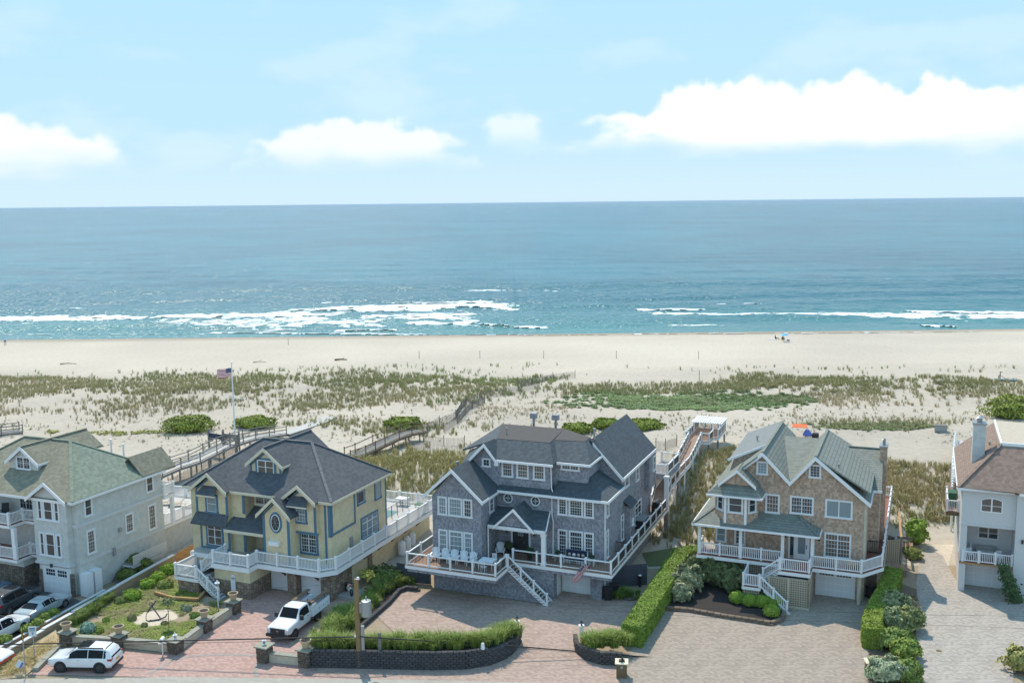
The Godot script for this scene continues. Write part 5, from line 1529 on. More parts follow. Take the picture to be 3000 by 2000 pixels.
func block_wall(called: String, label: String, category: String, p: Array, tops: Array, course: float, long: float, thick: float, c: Color):
	# courses of blocks along a line, the top stepping with the heights given
	var w := thing(called, label, category, Vector3.ZERO)
	var lens := [0.0]
	for i in p.size() - 1:
		lens.append(lens[-1] + p[i].distance_to(p[i + 1]))
	var total: float = lens[-1]
	var variants := []
	for k in 6:
		var s := Shape.new()
		var v := 0.72 + 0.5 * hash2(k, 41)
		s.tint = Color(c.r * v, c.g * v * (0.97 + 0.05 * hash2(k, 2)), c.b * v)
		var e := 0.03
		# a block with worn edges
		var a := Vector3(long / 2 - 0.008, course / 2 - 0.006, thick / 2)
		s.rings([[Vector3(-a.x + e, -a.y, a.z), Vector3(a.x - e, -a.y, a.z), Vector3(a.x, -a.y, -a.z), Vector3(-a.x, -a.y, -a.z)], [Vector3(-a.x + 0.01, -a.y + e, a.z + 0.02), Vector3(a.x - 0.01, -a.y + e, a.z + 0.02 * hash2(k, 6)), Vector3(a.x, 0, -a.z), Vector3(-a.x, 0, -a.z)], [Vector3(-a.x + 0.01, a.y - e, a.z + 0.02), Vector3(a.x - 0.01, a.y - e, a.z + 0.015), Vector3(a.x, a.y - 0.001, -a.z), Vector3(-a.x, a.y - 0.001, -a.z)], [Vector3(-a.x + e, a.y, a.z - e), Vector3(a.x - e, a.y, a.z - e), Vector3(a.x, a.y, -a.z), Vector3(-a.x, a.y, -a.z)]])
		variants.append(s.made(mats.wall_block))
	var n := maxi(1, roundi(total / long))
	var row := 0
	while row < 14:
		var y := course * (row + 0.5)
		for k in n + 1:
			var d := (k + (0.5 if row % 2 else 0.0)) * total / n
			if d > total: continue
			var i := 0
			while i < lens.size() - 2 and d > lens[i + 1]: i += 1
			var t: float = (d - lens[i]) / maxf(lens[i + 1] - lens[i], 0.01)
			if y > lerpf(tops[i], tops[i + 1], t): continue
			var q: Vector3 = p[i].lerp(p[i + 1], t)
			var dir: Vector3 = (p[i + 1] - p[i])
			var o := MeshInstance3D.new()
			o.name = numbered("block", w)
			o.mesh = variants[int(hash2(k * 3 + 1, row * 7 + 2) * 6) % 6]
			w.add_child(o)
			o.position = q + Vector3(0, y, 0) - w.position
			o.rotation.y = atan2(-dir.z, dir.x)
		row += 1
	return w

func pillar(at: Vector3, ht: float, label: String) -> Node3D:
	var h := thing("stone_pillar", label, "pillar", at, TURN, "stone pillars of the cream garden wall")
	var s := Shape.new()
	s.bb(Vector3(-0.4, 0, -0.4), Vector3(0.4, ht, 0.4))
	obj("mortar", s, "shade_stone", h)
	var g := RandomNumberGenerator.new()
	g.seed = 9
	for f in 4:
		var y := 0.02
		while y < ht - 0.12:
			var rh := minf(g.randf_range(0.14, 0.24), ht - y - 0.01)
			var x := -0.42
			while x < 0.36:
				var rw := minf(g.randf_range(0.14, 0.3), 0.42 - x)
				var b := Shape.new()
				var v := g.randf_range(0.6, 1.25)
				b.tint = Color(0.36 * v, 0.28 * v * g.randf_range(0.9, 1.05), 0.215 * v * g.randf_range(0.85, 1.1))
				var d := g.randf_range(0.43, 0.47)
				var m := 0.012
				var c := 0.035
				var q := []
				for e in [[x + m + c, y + m], [x + rw - m - c * g.randf(), y + m], [x + rw - m, y + m + c], [x + rw - m, y + rh - m - c * g.randf()], [x + rw - m - c, y + rh - m], [x + m + c * g.randf(), y + rh - m], [x + m, y + rh - m - c], [x + m, y + m + c]]:
					q.append(Vector3(e[0], e[1], 0.39))
				b.solid(q, Vector3(0, 0, d - 0.39))
				var o := obj("stone", b, "wall_block", h)
				o.rotation.y = f * PI / 2
				x += rw
			y += rh
	var cap := Shape.new()
	cap.bb(Vector3(-0.56, ht, -0.56), Vector3(0.56, ht + 0.08, 0.56))
	obj("cap", cap, "capstone", h)
	return h

func urn_shape(h: Node3D, k := 1.0):
	var s := Shape.new()
	s.lathe(Vector3.ZERO, [[0.0, 0.0], [0.2 * k, 0.0], [0.22 * k, 0.03 * k], [0.36 * k, 0.5 * k], [0.42 * k, 0.52 * k], [0.42 * k, 0.6 * k], [0.35 * k, 0.6 * k], [0.33 * k, 0.52 * k]], 22)
	obj("pot", s, "terracotta", h)
	var d := Shape.new()
	d.lathe(Vector3(0, 0.52 * k, 0), [[0.335 * k, 0.0], [0.15 * k, 0.03 * k], [0.0, 0.02 * k]], 18)
	obj("potting_soil", d, "mulch", h)

func make_walls():
	var P := [[Vector3(-34.35, 0, -72.88) , 0.95, "westmost stone pillar by the dry bank, carrying a planted urn"], [Vector3(-30.01, 0, -72.25), 0.95, "stone pillar behind the white parked car, carrying an empty urn"], [Vector3(-25.39, 0, -71.17), 0.95, "stone pillar with a small white lantern at the corner of the garden wall"], [Vector3(-24.34, 0, -74.92), 1.0, "stone pillar carrying an urn, halfway up the pink driveway"], [Vector3(-23.02, 0, -78.44), 1.0, "stone pillar carrying an urn, at the foot of the white steps"], [Vector3(-18.34, 0, -69.57), 1.15, "stone pillar with a lantern, by the road in front of the white truck"], [Vector3(-15.14, 0, -68.74), 1.25, "stone pillar carrying an urn, against the dark block wall"]]
	var first := pillar(P[0][0] + Vector3(0.2, 0, -0.45), 0.98, P[0][2])
	for k in range(1, P.size()):
		var o := again(first, P[k][0] + Vector3(0.0, 0, -0.5), TURN, P[k][2])
		o.scale.y = P[k][1] / 0.98
	var ends := [[0, 1, "cream garden wall behind the white parked car"], [1, 2, "cream garden wall in front of the anchor bed"], [2, 3, "short cream wall at the mouth of the pink driveway"], [3, 4, "short cream wall beside the upper pink driveway"], [5, 6, "short cream wall by the road in front of the truck"]]
	for e in ends:
		var a: Vector3 = P[e[0]][0] + Vector3(0.1, 0, -0.5)
		var b: Vector3 = P[e[1]][0] + Vector3(0.0, 0, -0.5)
		var w := thing("garden_wall", e[2], "wall", Vector3.ZERO, 0.0, "cream garden walls with grey caps")
		var s := Shape.new()
		var up := Vector3(0, 0.31, 0)
		s.beam(a + up, b + up, 0.32, 0.62)
		obj("wall_body", s, "cream_stucco", w)
		var n := roundi(a.distance_to(b) / 1.1)
		for k in n:
			var c := Shape.new()
			var g := (b - a).normalized() * 0.008
			c.beam(a.lerp(b, k / float(n)) + g + Vector3(0, 0.66, 0), a.lerp(b, (k + 1.0) / n) - g + Vector3(0, 0.66, 0), 0.48, 0.075)
			obj("cap_slab", c, "capstone", w)
	var urns := [[0, "pale urn with trailing yellow-green plant on the westmost pillar"], [1, "pale empty urn above the white parked car"], [3, "pale empty urn on the pillar halfway up the pink driveway"], [4, "pale empty urn on the pillar near the white steps"], [6, "pale urn on the pillar against the dark block wall"]]
	var u: Node3D = null
	for q in urns:
		var at: Vector3 = P[q[0]][0] + Vector3(0.1 if q[0] == 0 else 0.0, P[q[0]][1] + 0.11, -0.48)
		if u == null:
			u = thing("urn", q[1], "urn", at, 0.0, "pale garden urns")
			urn_shape(u)
		else: again(u, at, 0.0, q[1])
	again(u, Vector3(-14, 0.02, -76.22), 0.0, "pale urn standing among the grasses beside the pink driveway")
	again(u, Vector3(-12.59, 0.02, -82.39), 0.0, "wide pale urn holding a small leafy tree by the motorcycle")
	# lanterns on the pillars
	for q in [[2, "small white lantern on the corner pillar of the garden wall"], [5, "small white lantern on the roadside pillar near the truck"]]:
		var l := thing("pillar_lantern", q[1], "lantern", P[q[0]][0] + Vector3(0, P[q[0]][1] + 0.08, -0.5), 0.0, "lanterns on stone pillars")
		lamp_head(l, 0.0, "white_paint", 0.9)
	# the long stepped wall between the garden and the neighbour's drive
	var rw := thing("retaining_wall", "long tan stepped wall with pale cap beside the garden", "wall")
	var ra := Vector3(-37.67, 0, -70.25)
	var rb := Vector3(-31.6, 0, -90.2)
	var tops := [0.72, 0.80, 0.88, 0.96, 1.0]
	var cut := [0.0, 0.2, 0.36, 0.5, 0.62, 1.0]
	for k in 5:
		var a: Vector3 = ra.lerp(rb, cut[k])
		var b: Vector3 = ra.lerp(rb, cut[k + 1])
		var n := maxi(1, roundi(tops[k] / 0.2))
		for r in n:
			var s := Shape.new()
			s.beam(a + Vector3(0, tops[k] * (r + 0.5) / n, 0), b + Vector3(0, tops[k] * (r + 0.5) / n, 0), 0.24 + 0.01 * (r % 2), tops[k] / n - 0.01)
			obj("plank", s, "tan_wall", rw)
		var c := Shape.new()
		c.beam(a + Vector3(0, tops[k] + 0.035, 0), b + Vector3(0, tops[k] + 0.035, 0), 0.34, 0.07)
		obj("cap", c, "white_stucco", rw)
	var w2 := thing("planter_wall", "thin white-capped planter wall beside the silver car", "wall")
	var s2 := Shape.new()
	var off := Vector3(-1.25, 0, -0.3)
	s2.beam(ra + off + Vector3(0, 0.25, 0), ra.lerp(rb, 0.62) + off + Vector3(0, 0.25, 0), 0.16, 0.5)
	obj("wall_body", s2, "tan_wall", w2)
	var c2 := Shape.new()
	c2.beam(ra + off + Vector3(0, 0.53, 0), ra.lerp(rb, 0.62) + off + Vector3(0, 0.53, 0), 0.26, 0.06)
	obj("cap", c2, "white_stucco", w2)
	# new timber fence that carries on from the wall
	var nf := thing("timber_fence", "new orange-brown timber fence beyond the garden wall", "fence")
	var fb := rb + (rb - ra).normalized() * 9.0
	for k in 12:
		var p := rb.lerp(fb, k / 11.0)
		var s := Shape.new()
		s.box(p + Vector3(0, 0.55, 0), Vector3(0.12, 1.1, 0.12))
		obj("post", s, "new_wood", nf)
	for r in 5:
		var s := Shape.new()
		s.beam(rb + Vector3(0.08, 0.12 + r * 0.2, 0), fb + Vector3(0.08, 0.12 + r * 0.2, 0), 0.03, 0.185)
		obj("plank", s, "new_wood", nf)
	# dark block walls of the blue house
	block_wall("block_wall", "long dark block retaining wall curving into the driveway, grasses above", "wall", [Vector3(-14.68, 0, -69.03), Vector3(-5.89, 0, -68.4), Vector3(-3.52, 0, -68.48), Vector3(-1.96, 0, -69), Vector3(-0.85, 0, -69.95), Vector3(-0.12, 0, -71.22), Vector3(0.3, 0, -72.63)], [1.32, 1.35, 1.3, 1.25, 1.1, 0.95, 0.62], 0.19, 0.42, 0.3, Color(0.15, 0.145, 0.15))
	block_wall("planter_wall", "short curved block wall holding the planter at the hedge's foot", "wall", [Vector3(4.56, 0, -72.72), Vector3(4.58, 0, -71.01), Vector3(5.18, 0, -69.72), Vector3(6.15, 0, -68.98), Vector3(7.48, 0, -68.78)], [0.62, 0.75, 0.9, 0.98, 0.98], 0.19, 0.42, 0.3, Color(0.17, 0.155, 0.145))
	block_wall("edging_wall", "low dark block edging along the grass strip beside the driveway", "kerb", [Vector3(-12.13, 0, -75.4), Vector3(-10.46, 0, -80.34), Vector3(-9.91, 0, -82.85), Vector3(-9.31, 0, -83.45), Vector3(-8.33, 0, -83.17)], [0.4, 0.4, 0.4, 0.4, 0.4], 0.18, 0.4, 0.28, Color(0.16, 0.15, 0.15))
	block_wall("planter_ring", "small round block planter in the shade beside the hedge", "kerb", [Vector3(8.85, 0, -81.95), Vector3(9.07, 0, -80.98), Vector3(9.66, 0, -80.54), Vector3(10.26, 0, -80.95)], [0.25, 0.25, 0.25, 0.25], 0.18, 0.4, 0.28, Color(0.3, 0.24, 0.19))
	var curb := thing("stone_kerb", "pale slab kerb between the dry bank and the parked car", "kerb")
	for k in 4:
		var s := Shape.new()
		var a := Vector3(-34.53, 0, -68.72); var b := Vector3(-34.56, 0, -72.89)
		s.beam(a.lerp(b, k / 4.0 + 0.004) + Vector3(0, 0.14, 0), a.lerp(b, (k + 1) / 4.0 - 0.004) + Vector3(0, 0.14, 0), 0.42, 0.28)
		obj("slab", s, "capstone", curb)
	# timber planter at the foot of the steps
	var tp := thing("timber_planter", "weathered timber planter box below the white steps", "planter")
	for e in [[Vector3(-30.58, 0, -82.14), Vector3(-28.7, 0, -80.96)], [Vector3(-28.7, 0, -80.96), Vector3(-26.46, 0, -80.53)], [Vector3(-26.46, 0, -80.53), Vector3(-26.37, 0, -82.22)]]:
		for r in 2:
			var s := Shape.new()
			s.beam(e[0] + Vector3(0, 0.36 + r * 0.19, 0), e[1] + Vector3(0, 0.36 + r * 0.19, 0), 0.18, 0.18)
			obj("sleeper", s, "new_wood" if r == 1 else "brown_wood", tp)
	# dark fences beside the blue house
	for q in [[Vector3(8.48, 0, -83.44), Vector3(11.52, 0, -84.12), 1.9, "dark grey board fence in the shade right of the trash bin"], [Vector3(-10.4, 0, -85.53), Vector3(-7.31, 0, -84.66), 1.7, "dark grey board fence under the blue house's front deck"]]:
		var f := thing("board_fence", q[3], "fence", Vector3.ZERO, 0.0, "dark board fences")
		var n := roundi(q[0].distance_to(q[1]) / 0.3)
		for k in n:
			var s := Shape.new()
			var g: Vector3 = (q[1] - q[0]).normalized() * 0.006
			s.beam(q[0].lerp(q[1], k / float(n)) + g + Vector3(0, q[2] / 2, 0), q[0].lerp(q[1], (k + 1.0) / n) - g + Vector3(0, q[2] / 2, 0), 0.05, q[2])
			obj("plank", s, "dark_fence", f)
	var fl := thing("lattice_fence", "wooden lattice fence panel at the end of the right hedge", "fence")
	var la := Vector3(33.78, 0, -88.47); var lb := Vector3(34.57, 0, -88.45)
	var ls := Shape.new()
	ls.beam(la + Vector3(0, 1.2, 0), lb + Vector3(0.5, 1.2, 0.1), 0.05, 2.2)
	obj("lattice_panel", ls, "lattice", fl)
	var lp := Shape.new()
	lp.box(lb + Vector3(0.6, 1.3, 0.1), Vector3(0.14, 2.6, 0.14)); lp.box(la + Vector3(0, 1.3, 0), Vector3(0.14, 2.6, 0.14))
	obj("post", lp, "grey_wood", fl)
	var lr := Shape.new()
	lr.beam(lb + Vector3(0.6, 2.5, 0.1), Vector3(38.68, 0, -98.22) + Vector3(0, 2.2, 0), 0.2, 0.12)
	obj("rail", lr, "new_wood", fl)

func lamp_head(h: Node, y: float, m: String, k := 1.0):
	var s := Shape.new()
	s.lathe(Vector3(0, y, 0), [[0.12 * k, 0.0], [0.12 * k, 0.04 * k], [0.06 * k, 0.06 * k], [0.1 * k, 0.1 * k]], 8)
	s.lathe(Vector3(0, y + 0.36 * k, 0), [[0.2 * k, 0.0], [0.05 * k, 0.14 * k], [0.03 * k, 0.22 * k], [0.0, 0.22 * k]], 8)
	for j in 4:
		var a := TAU * (j + 0.5) / 4
		s.beam(Vector3(cos(a) * 0.1 * k, y + 0.1 * k, sin(a) * 0.1 * k), Vector3(cos(a) * 0.16 * k, y + 0.36 * k, sin(a) * 0.16 * k), 0.02, 0.02)
	obj("lamp_frame", s, m, h)
	var g := Shape.new()
	g.lathe(Vector3(0, y + 0.1 * k, 0), [[0.08 * k, 0.0], [0.14 * k, 0.26 * k]], 4)
	obj("lamp_glass", g, "curtain_glass", h)

# ---------------------------------------------------------------- vehicles
func car(called: String, label: String, category: String, at: Vector3, turn: float, paint: String, st: Array, o: Dictionary) -> Node3D:
	# st: stations from the tail to the nose: [x, underside, shoulder, top, half width, half width of the top]
	var h := thing(called, label, category, at, turn)
	var body := Shape.new()
	var rings := []
	for q in st:
		var r := []
		for e in [[-1.0, 0], [-1.0, 1], [-1.0, 2], [-0.97, 3], [-1.0, 4], [-0.8, 5], [0.8, 5], [1.0, 4], [0.97, 3], [1.0, 2], [1.0, 1], [1.0, 0]]:
			var w: float = q[4]
			var y := 0.0
			match e[1]:
				0: y = q[1]; w *= 0.93
				1: y = q[1] + 0.16
				2: y = q[2] - 0.12
				3: y = q[2]
				4: y = q[3] - 0.05; w = q[5]
				5: y = q[3]; w = q[5]
			r.append(Vector3(q[0], y, e[0] * w))
		rings.append(r)
	body.rings(rings)
	obj("body", body, paint, h)
	# glass: side windows between stations, screens front and rear
	for w in o.get("side", []):
		for s in [-1.0, 1.0]:
			var A = st[w[0]]; var B = st[w[1]]
			var p := []
			for e in [[A, w[2], 0.06], [B, w[3], 0.06], [B, w[3], 0.92], [A, w[2], 0.92]]:
				var a = e[0]; var b = B if e[0] == A else A
				var t: float = e[1]
				var x := lerpf(a[0], b[0], t); var lo := lerpf(a[2], b[2], t); var hi := lerpf(a[3], b[3], t) - 0.05
				var wl := lerpf(a[4], b[4], t) * 0.97; var wh := lerpf(a[5], b[5], t)
				p.append(Vector3(x, lerpf(lo, hi, e[2]), s * (lerpf(wl, wh, e[2]) + 0.012)))
			var g := Shape.new()
			g.poly(p)
			obj("side_window", g, "car_glass", h)
	for w in o.get("screens", []):
		var A = st[w[0]]; var B = st[w[1]]
		var up := Vector3(0, 0.015, 0)
		if w.size() > 2: up += Vector3(w[2], 0, 0)
		var g := Shape.new()
		g.poly([Vector3(A[0], A[3], -A[5] * 0.88) + up, Vector3(B[0], B[3], -B[5] * 0.86) + up, Vector3(B[0], B[3], B[5] * 0.86) + up, Vector3(A[0], A[3], A[5] * 0.88) + up])
		obj("windscreen", g, "car_glass", h)
	var wr: float = o.get("wheel", 0.36)
	var wx: Array = o.wheels
	var hw: float = o.get("track", 0.92)
	for x in wx:
		for s in [-1.0, 1.0]:
			var a := Shape.new()
			a.lathe(Vector3(x, wr, s * (hw - 0.14)), [[wr * 1.2, 0.0], [wr * 1.2, 0.15], [0.0, 0.15]] if s > 0 else [[wr * 1.2, 0.0], [wr * 1.2, -0.15], [0.0, -0.15]], 24, Vector3.BACK)
			obj("wheel_arch", a, "black_plastic", h)
			var t := Shape.new()
			var c := Vector3(x, wr, s * (hw - 0.2))
			t.lathe(c, [[wr * 0.62, 0.0], [wr * 0.97, 0.0], [wr, 0.03], [wr, 0.2], [wr * 0.95, 0.225], [wr * 0.66, 0.23], [wr * 0.62, 0.2]] if s > 0 else [[wr * 0.62, 0.0], [wr * 0.97, 0.0], [wr, -0.03], [wr, -0.2], [wr * 0.95, -0.225], [wr * 0.66, -0.23], [wr * 0.62, -0.2]], 26, Vector3.BACK)
			var wheel := obj("wheel", t, "rubber", h)
			var rim := Shape.new()
			rim.lathe(c, [[wr * 0.63, s * 0.17], [wr * 0.58, s * 0.18], [wr * 0.16, s * 0.12], [0.0, s * 0.12]], 20, Vector3.BACK)
			obj("rim", rim, "black_plastic", wheel)
			var sp := Shape.new()
			for k in 7:
				var an := TAU * k / 7
				sp.beam(c + Vector3(0, 0, s * 0.18), c + Vector3(cos(an) * wr * 0.6, sin(an) * wr * 0.6, s * 0.205), 0.05, 0.06)
			sp.lathe(c, [[wr * 0.64, s * 0.19], [wr * 0.64, s * 0.225], [wr * 0.58, s * 0.225]], 24, Vector3.BACK)
			obj("spokes", sp, o.get("rim", "alloy"), wheel)
	for q in o.get("extra", []):
		# [name, material, lo, hi, on both sides]
		for s in ([-1.0, 1.0] if q[4] else [1.0]):
			var b := Shape.new()
			var lo: Vector3 = q[2]; var hi: Vector3 = q[3]
			if s < 0: 
				var z0 := -hi.z; hi.z = -lo.z; lo.z = z0
			b.bb(lo, hi)
			obj(q[0], b, q[1], h)
	return h

func heading(rear: Vector3, nose: Vector3) -> float:
	return rad_to_deg(atan2(-(nose.z - rear.z), nose.x - rear.x))

func make_vehicles():
	var suv := [[-2.38, 0.55, 0.98, 1.02, 0.80, 0.74], [-2.30, 0.42, 1.06, 1.10, 0.90, 0.80], [-2.12, 0.36, 1.08, 1.52, 0.94, 0.68], [-1.75, 0.33, 1.08, 1.70, 0.965, 0.68], [-0.6, 0.31, 1.07, 1.76, 0.97, 0.70], [0.25, 0.31, 1.05, 1.72, 0.97, 0.68], [0.55, 0.31, 1.05, 1.60, 0.97, 0.70], [1.15, 0.31, 1.03, 1.12, 0.96, 0.80], [1.9, 0.34, 1.0, 1.06, 0.93, 0.80], [2.28, 0.38, 0.92, 0.98, 0.88, 0.74], [2.42, 0.48, 0.80, 0.84, 0.78, 0.66]]
	var fr := Vector3(-32.63, 0, -68.54); var rr := Vector3(-29.71, 0, -68.33)
	var mid := (fr + rr) / 2 + Vector3(0.05, 0, -0.95)
	var suv_extra := [["tail_light", "tail_light", Vector3(-2.36, 0.92, 0.6), Vector3(-2.05, 1.06, 0.945), true], ["head_light", "head_light", Vector3(2.1, 0.82, 0.62), Vector3(2.36, 0.94, 0.88), true], ["bumper", "black_plastic", Vector3(-2.42, 0.38, -0.8), Vector3(-2.28, 0.55, 0.8), false], ["grille", "black_plastic", Vector3(2.36, 0.58, -0.5), Vector3(2.45, 0.8, 0.5), false], ["mirror", "white_car", Vector3(0.75, 1.06, 0.95), Vector3(0.95, 1.24, 1.16), true], ["sunroof", "car_glass", Vector3(-0.55, 1.745, -0.5), Vector3(0.35, 1.768, 0.5), false], ["roof_rail", "black_plastic", Vector3(-1.7, 1.72, 0.64), Vector3(0.2, 1.79, 0.69), true], ["sill", "black_plastic", Vector3(-1.0, 0.3, 0.93), Vector3(0.95, 0.42, 0.975), true], ["door_handle", "chrome", Vector3(-0.95, 0.95, 0.965), Vector3(-0.75, 0.98, 0.995), true], ["door_handle", "chrome", Vector3(0.0, 0.95, 0.965), Vector3(0.2, 0.98, 0.995), true], ["number_plate", "sign_yellow", Vector3(-2.4, 0.72, -0.25), Vector3(-2.37, 0.85, 0.25), false]]
	car("parked_car", "white SUV parked along the road before the cream wall", "car", mid, heading(rr, fr), "white_car", suv, {"side": [[2, 3, 0.55, 0.03], [3, 4, 0.03, 0.03], [4, 5, 0.03, 0.0], [5, 6, 0.0, 0.0], [6, 7, 0.0, 0.62]], "screens": [[6, 7], [1, 3, -0.03]], "wheels": [-1.46, 1.46], "wheel": 0.39, "track": 0.97, "rim": "dark_alloy", "extra": suv_extra})
	# silver two-door with its roof up
	var coupe := [[-2.45, 0.5, 0.85, 0.9, 0.78, 0.7], [-2.35, 0.4, 0.95, 1.0, 0.88, 0.78], [-1.75, 0.32, 0.98, 1.05, 0.91, 0.78], [-1.15, 0.28, 0.97, 1.30, 0.915, 0.62], [-0.75, 0.27, 0.96, 1.42, 0.92, 0.60], [-0.1, 0.27, 0.95, 1.44, 0.92, 0.60], [0.35, 0.27, 0.95, 1.36, 0.92, 0.62], [1.0, 0.27, 0.92, 1.0, 0.91, 0.76], [1.9, 0.3, 0.84, 0.92, 0.88, 0.74], [2.35, 0.36, 0.72, 0.8, 0.8, 0.66], [2.45, 0.44, 0.62, 0.66, 0.7, 0.58]]
	var sr := Vector3(-38.32, 0, -77.52); var sf := Vector3(-37.42, 0, -80.65)
	var dir := (sf - sr).normalized()
	var right := Vector3(-dir.z, 0, dir.x)
	var hd := heading(sr, sf)
	var lights := [["tail_light", "tail_light", Vector3(-2.44, 0.72, 0.45), Vector3(-2.2, 0.88, 0.86), true], ["mirror", "silver_car", Vector3(0.55, 0.95, 0.9), Vector3(0.75, 1.08, 1.08), true], ["bumper", "silver_car", Vector3(-2.5, 0.4, -0.75), Vector3(-2.4, 0.6, 0.75), false], ["door_handle", "chrome", Vector3(-0.5, 0.86, 0.91), Vector3(-0.3, 0.89, 0.935), true], ["head_light", "head_light", Vector3(2.15, 0.62, 0.5), Vector3(2.4, 0.74, 0.78), true]]
	car("parked_car", "silver two-door car parked at the white garage door", "car", (sr + sf) / 2 - right * 0.9, hd, "silver_car", coupe, {"side": [[3, 4, 0.55, 0.1], [4, 5, 0.0, 0.05], [5, 6, 0.05, 0.0], [6, 7, 0.05, 0.55]], "screens": [[6, 7], [2, 3, -0.02]], "wheels": [-1.42, 1.42], "wheel": 0.33, "track": 0.9, "extra": lights})
	var dark_extra := [["tail_light", "tail_light", Vector3(-2.36, 0.92, 0.6), Vector3(-2.1, 1.1, 0.93), true], ["mirror", "chrome", Vector3(0.75, 1.06, 0.95), Vector3(0.95, 1.22, 1.14), true], ["sunroof", "car_glass", Vector3(-0.5, 1.745, -0.5), Vector3(0.3, 1.766, 0.5), false], ["roof_rail", "chrome", Vector3(-1.7, 1.72, 0.64), Vector3(0.2, 1.79, 0.69), true], ["bumper", "black_plastic", Vector3(-2.42, 0.38, -0.8), Vector3(-2.28, 0.62, 0.8), false], ["door_handle", "chrome", Vector3(0.0, 0.95, 0.965), Vector3(0.2, 0.98, 0.995), true]]
	var dr := Vector3(-41.41, 0, -78.96)
	car("parked_car", "dark SUV with roof rails parked left of the silver car", "car", dr + dir * 1.46 - right * 0.95, hd, "dark_car", suv, {"side": [[2, 3, 0.55, 0.03], [3, 4, 0.03, 0.03], [4, 5, 0.03, 0.0], [5, 6, 0.0, 0.0], [6, 7, 0.0, 0.62]], "screens": [[6, 7], [1, 3, -0.03]], "wheels": [-1.46, 1.46], "wheel": 0.38, "track": 0.96, "extra": dark_extra})
	var wf := Vector3(-38.7, 0, -75.6)
	car("parked_car", "white car behind the yellow sign beside the planter wall", "car", wf - dir * 1.42 - right * 0.92, hd, "white_car", suv, {"side": [[2, 3, 0.55, 0.03], [3, 4, 0.03, 0.03], [4, 5, 0.03, 0.0], [5, 6, 0.0, 0.0], [6, 7, 0.0, 0.62]], "screens": [[6, 7], [1, 3, -0.03]], "wheels": [-1.42, 1.42], "wheel": 0.37, "track": 0.95, "extra": [["sunroof", "car_glass", Vector3(-1.0, 1.745, -0.5), Vector3(0.2, 1.766, 0.5), false], ["mirror", "white_car", Vector3(0.75, 1.06, 0.95), Vector3(0.95, 1.22, 1.14), true]]})
	car("parked_car", "blue-grey car mostly out of frame beyond the dark SUV", "car", dr + dir * 2.2 - right * 4.6, hd, "blue_car", coupe, {"side": [[4, 5, 0.0, 0.05], [5, 6, 0.05, 0.0]], "screens": [[6, 7], [2, 3, -0.02]], "wheels": [-1.42, 1.42], "wheel": 0.33, "track": 0.9})
	car("parked_car", "car with a red tail showing at the bottom corner by the dry bank", "car", Vector3(-37.49, 0, -69.7) + Vector3(-1.9, 0, -0.6), -12.0, "white_car", coupe, {"side": [[4, 5, 0.0, 0.05]], "screens": [[6, 7]], "wheels": [-1.42, 1.42], "wheel": 0.33, "track": 0.9, "extra": [["tail_light", "red_car", Vector3(1.9, 0.42, -0.8), Vector3(2.47, 0.62, 0.86), false]]})
	# white utility truck
	var tf := Vector3(-18.79, 0, -74.16); var tr := Vector3(-17.57, 0, -77.8)
	var td := (tf - tr).normalized()
	var tside := Vector3(-td.z, 0, td.x)
	var cab := [[-0.75, 0.62, 1.22, 1.95, 0.93, 0.74], [-0.6, 0.5, 1.25, 2.0, 0.97, 0.76], [0.15, 0.5, 1.25, 2.02, 0.98, 0.78], [0.6, 0.5, 1.25, 1.96, 0.98, 0.78], [1.15, 0.5, 1.24, 1.36, 0.98, 0.86], [1.7, 0.55, 1.22, 1.32, 0.97, 0.85], [2.45, 0.55, 1.16, 1.24, 0.95, 0.84], [2.62, 0.6, 1.05, 1.12, 0.92, 0.80]]
	var ex := [["grille", "black_plastic", Vector3(2.58, 0.72, -0.62), Vector3(2.68, 1.1, 0.62), false], ["head_light", "head_light", Vector3(2.45, 0.78, 0.63), Vector3(2.66, 1.06, 0.93), true], ["bumper", "black_plastic", Vector3(2.5, 0.45, -0.97), Vector3(2.78, 0.68, 0.97), false], ["mirror", "black_plastic", Vector3(0.85, 1.25, 0.98), Vector3(1.0, 1.6, 1.25), true], ["door_handle", "black_plastic", Vector3(-0.3, 1.12, 0.975), Vector3(-0.12, 1.16, 1.0), true],
		["cargo_side", "white_car", Vector3(-3.6, 0.75, 0.55), Vector3(-0.85, 1.5, 1.05), true], ["cargo_side", "white_car", Vector3(-1.5, 1.5, 0.6), Vector3(-0.85, 1.72, 1.05), true], ["cargo_floor", "grey_metal", Vector3(-3.6, 0.75, -0.55), Vector3(-0.85, 0.95, 0.55), false], ["tailgate", "white_car", Vector3(-3.66, 0.75, -0.55), Vector3(-3.6, 1.35, 0.55), false], ["frame", "black_metal", Vector3(-3.5, 0.45, -0.5), Vector3(2.3, 0.7, 0.5), false], ["headache_rack", "black_metal", Vector3(-0.85, 1.7, -0.95), Vector3(-0.78, 2.0, 0.95), false], ["ladder_rack", "brown_wood", Vector3(-3.5, 1.78, 0.62), Vector3(-0.8, 1.86, 0.95), true], ["rack_leg", "black_metal", Vector3(-3.3, 1.5, 0.75), Vector3(-3.24, 1.8, 0.82), true], ["locker_lid", "grey_metal", Vector3(-3.5, 1.5, 0.62), Vector3(-1.6, 1.53, 1.0), true], ["tool_box", "white_paint", Vector3(-1.6, 0.95, -0.5), Vector3(-1.0, 1.5, 0.4), false], ["badge", "grey_metal", Vector3(2.68, 0.86, -0.1), Vector3(2.69, 0.95, 0.1), false]]
	for k in 4:
		ex.append(["locker_door", "white_paint", Vector3(-3.5 + k * 0.66, 0.82, 1.05), Vector3(-2.9 + k * 0.66, 1.42, 1.065), true])
		ex.append(["latch", "black_plastic", Vector3(-3.22 + k * 0.66, 1.08, 1.065), Vector3(-3.14 + k * 0.66, 1.16, 1.08), true])
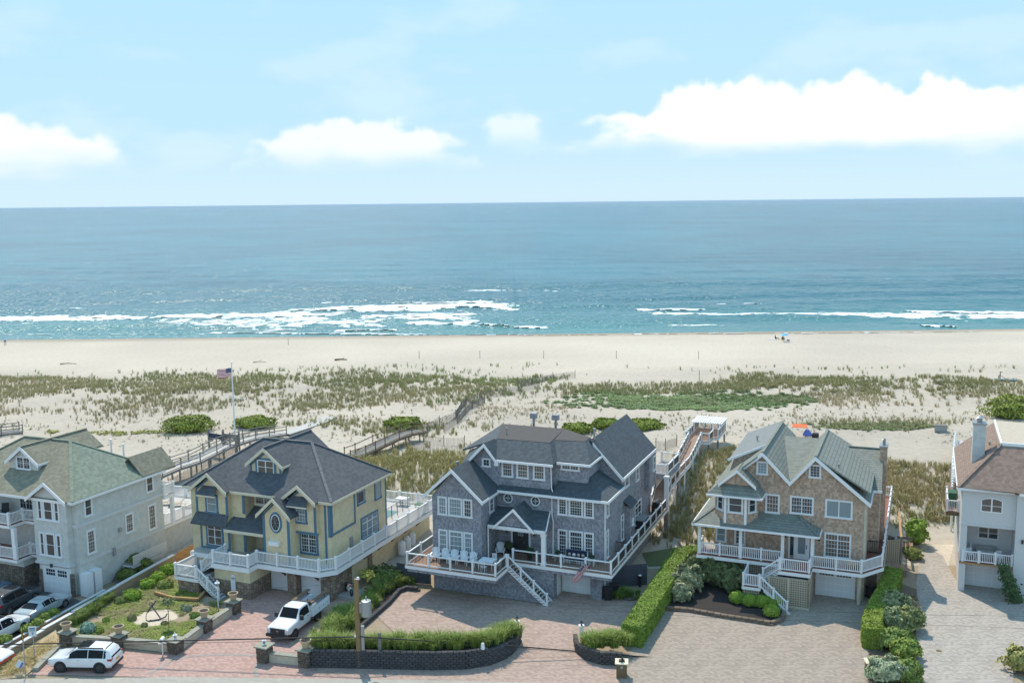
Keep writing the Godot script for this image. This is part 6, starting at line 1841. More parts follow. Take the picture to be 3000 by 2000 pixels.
	car("utility_truck", "white utility pickup with tool lockers and ladder rack on the pink driveway", "truck", (tf + tr) / 2 + tside * -0.98 + td * 0.0, heading(tr, tf), "white_car", cab, {"side": [[1, 2, 0.1, 0.0], [2, 3, 0.0, 0.0], [3, 4, 0.0, 0.55]], "screens": [[3, 4]], "wheels": [-1.85, 1.75], "wheel": 0.4, "track": 0.98, "rim": "dark_alloy", "extra": ex})
	var base := (tf + tr) / 2 - tside * 0.98
	var cone := thing("traffic_cone", "orange cone standing in the bed of the white truck", "cone", base - td * 1.9 + Vector3(0, 0.95, 0), heading(tr, tf))
	var cs := Shape.new()
	cs.bb(Vector3(-0.2, 0, -0.2), Vector3(0.2, 0.04, 0.2)); cs.lathe(Vector3(0, 0.04, 0), [[0.16, 0.0], [0.04, 0.75], [0.0, 0.75]], 12)
	obj("cone_body", cs, "orange", cone)
	# motorcycle on the stoop by the garage
	var mb := Vector3(-14.09, 0, -82.06)
	var m := thing("motorcycle", "white and orange motorcycle parked on the stoop behind the pole", "motorcycle", mb + Vector3(0, 0.3, 0), -60.0)
	for x in [-0.65, 0.65]:
		var w := Shape.new()
		w.lathe(Vector3(x, 0.3, -0.05), [[0.2, 0.0], [0.3, 0.0], [0.3, 0.1], [0.2, 0.1]], 18, Vector3.BACK)
		obj("wheel", w, "rubber", m)
	var b := Shape.new()
	b.ball(Vector3(0.1, 0.75, 0), Vector3(0.32, 0.14, 0.13), 10); b.bb(Vector3(-0.25, 0.35, -0.1), Vector3(0.25, 0.6, 0.1)); b.beam(Vector3(0.65, 0.35, 0), Vector3(0.42, 0.98, 0), 0.06, 0.06)
	obj("tank", b, "white_paint", m)
	var se := Shape.new()
	se.bb(Vector3(-0.7, 0.68, -0.12), Vector3(-0.15, 0.78, 0.12)); se.tube([Vector3(0.42, 1.0, -0.35), Vector3(0.42, 1.0, 0.35)], 0.025, 6)
	obj("saddle", se, "black_plastic", m)
	var fe := Shape.new()
	fe.beam(Vector3(-0.9, 0.62, 0), Vector3(-0.4, 0.64, 0), 0.16, 0.04); fe.box(Vector3(0.5, 0.85, 0), Vector3(0.1, 0.2, 0.2))
	obj("fender", fe, "orange", m)
	var stoop := Shape.new()
	stoop.bb(Vector3(-1.4, 0, -1.2), Vector3(1.2, 0.29, 0.7))
	var so := obj("stoop", stoop, "concrete")
	so.position = mb
	so.rotation_degrees.y = TURN
	tag(so, "low concrete stoop under the motorcycle beside the garage", "stoop")


# ---------------------------------------------------------------- plants
func leaves(pts: Array, size: float, a: Color, b: Color, long := 1.6) -> ArrayMesh:
	# pts: [place, outward direction]; a small bent leaf at each
	var v := PackedVector3Array(); var c := PackedColorArray()
	for q in pts:
		var n: Vector3 = (q[1] + Vector3(rng.randf_range(-1, 1), rng.randf_range(-0.6, 1), rng.randf_range(-1, 1)) * 0.9).normalized()
		var u := n.cross(Vector3(rng.randf_range(-1, 1), rng.randf_range(-1, 1), rng.randf_range(-1, 1))).normalized()
		var w := n.cross(u)
		var s := size * rng.randf_range(0.6, 1.35)
		var col := a.lerp(b, clampf(rng.randf() * 0.7 + 0.3 * (0.5 + fine.get_noise_3dv(q[0] * 9.0)), 0, 1))
		var p: Vector3 = q[0]
		for e in [p - u * s * 0.5, p + w * s * 0.5 * long, p + u * s * 0.5, p - u * s * 0.5, p + u * s * 0.5, p - w * s * 0.5 * long]:
			v.append(e); c.append(col)
	var arr := []
	arr.resize(Mesh.ARRAY_MAX)
	arr[Mesh.ARRAY_VERTEX] = v; arr[Mesh.ARRAY_COLOR] = c
	var m := ArrayMesh.new()
	m.add_surface_from_arrays(Mesh.PRIMITIVE_TRIANGLES, arr)
	m.surface_set_material(0, mats.leaf)
	return m

func blob_points(c: Vector3, r: Vector3, n: int, rough := 0.18, seed_k := 0.0) -> Array:
	var out := []
	for k in n:
		var d := Vector3(rng.randfn(), rng.randfn(), rng.randfn()).normalized()
		if d.y < -0.35: d.y = -d.y
		var k2 := 1.0 + rough * 1.6 * fine.get_noise_3dv((d * 7.0 + Vector3(seed_k, 0, seed_k * 2.0)) * 2.0) - rng.randf() * rng.randf() * 0.30
		out.append([c + d * r * k2, d])
	return out

func green(r: float, g: float, b: float) -> Color:
	return Color(r, g, b)

func bush(called: String, label: String, at: Vector3, r: Vector3, n: int, leaf: float, a: Color, b: Color, group := "", rough := 0.2) -> Node3D:
	var h := thing(called, label, "bush", at, 0.0, group)
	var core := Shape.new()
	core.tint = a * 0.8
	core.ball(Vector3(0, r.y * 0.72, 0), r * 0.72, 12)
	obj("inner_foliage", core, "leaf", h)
	var m := leaves(blob_points(Vector3(0, r.y * 0.8, 0), r, n, rough, at.x), leaf, a, b)
	obj("foliage", m, "", h)
	return h

func hedge(label: String, p: Array, w: float, ht: float, n: int, a: Color, b: Color):
	var h := thing("hedge", label, "hedge")
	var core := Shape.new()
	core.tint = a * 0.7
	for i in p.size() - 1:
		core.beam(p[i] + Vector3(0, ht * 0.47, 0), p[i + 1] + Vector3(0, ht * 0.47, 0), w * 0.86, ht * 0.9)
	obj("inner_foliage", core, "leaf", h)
	var pts := []
	var lens := []
	var total := 0.0
	for i in p.size() - 1:
		lens.append(p[i].distance_to(p[i + 1])); total += lens[-1]
	for k in n:
		var t := rng.randf() * total
		var i := 0
		while i < lens.size() - 1 and t > lens[i]: t -= lens[i]; i += 1
		var d: Vector3 = (p[i + 1] - p[i]).normalized()
		var s := d.cross(Vector3.UP)
		var q: Vector3 = p[i] + d * t
		var f := rng.randf() * (w + 2 * ht)
		var out := Vector3.UP
		var bump := 0.12 * bumps.get_noise_2d(q.x * 9.0, q.z * 9.0)
		if f < w: q += s * (f - w / 2) + Vector3(0, ht + bump, 0)
		elif f < w + ht: q += s * (w / 2 + bump) + Vector3(0, (f - w), 0); out = s
		else: q += -s * (w / 2 + bump) + Vector3(0, (f - w - ht), 0); out = -s
		q += out * rng.randf_range(-0.08, 0.05)
		pts.append([q, out])
	for e in [[p[0], (p[0] - p[1]).normalized()], [p[-1], (p[-1] - p[-2]).normalized()]]:
		var s: Vector3 = e[1].cross(Vector3.UP)
		for k in int(n * w / total / 2.5):
			pts.append([e[0] + s * rng.randf_range(-w / 2, w / 2) + Vector3(0, rng.randf() * ht, 0) + e[1] * rng.randf_range(-0.05, 0.06), e[1]])
	obj("foliage", leaves(pts, 0.085, a, b), "", h)

func tuft_mesh(blades: int, ht: float, spread: float, wide: float, droop: float) -> ArrayMesh:
	var v := PackedVector3Array(); var c := PackedColorArray()
	for k in blades:
		var a := rng.randf() * TAU
		var d := Vector3(cos(a), 0, sin(a))
		var s := Vector3(-d.z, 0, d.x) * wide * rng.randf_range(0.6, 1.2)
		var o := d * rng.randf() * spread * 0.35
		var h := ht * rng.randf_range(0.6, 1.1)
		var lean := spread * rng.randf_range(0.25, 1.0)
		var p1 := o + d * lean * 0.4 + Vector3(0, h * 0.65, 0)
		var p2 := o + d * lean * (1.0 + droop) + Vector3(0, h * (1.0 - droop * rng.randf()), 0)
		var v0 := 0.75 + 0.4 * rng.randf()
		var col := Color(v0, v0, v0)
		for e in [o - s, p1 - s * 0.8, o + s, o + s, p1 - s * 0.8, p1 + s * 0.8, p1 - s * 0.8, p2, p1 + s * 0.8]:
			v.append(e); c.append(col)
	var arr := []
	arr.resize(Mesh.ARRAY_MAX)
	arr[Mesh.ARRAY_VERTEX] = v; arr[Mesh.ARRAY_COLOR] = c
	var m := ArrayMesh.new()
	m.add_surface_from_arrays(Mesh.PRIMITIVE_TRIANGLES, arr)
	m.surface_set_material(0, mats.leaf)
	return m

func scatter(called: String, mesh: Mesh, places: Array, label := "", category := "") -> MultiMeshInstance3D:
	# places: [point, size, colour]
	var mm := MultiMesh.new()
	mm.transform_format = MultiMesh.TRANSFORM_3D
	mm.use_colors = true
	mm.mesh = mesh
	mm.instance_count = places.size()
	for k in places.size():
		var q = places[k]
		var s: float = q[1]
		mm.set_instance_transform(k, Transform3D(Basis(Vector3.UP, rng.randf() * TAU).scaled(Vector3(s, s * rng.randf_range(0.85, 1.15), s)), q[0]))
		mm.set_instance_color(k, q[2])
	var o := MultiMeshInstance3D.new()
	o.name = numbered(called)
	o.multimesh = mm
	add_child(o)
	tag(o, label, category, "", "stuff")
	return o

func dune_patch(c: Vector3, rx: float, rz: float, per: float, lim: float, cols: Array, size: float, out: Array, turn := 0.0):
	# tufts inside an ellipse, thinning towards its rim and in clumps
	var n := int(PI * rx * rz * per)
	for k in n:
		var a := rng.randf() * TAU
		var r := sqrt(rng.randf())
		var x := cos(a) * r * rx
		var z := sin(a) * r * rz
		var p := Vector3(c.x + x * cos(turn) - z * sin(turn), 0, c.z + x * sin(turn) + z * cos(turn))
		var clump := fine.get_noise_2d(p.x * 6.0, p.z * 4.0) * 0.75 + bumps.get_noise_2d(p.x * 1.6, p.z * 2.2) * 0.75 + 0.03
		if clump < lim + 0.6 * smoothstep(0.45, 1.0, r): continue
		var col: Color = cols[0].lerp(cols[1], clampf(0.5 + 1.1 * bumps.get_noise_2d(p.x * 0.8 + 50.0, p.z * 0.8) + rng.randf_range(-0.35, 0.35), 0, 1))
		out.append([on_land(p) - Vector3(0, 0.04, 0), size * rng.randf_range(0.65, 1.25), col])

func make_dunes():
	var olive := [green(0.44, 0.37, 0.19), green(0.31, 0.295, 0.115)]
	var dry := [green(0.53, 0.42, 0.26), green(0.36, 0.31, 0.16)]
	var fresh := [green(0.26, 0.33, 0.11), green(0.37, 0.36, 0.15)]
	var out := []
	# broad belts of beach grass
	dune_patch(Vector3(-63.67, 2.5, -171.75), 78, 13, 3.6, -0.28, olive, 1.0, out)
	dune_patch(Vector3(-44.26, 2.49, -160.74), 75, 14, 2.0, -0.05, olive, 1.0, out)
	dune_patch(Vector3(-71.55, 2.49, -153.93), 60, 12, 1.7, 0.0, dry, 1.0, out)
	dune_patch(Vector3(-25.2, 2.5, -162.56), 36, 20, 1.7, -0.02, olive, 0.95, out)
	dune_patch(Vector3(-9.04, 2.5, -174.47), 30, 16, 1.6, 0.05, fresh, 0.9, out)
	dune_patch(Vector3(-1.25, 2.5, -170.59), 12, 8, 3.0, -0.1, fresh, 0.95, out)
	dune_patch(Vector3(-3.33, 2.5, -156.96), 16, 6, 2.0, -0.05, fresh, 0.9, out, -0.5)
	dune_patch(Vector3(25.27, 2.5, -164.18), 26, 8, 3.4, -0.3, olive, 1.0, out)
	dune_patch(Vector3(44.12, 2.5, -166.2), 19, 8, 3.6, -0.3, olive, 1.0, out)
	dune_patch(Vector3(59.47, 2.5, -163.67), 24, 9, 3.6, -0.3, olive, 1.0, out)
	dune_patch(Vector3(74, 2.49, -159.78), 26, 10, 3.2, -0.25, olive, 1.0, out)
	dune_patch(Vector3(60.02, 2.5, -152.01), 30, 10, 1.8, 0.0, dry, 1.0, out)
	dune_patch(Vector3(39.22, 2.5, -154.54), 22, 9, 1.4, 0.05, dry, 1.0, out)
	dune_patch(Vector3(16.12, 2.5, -157.26), 18, 12, 1.3, 0.05, dry, 0.9, out)
	dune_patch(Vector3(5.09, 2.5, -151.05), 30, 14, 1.0, 0.08, dry, 0.75, out)
	# thin scatter over the whole dune field and its seaward edge
	dune_patch(Vector3(-46.55, 2.49, -149.99), 95, 30, 0.55, 0.02, dry, 0.75, out)
	dune_patch(Vector3(40.6, 2.5, -147.82), 90, 30, 0.5, 0.05, dry, 0.7, out)
	dune_patch(Vector3(-0.12, 2.49, -140.35), 60, 16, 0.7, 0.03, dry, 0.7, out)
	dune_patch(Vector3(-51.02, 2.21, -186.09), 90, 8, 0.35, 0.1, fresh, 1.1, out)
	dune_patch(Vector3(-16.45, 1.89, -191.7), 40, 8, 0.35, 0.08, fresh, 1.0, out)
	dune_patch(Vector3(61.66, 2.47, -180.22), 60, 7, 0.30, 0.1, fresh, 1.1, out)
	# thick growth behind and between the houses
	dune_patch(Vector3(-12.75, 2.29, -113.32), 15, 13, 6.0, -0.4, [green(0.503, 0.388, 0.162), green(0.317, 0.296, 0.105)], 1.2, out)
	dune_patch(Vector3(-23.95, 2.5, -138.18), 14, 4, 4.0, -0.2, olive, 1.0, out)
	dune_patch(Vector3(-8.01, 2.49, -134.25), 14, 4, 4.0, -0.2, [green(0.278, 0.278, 0.105), green(0.409, 0.342, 0.145)], 1.0, out)
	dune_patch(Vector3(21.98, 1.64, -107.89), 7, 18, 6.0, -0.35, [green(0.466, 0.36, 0.17), green(0.298, 0.27, 0.105)], 1.2, out, 0.35)
	dune_patch(Vector3(20.46, 0.8, -101.97), 8, 8, 4.0, -0.15, dry, 1.0, out, 0.35)
	dune_patch(Vector3(41.62, 1.82, -109.22), 4.5, 10, 5.0, -0.25, [green(0.503, 0.388, 0.194), green(0.335, 0.296, 0.121)], 1.1, out, 0.3)
	dune_patch(Vector3(45.74, 1.69, -108.15), 8.5, 10, 6.0, -0.35, [green(0.484, 0.378, 0.186), green(0.335, 0.288, 0.121)], 1.2, out, 0.2)
	dune_patch(Vector3(42.36, 0.53, -99.76), 12, 3, 3.5, -0.1, fresh, 0.9, out)
	dune_patch(Vector3(52, 2.5, -134.85), 13, 4, 3.5, -0.2, olive, 0.9, out)
	scatter("dune_grass", tuft_mesh(11, 0.72, 0.38, 0.024, 0.2), out, "olive and straw-coloured beach grass across the dunes", "grass")
	# low creeping green
	var creep := []
	dune_patch(Vector3(25.61, 2.5, -152.57), 21, 9, 14.0, -0.45, [green(0.13, 0.22, 0.065), green(0.21, 0.29, 0.09)], 0.8, creep)
	dune_patch(Vector3(49.64, 2.5, -133.49), 11, 2.5, 9.0, -0.3, [green(0.19, 0.24, 0.08), green(0.28, 0.3, 0.11)], 0.7, creep)
	dune_patch(Vector3(-54.58, 2.49, -136.06), 14, 1.5, 8.0, -0.1, [green(0.42, 0.40, 0.05), green(0.27, 0.29, 0.05)], 0.6, creep)
	scatter("ground_cover", tuft_mesh(16, 0.35, 0.5, 0.07, 0.6), creep, "dark green creeping plants in patches on the dunes", "ground cover")
	# dead sprigs and litter on the sand
	var sprig := []
	dune_patch(Vector3(-0.13, 2.49, -135.96), 120, 24, 1.1, 0.05, [green(0.155, 0.128, 0.0878), green(0.279, 0.21, 0.135)], 0.45, sprig)
	scatter("dead_sprigs", tuft_mesh(9, 0.5, 0.6, 0.03, 0.3), sprig, "dark dead sprigs scattered over the pale sand", "dead plants")
	var shrubs := [[Vector3(-44.84, 2.5, -136.42), 6.5, 1.9, "largest bright green shrub on the dunes behind the grey house"], [Vector3(-35.99, 2.49, -137.73), 5.4, 1.3, "bright green shrub behind the flagpole and boardwalk"], [Vector3(-15.38, 2.49, -138.23), 5.0, 1.2, "bright green shrub beside the dark boardwalk's seaward end"], [Vector3(8.59, 2.5, -132.99), 4.2, 1.1, "bright green shrub behind the flat roof of the blue house"], [Vector3(12.75, 2.49, -135.76), 3.5, 1.1, "small bright green shrub just left of the tall slate gable"], [Vector3(17.96, 2.5, -134.4), 5.0, 1.0, "low yellow-green shrub just right of the tall slate gable"], [Vector3(69.57, 2.49, -137.93), 7.5, 2.6, "dark green shrub above the white house's roof at the frame's edge"]]
	for q in shrubs:
		bush("dune_shrub", q[3], on_land(q[0]) - Vector3(0, q[2] * 0.2, 0), Vector3(q[1] * 0.52, q[2] * 0.75, q[1] * 0.4), 2200, 0.22, green(0.155, 0.188, 0.0243), green(0.341, 0.375, 0.0405), "green shrubs on the dunes", 0.3)

func make_gardens():
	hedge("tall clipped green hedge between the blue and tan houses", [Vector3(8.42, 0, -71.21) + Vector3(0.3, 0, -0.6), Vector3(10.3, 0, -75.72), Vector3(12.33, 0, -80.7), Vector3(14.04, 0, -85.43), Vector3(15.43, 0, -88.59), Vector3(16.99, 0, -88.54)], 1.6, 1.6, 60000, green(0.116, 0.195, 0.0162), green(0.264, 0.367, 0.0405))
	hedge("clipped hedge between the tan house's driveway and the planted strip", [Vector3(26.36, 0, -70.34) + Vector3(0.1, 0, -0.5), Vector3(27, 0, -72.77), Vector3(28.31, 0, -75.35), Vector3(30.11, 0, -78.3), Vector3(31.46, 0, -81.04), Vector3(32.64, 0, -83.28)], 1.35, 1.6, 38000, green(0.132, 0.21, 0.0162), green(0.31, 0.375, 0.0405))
	var ball: Node3D = null
	var spots := [[1290, 760, "clipped round bush nearest the lattice, first of the row"], [1425, 800, "second clipped round bush from the lattice"], [1560, 815, "third clipped round bush from the lattice"], [1690, 830, "small clipped round bush tucked behind the foremost one"], [1650, 905, "foremost clipped round bush at the kerb's rounded end"]]
	var at := [Vector3(18.3, 0, -79.12), Vector3(19.22, 0, -78.5), Vector3(20.19, 0, -78.18), Vector3(21.11, 0, -78.16), Vector3(20.42, 0, -76.37)]
	for k in 5:
		if ball == null: ball = bush("round_bush", spots[k][2], at[k] + Vector3(0, 0.1, -0.3), Vector3(0.66, 0.6, 0.66), 2600, 0.09, green(0.132, 0.225, 0.0162), green(0.295, 0.405, 0.0405), "clipped round bushes in the mulch bed", 0.06)
		else: again(ball, at[k] + Vector3(0, 0.1, -0.3), 40.0 * k, spots[k][2])
	var rh := [[Vector3(14.69, 0, -82.31), Vector3(1.3, 1.3, 1.2), "left rhododendron at the hedge's inner side"], [Vector3(16.23, 0, -84.45), Vector3(1.5, 1.4, 1.2), "pale-tipped rhododendron under the porch corner"], [Vector3(17.38, 0, -83.53), Vector3(1.5, 1.5, 1.4), "large rhododendron in the middle of the mulch bed"], [Vector3(18.82, 0, -84.83), Vector3(1.5, 1.6, 1.3), "dark rhododendron beside the porch lattice"], [Vector3(18.5, 0, -82.2), Vector3(1.3, 1.3, 1.2), "dark rhododendron just left of the steps' landing"], [Vector3(13.85, 0, -80.25), Vector3(0.9, 0.9, 0.9), "small rhododendron at the mulch bed's left corner"]]
	for q in rh:
		bush("rhododendron", q[2], q[0], q[1], 2600, 0.2, green(0.10, 0.125, 0.045), green(0.46, 0.46, 0.27) if q[0].x < 16.2 else green(0.2, 0.23, 0.08), "rhododendrons in the mulch bed", 0.35)
	var stripq := [[Vector3(30.02, 0, -76.08), Vector3(1.2, 1.2, 1.2), "tall sage-green bush beside the right hedge", green(0.202, 0.225, 0.101), green(0.388, 0.405, 0.203)], [Vector3(29.15, 0, -74.19), Vector3(1.1, 1.0, 1.1), "sage-green bush in the middle of the right planted strip", green(0.186, 0.217, 0.0945), green(0.357, 0.39, 0.189)], [Vector3(30.23, 0, -74.16), Vector3(1.2, 1.0, 1.2), "loose olive bush at the pale driveway's edge", green(0.186, 0.21, 0.0675), green(0.341, 0.36, 0.135)], [Vector3(28.18, 0, -70.81), Vector3(1.3, 0.9, 1.2), "mid green bush behind the right pillar", green(0.132, 0.195, 0.0338), green(0.279, 0.345, 0.081)], [Vector3(28.27, 0, -69.3), Vector3(1.0, 0.8, 1.0), "bright green bush near the road end of the right strip", green(0.155, 0.225, 0.027), green(0.31, 0.375, 0.0675)], [Vector3(25.62, 0, -65.91), Vector3(1.3, 0.9, 1.0), "silvery bush at the bottom edge beside the pillar", green(0.31, 0.345, 0.203), green(0.496, 0.525, 0.324)], [Vector3(27.08, 0, -65.87), Vector3(1.0, 0.9, 0.9), "mid green bush at the bottom edge by the pale driveway", green(0.139, 0.195, 0.0338), green(0.264, 0.33, 0.0675)], [Vector3(31.9, 0, -78.87), Vector3(1.0, 0.4, 1.4), "low dry brown plants at the upper end of the right strip", green(0.31, 0.225, 0.135), green(0.465, 0.36, 0.216)], [Vector3(38.74, 0, -93.52), Vector3(1.0, 1.3, 1.0), "bright leafy bush where the pale driveway meets the sand", green(0.171, 0.285, 0.027), green(0.388, 0.525, 0.0675)], [Vector3(36.97, 0, -89.93), Vector3(0.7, 0.5, 1.0), "low green bush beside the wooden benches", green(0.217, 0.255, 0.0675), green(0.388, 0.375, 0.108)], [Vector3(35.67, 0, -67.2), Vector3(1.3, 0.9, 1.0), "grassy bush at the frame's lower right corner", green(0.248, 0.24, 0.0675), green(0.434, 0.39, 0.121)]]
	for q in stripq: bush("strip_bush", q[2], q[0], q[1], 2200, 0.16, q[3], q[4], "bushes of the right planted strip", 0.4)
	var left := [[Vector3(-33.33, 0, -74.88), Vector3(0.75, 0.6, 0.65), "blue-green dwarf spruce behind the parked car's pillar", green(0.186, 0.315, 0.243), green(0.403, 0.555, 0.446)], [Vector3(-32.31, 0, -81.43), Vector3(1.0, 0.65, 0.9), "bright green rounded shrub along the garden's tan wall", green(0.171, 0.285, 0.0203), green(0.341, 0.48, 0.0405)], [Vector3(-31.95, 0, -84.13), Vector3(0.9, 0.6, 0.8), "bright green shrub second along the garden's tan wall", green(0.171, 0.285, 0.0203), green(0.341, 0.48, 0.0405)], [Vector3(-31.68, 0, -85.75), Vector3(0.9, 0.6, 0.8), "bright green shrub third along the garden's tan wall", green(0.186, 0.3, 0.0203), green(0.372, 0.51, 0.0405)], [Vector3(-31.32, 0, -87.42), Vector3(1.0, 0.7, 0.8), "bright green shrub nearest the white landing", green(0.186, 0.3, 0.0203), green(0.372, 0.51, 0.0405)], [Vector3(-30.42, 0, -84.09), Vector3(0.9, 0.55, 0.7), "loose grassy shrub in front of the white landing", green(0.202, 0.255, 0.0405), green(0.403, 0.42, 0.108)], [Vector3(-32.69, 0, -76.83), Vector3(0.35, 0.3, 0.35), "small bright shrub right of the dwarf spruce", green(0.171, 0.255, 0.027), green(0.31, 0.405, 0.054)], [Vector3(-32.31, 0, -74.7), Vector3(0.35, 0.35, 0.35), "small green shrub against the cream wall", green(0.155, 0.225, 0.027), green(0.31, 0.375, 0.054)], [Vector3(-30.74, 0, -77.12), Vector3(0.45, 0.4, 0.4), "brownish grass mound left of the pebble circle", green(0.264, 0.225, 0.0945), green(0.403, 0.345, 0.149)], [Vector3(-29.3, 0, -75.91), Vector3(0.3, 0.25, 0.3), "small mound in front of the pebble circle", green(0.232, 0.225, 0.0945), green(0.372, 0.33, 0.149)], [Vector3(-27.82, 0, -76.2), Vector3(0.3, 0.25, 0.3), "small mound right of the little tree's stem", green(0.232, 0.225, 0.0945), green(0.372, 0.33, 0.149)], [Vector3(-26.96, 0, -78.92), Vector3(0.5, 0.4, 0.45), "grey-green lavender mound near the upper urn", green(0.232, 0.27, 0.162), green(0.388, 0.42, 0.27)], [Vector3(-25.81, 0, -77.5), Vector3(0.5, 0.4, 0.45), "green mound behind the driveway pillar", green(0.155, 0.24, 0.0405), green(0.31, 0.39, 0.081)], [Vector3(-33.06, 0, -80.71), Vector3(0.6, 0.4, 0.5), "loose green plant beside the tan wall", green(0.186, 0.225, 0.054), green(0.31, 0.345, 0.0945)]]
	for q in left: bush("garden_shrub", q[2], q[0] + Vector3(0.1, 0.2, 0.15), q[1] * 0.78, 1100, 0.10, q[3], q[4], "shrubs of the anchor garden", 0.3)
	var shade := [[Vector3(-34.5, 0, -88.38), Vector3(1.4, 0.9, 1.1), "dark shrub in the shade under the grey house's side steps"], [Vector3(-34.57, 0, -86.25), Vector3(0.8, 0.6, 0.7), "small dark shrub at the foot of the grey house's side steps"], [Vector3(-38.44, 0, -103.71), Vector3(1.6, 1.7, 1.4), "yellow-green shrub in the gap beside the yellow house"], [Vector3(-11.48, 0, -85.26), Vector3(2.0, 0.7, 1.6), "dark low shrub along the yellow house's side path"]]
	for q in shade: bush("shade_shrub", q[2], q[0], q[1], 1600, 0.15, green(0.062, 0.0975, 0.0203), green(0.217, 0.27, 0.0405), "shrubs in the gaps between houses", 0.35)
	for q in [[Vector3(-37.61, 0, -77.13), "low plant behind the planter wall's middle"], [Vector3(-37.29, 0, -77.8), "yellow-green plant at the planter wall's upper end"], [Vector3(-37.63, 0, -75.8), "plant beside the white sign in the wall planter"], [Vector3(-37.92, 0, -74.68), "plant behind the yellow sign in the wall planter"], [Vector3(-38.7, 0, -72.84), "dark plant at the wall planter's front end"]]:
		bush("planter_shrub", q[1], q[0] + Vector3(0, 0.35, 0), Vector3(0.5, 0.35, 0.45), 600, 0.11, green(0.155, 0.21, 0.0338), green(0.341, 0.405, 0.0675), "plants in the narrow wall planter", 0.3)
	# ornamental grasses
	var g := []
	var cols := [green(0.155, 0.225, 0.027), green(0.295, 0.375, 0.0675)]
	var rows := [[[Vector3(-9.19, 1.1, -69.89), Vector3(-6.77, 1.1, -69.83), Vector3(-4.36, 1.1, -69.77), Vector3(-2.28, 1.1, -69.99), Vector3(-0.85, 0.9, -71.44), Vector3(-0.11, 0.7, -72.84)], 0.9, 190], [[Vector3(-14.75, 0, -72.53), Vector3(-14.25, 0, -75.46), Vector3(-13.73, 0, -76.91), Vector3(-13.33, 0, -78.22)], 1.7, 90], [[Vector3(-13.73, 0, -76.91), Vector3(-12.81, 0, -78.4), Vector3(-12.04, 0, -80.15), Vector3(-11.4, 0, -82.62), Vector3(-10.58, 0, -84.79), Vector3(-9.73, 0, -84.73)], 1.4, 110], [[Vector3(-14.23, 1.1, -69.95), Vector3(-12.55, 1.1, -69.91), Vector3(-9.19, 1.1, -69.89)], 0.8, 90], [[Vector3(5.23, 0.7, -70.4), Vector3(6.55, 0.7, -70.74), Vector3(7.71, 0.7, -70.9)], 1.1, 90]]
	for r in rows:
		for k in r[2]:
			var t: float = rng.randf() * (r[0].size() - 1.001)
			var p: Vector3 = r[0][int(t)].lerp(r[0][int(t) + 1], t - int(t)) + Vector3(rng.randfn() * r[1] * 0.35, 0, rng.randfn() * r[1] * 0.35)
			g.append([p, rng.randf_range(0.75, 1.15), cols[0].lerp(cols[1], rng.randf())])
	for k in 30:
		g.append([Vector3(9.37, 0, -81.21) + Vector3(rng.randfn() * 0.6, 0.15, rng.randfn() * 0.4), 0.7, cols[0]])
	for k in 26:
		var t := k / 26.0
		g.append([Vector3(-34.78, 0, -75.89).lerp(Vector3(-33.87, 0, -81.48), t) + Vector3(rng.randfn() * 0.12, 0.25, rng.randfn() * 0.12), rng.randf_range(0.9, 1.1), green(0.093, 0.165, 0.0203).lerp(green(0.232, 0.3, 0.0405), rng.randf())])
	scatter("ornamental_grass", tuft_mesh(60, 1.0, 0.62, 0.022, 0.35), g, "arching green ornamental grass along the driveways", "grass")
	# ground cover of the anchor garden and the dry bank
	var cover := []
	for k in 5200:
		var p := Vector3(rng.randf_range(-35, -21.5), 0.28, rng.randf_range(-88, -71.6))
		var poly := PackedVector2Array()
		for v in [Vector3(-34.83, 0, -73.97), Vector3(-30.46, 0, -73.4), Vector3(-25.89, 0, -72.67), Vector3(-24.82, 0, -75.63), Vector3(-24.16, 0, -80.28), Vector3(-25.92, 0, -81.35), Vector3(-30.83, 0, -87.62), Vector3(-34.86, 0, -76.22)]: poly.append(Vector2(v.x, v.z))
		if not Geometry2D.is_point_in_polygon(Vector2(p.x, p.z), poly): continue
		if Vector2(p.x, p.z).distance_to(Vector2(-28.9, -77.3)) < 1.75: continue
		var f := bumps.get_noise_2d(p.x * 6.0, p.z * 6.0)
		if f < -0.22: continue
		cover.append([p, rng.randf_range(0.5, 1.0), green(0.186, 0.232, 0.0405).lerp(green(0.372, 0.3, 0.135) if f < 0.08 else green(0.31, 0.39, 0.0473), rng.randf())])
	scatter("garden_ground_cover", tuft_mesh(18, 0.2, 0.3, 0.035, 0.6), cover, "low green and brown ground cover around the pebble circle", "ground cover")
	var straw := []
	for k in 500:
		var p := Vector3(-36.23, 0, -68.62).lerp(Vector3(-35.31, 0, -73.83), rng.randf()) + Vector3(rng.randfn() * 0.55, 0.15, rng.randfn() * 0.5)
		straw.append([p, rng.randf_range(0.4, 0.9), green(0.589, 0.435, 0.189).lerp(green(0.341, 0.315, 0.081), rng.randf() * rng.randf())])
	scatter("bank_grass", tuft_mesh(14, 0.4, 0.4, 0.02, 0.5), straw, "straw-coloured dry grass on the bank below the tan wall", "grass")
	# two little trees
	for q in [[Vector3(-27.2, 0.28, -75.55), 2.3, 0.55, "slender young tree in front of the pebble circle", green(0.155, 0.18, 0.0675), green(0.31, 0.315, 0.135)], [Vector3(-12.44, 0.5, -81.4), 1.8, 0.75, "small leafy tree growing in the wide urn", green(0.217, 0.24, 0.0405), green(0.465, 0.405, 0.081)]]:
		var t := thing("small_tree", q[3], "tree", q[0])
		var s := Shape.new()
		s.tube([Vector3.ZERO, Vector3(0.02, q[1] * 0.5, 0), Vector3(0, q[1] * 0.8, 0.02)], 0.035, 6, 0.02)
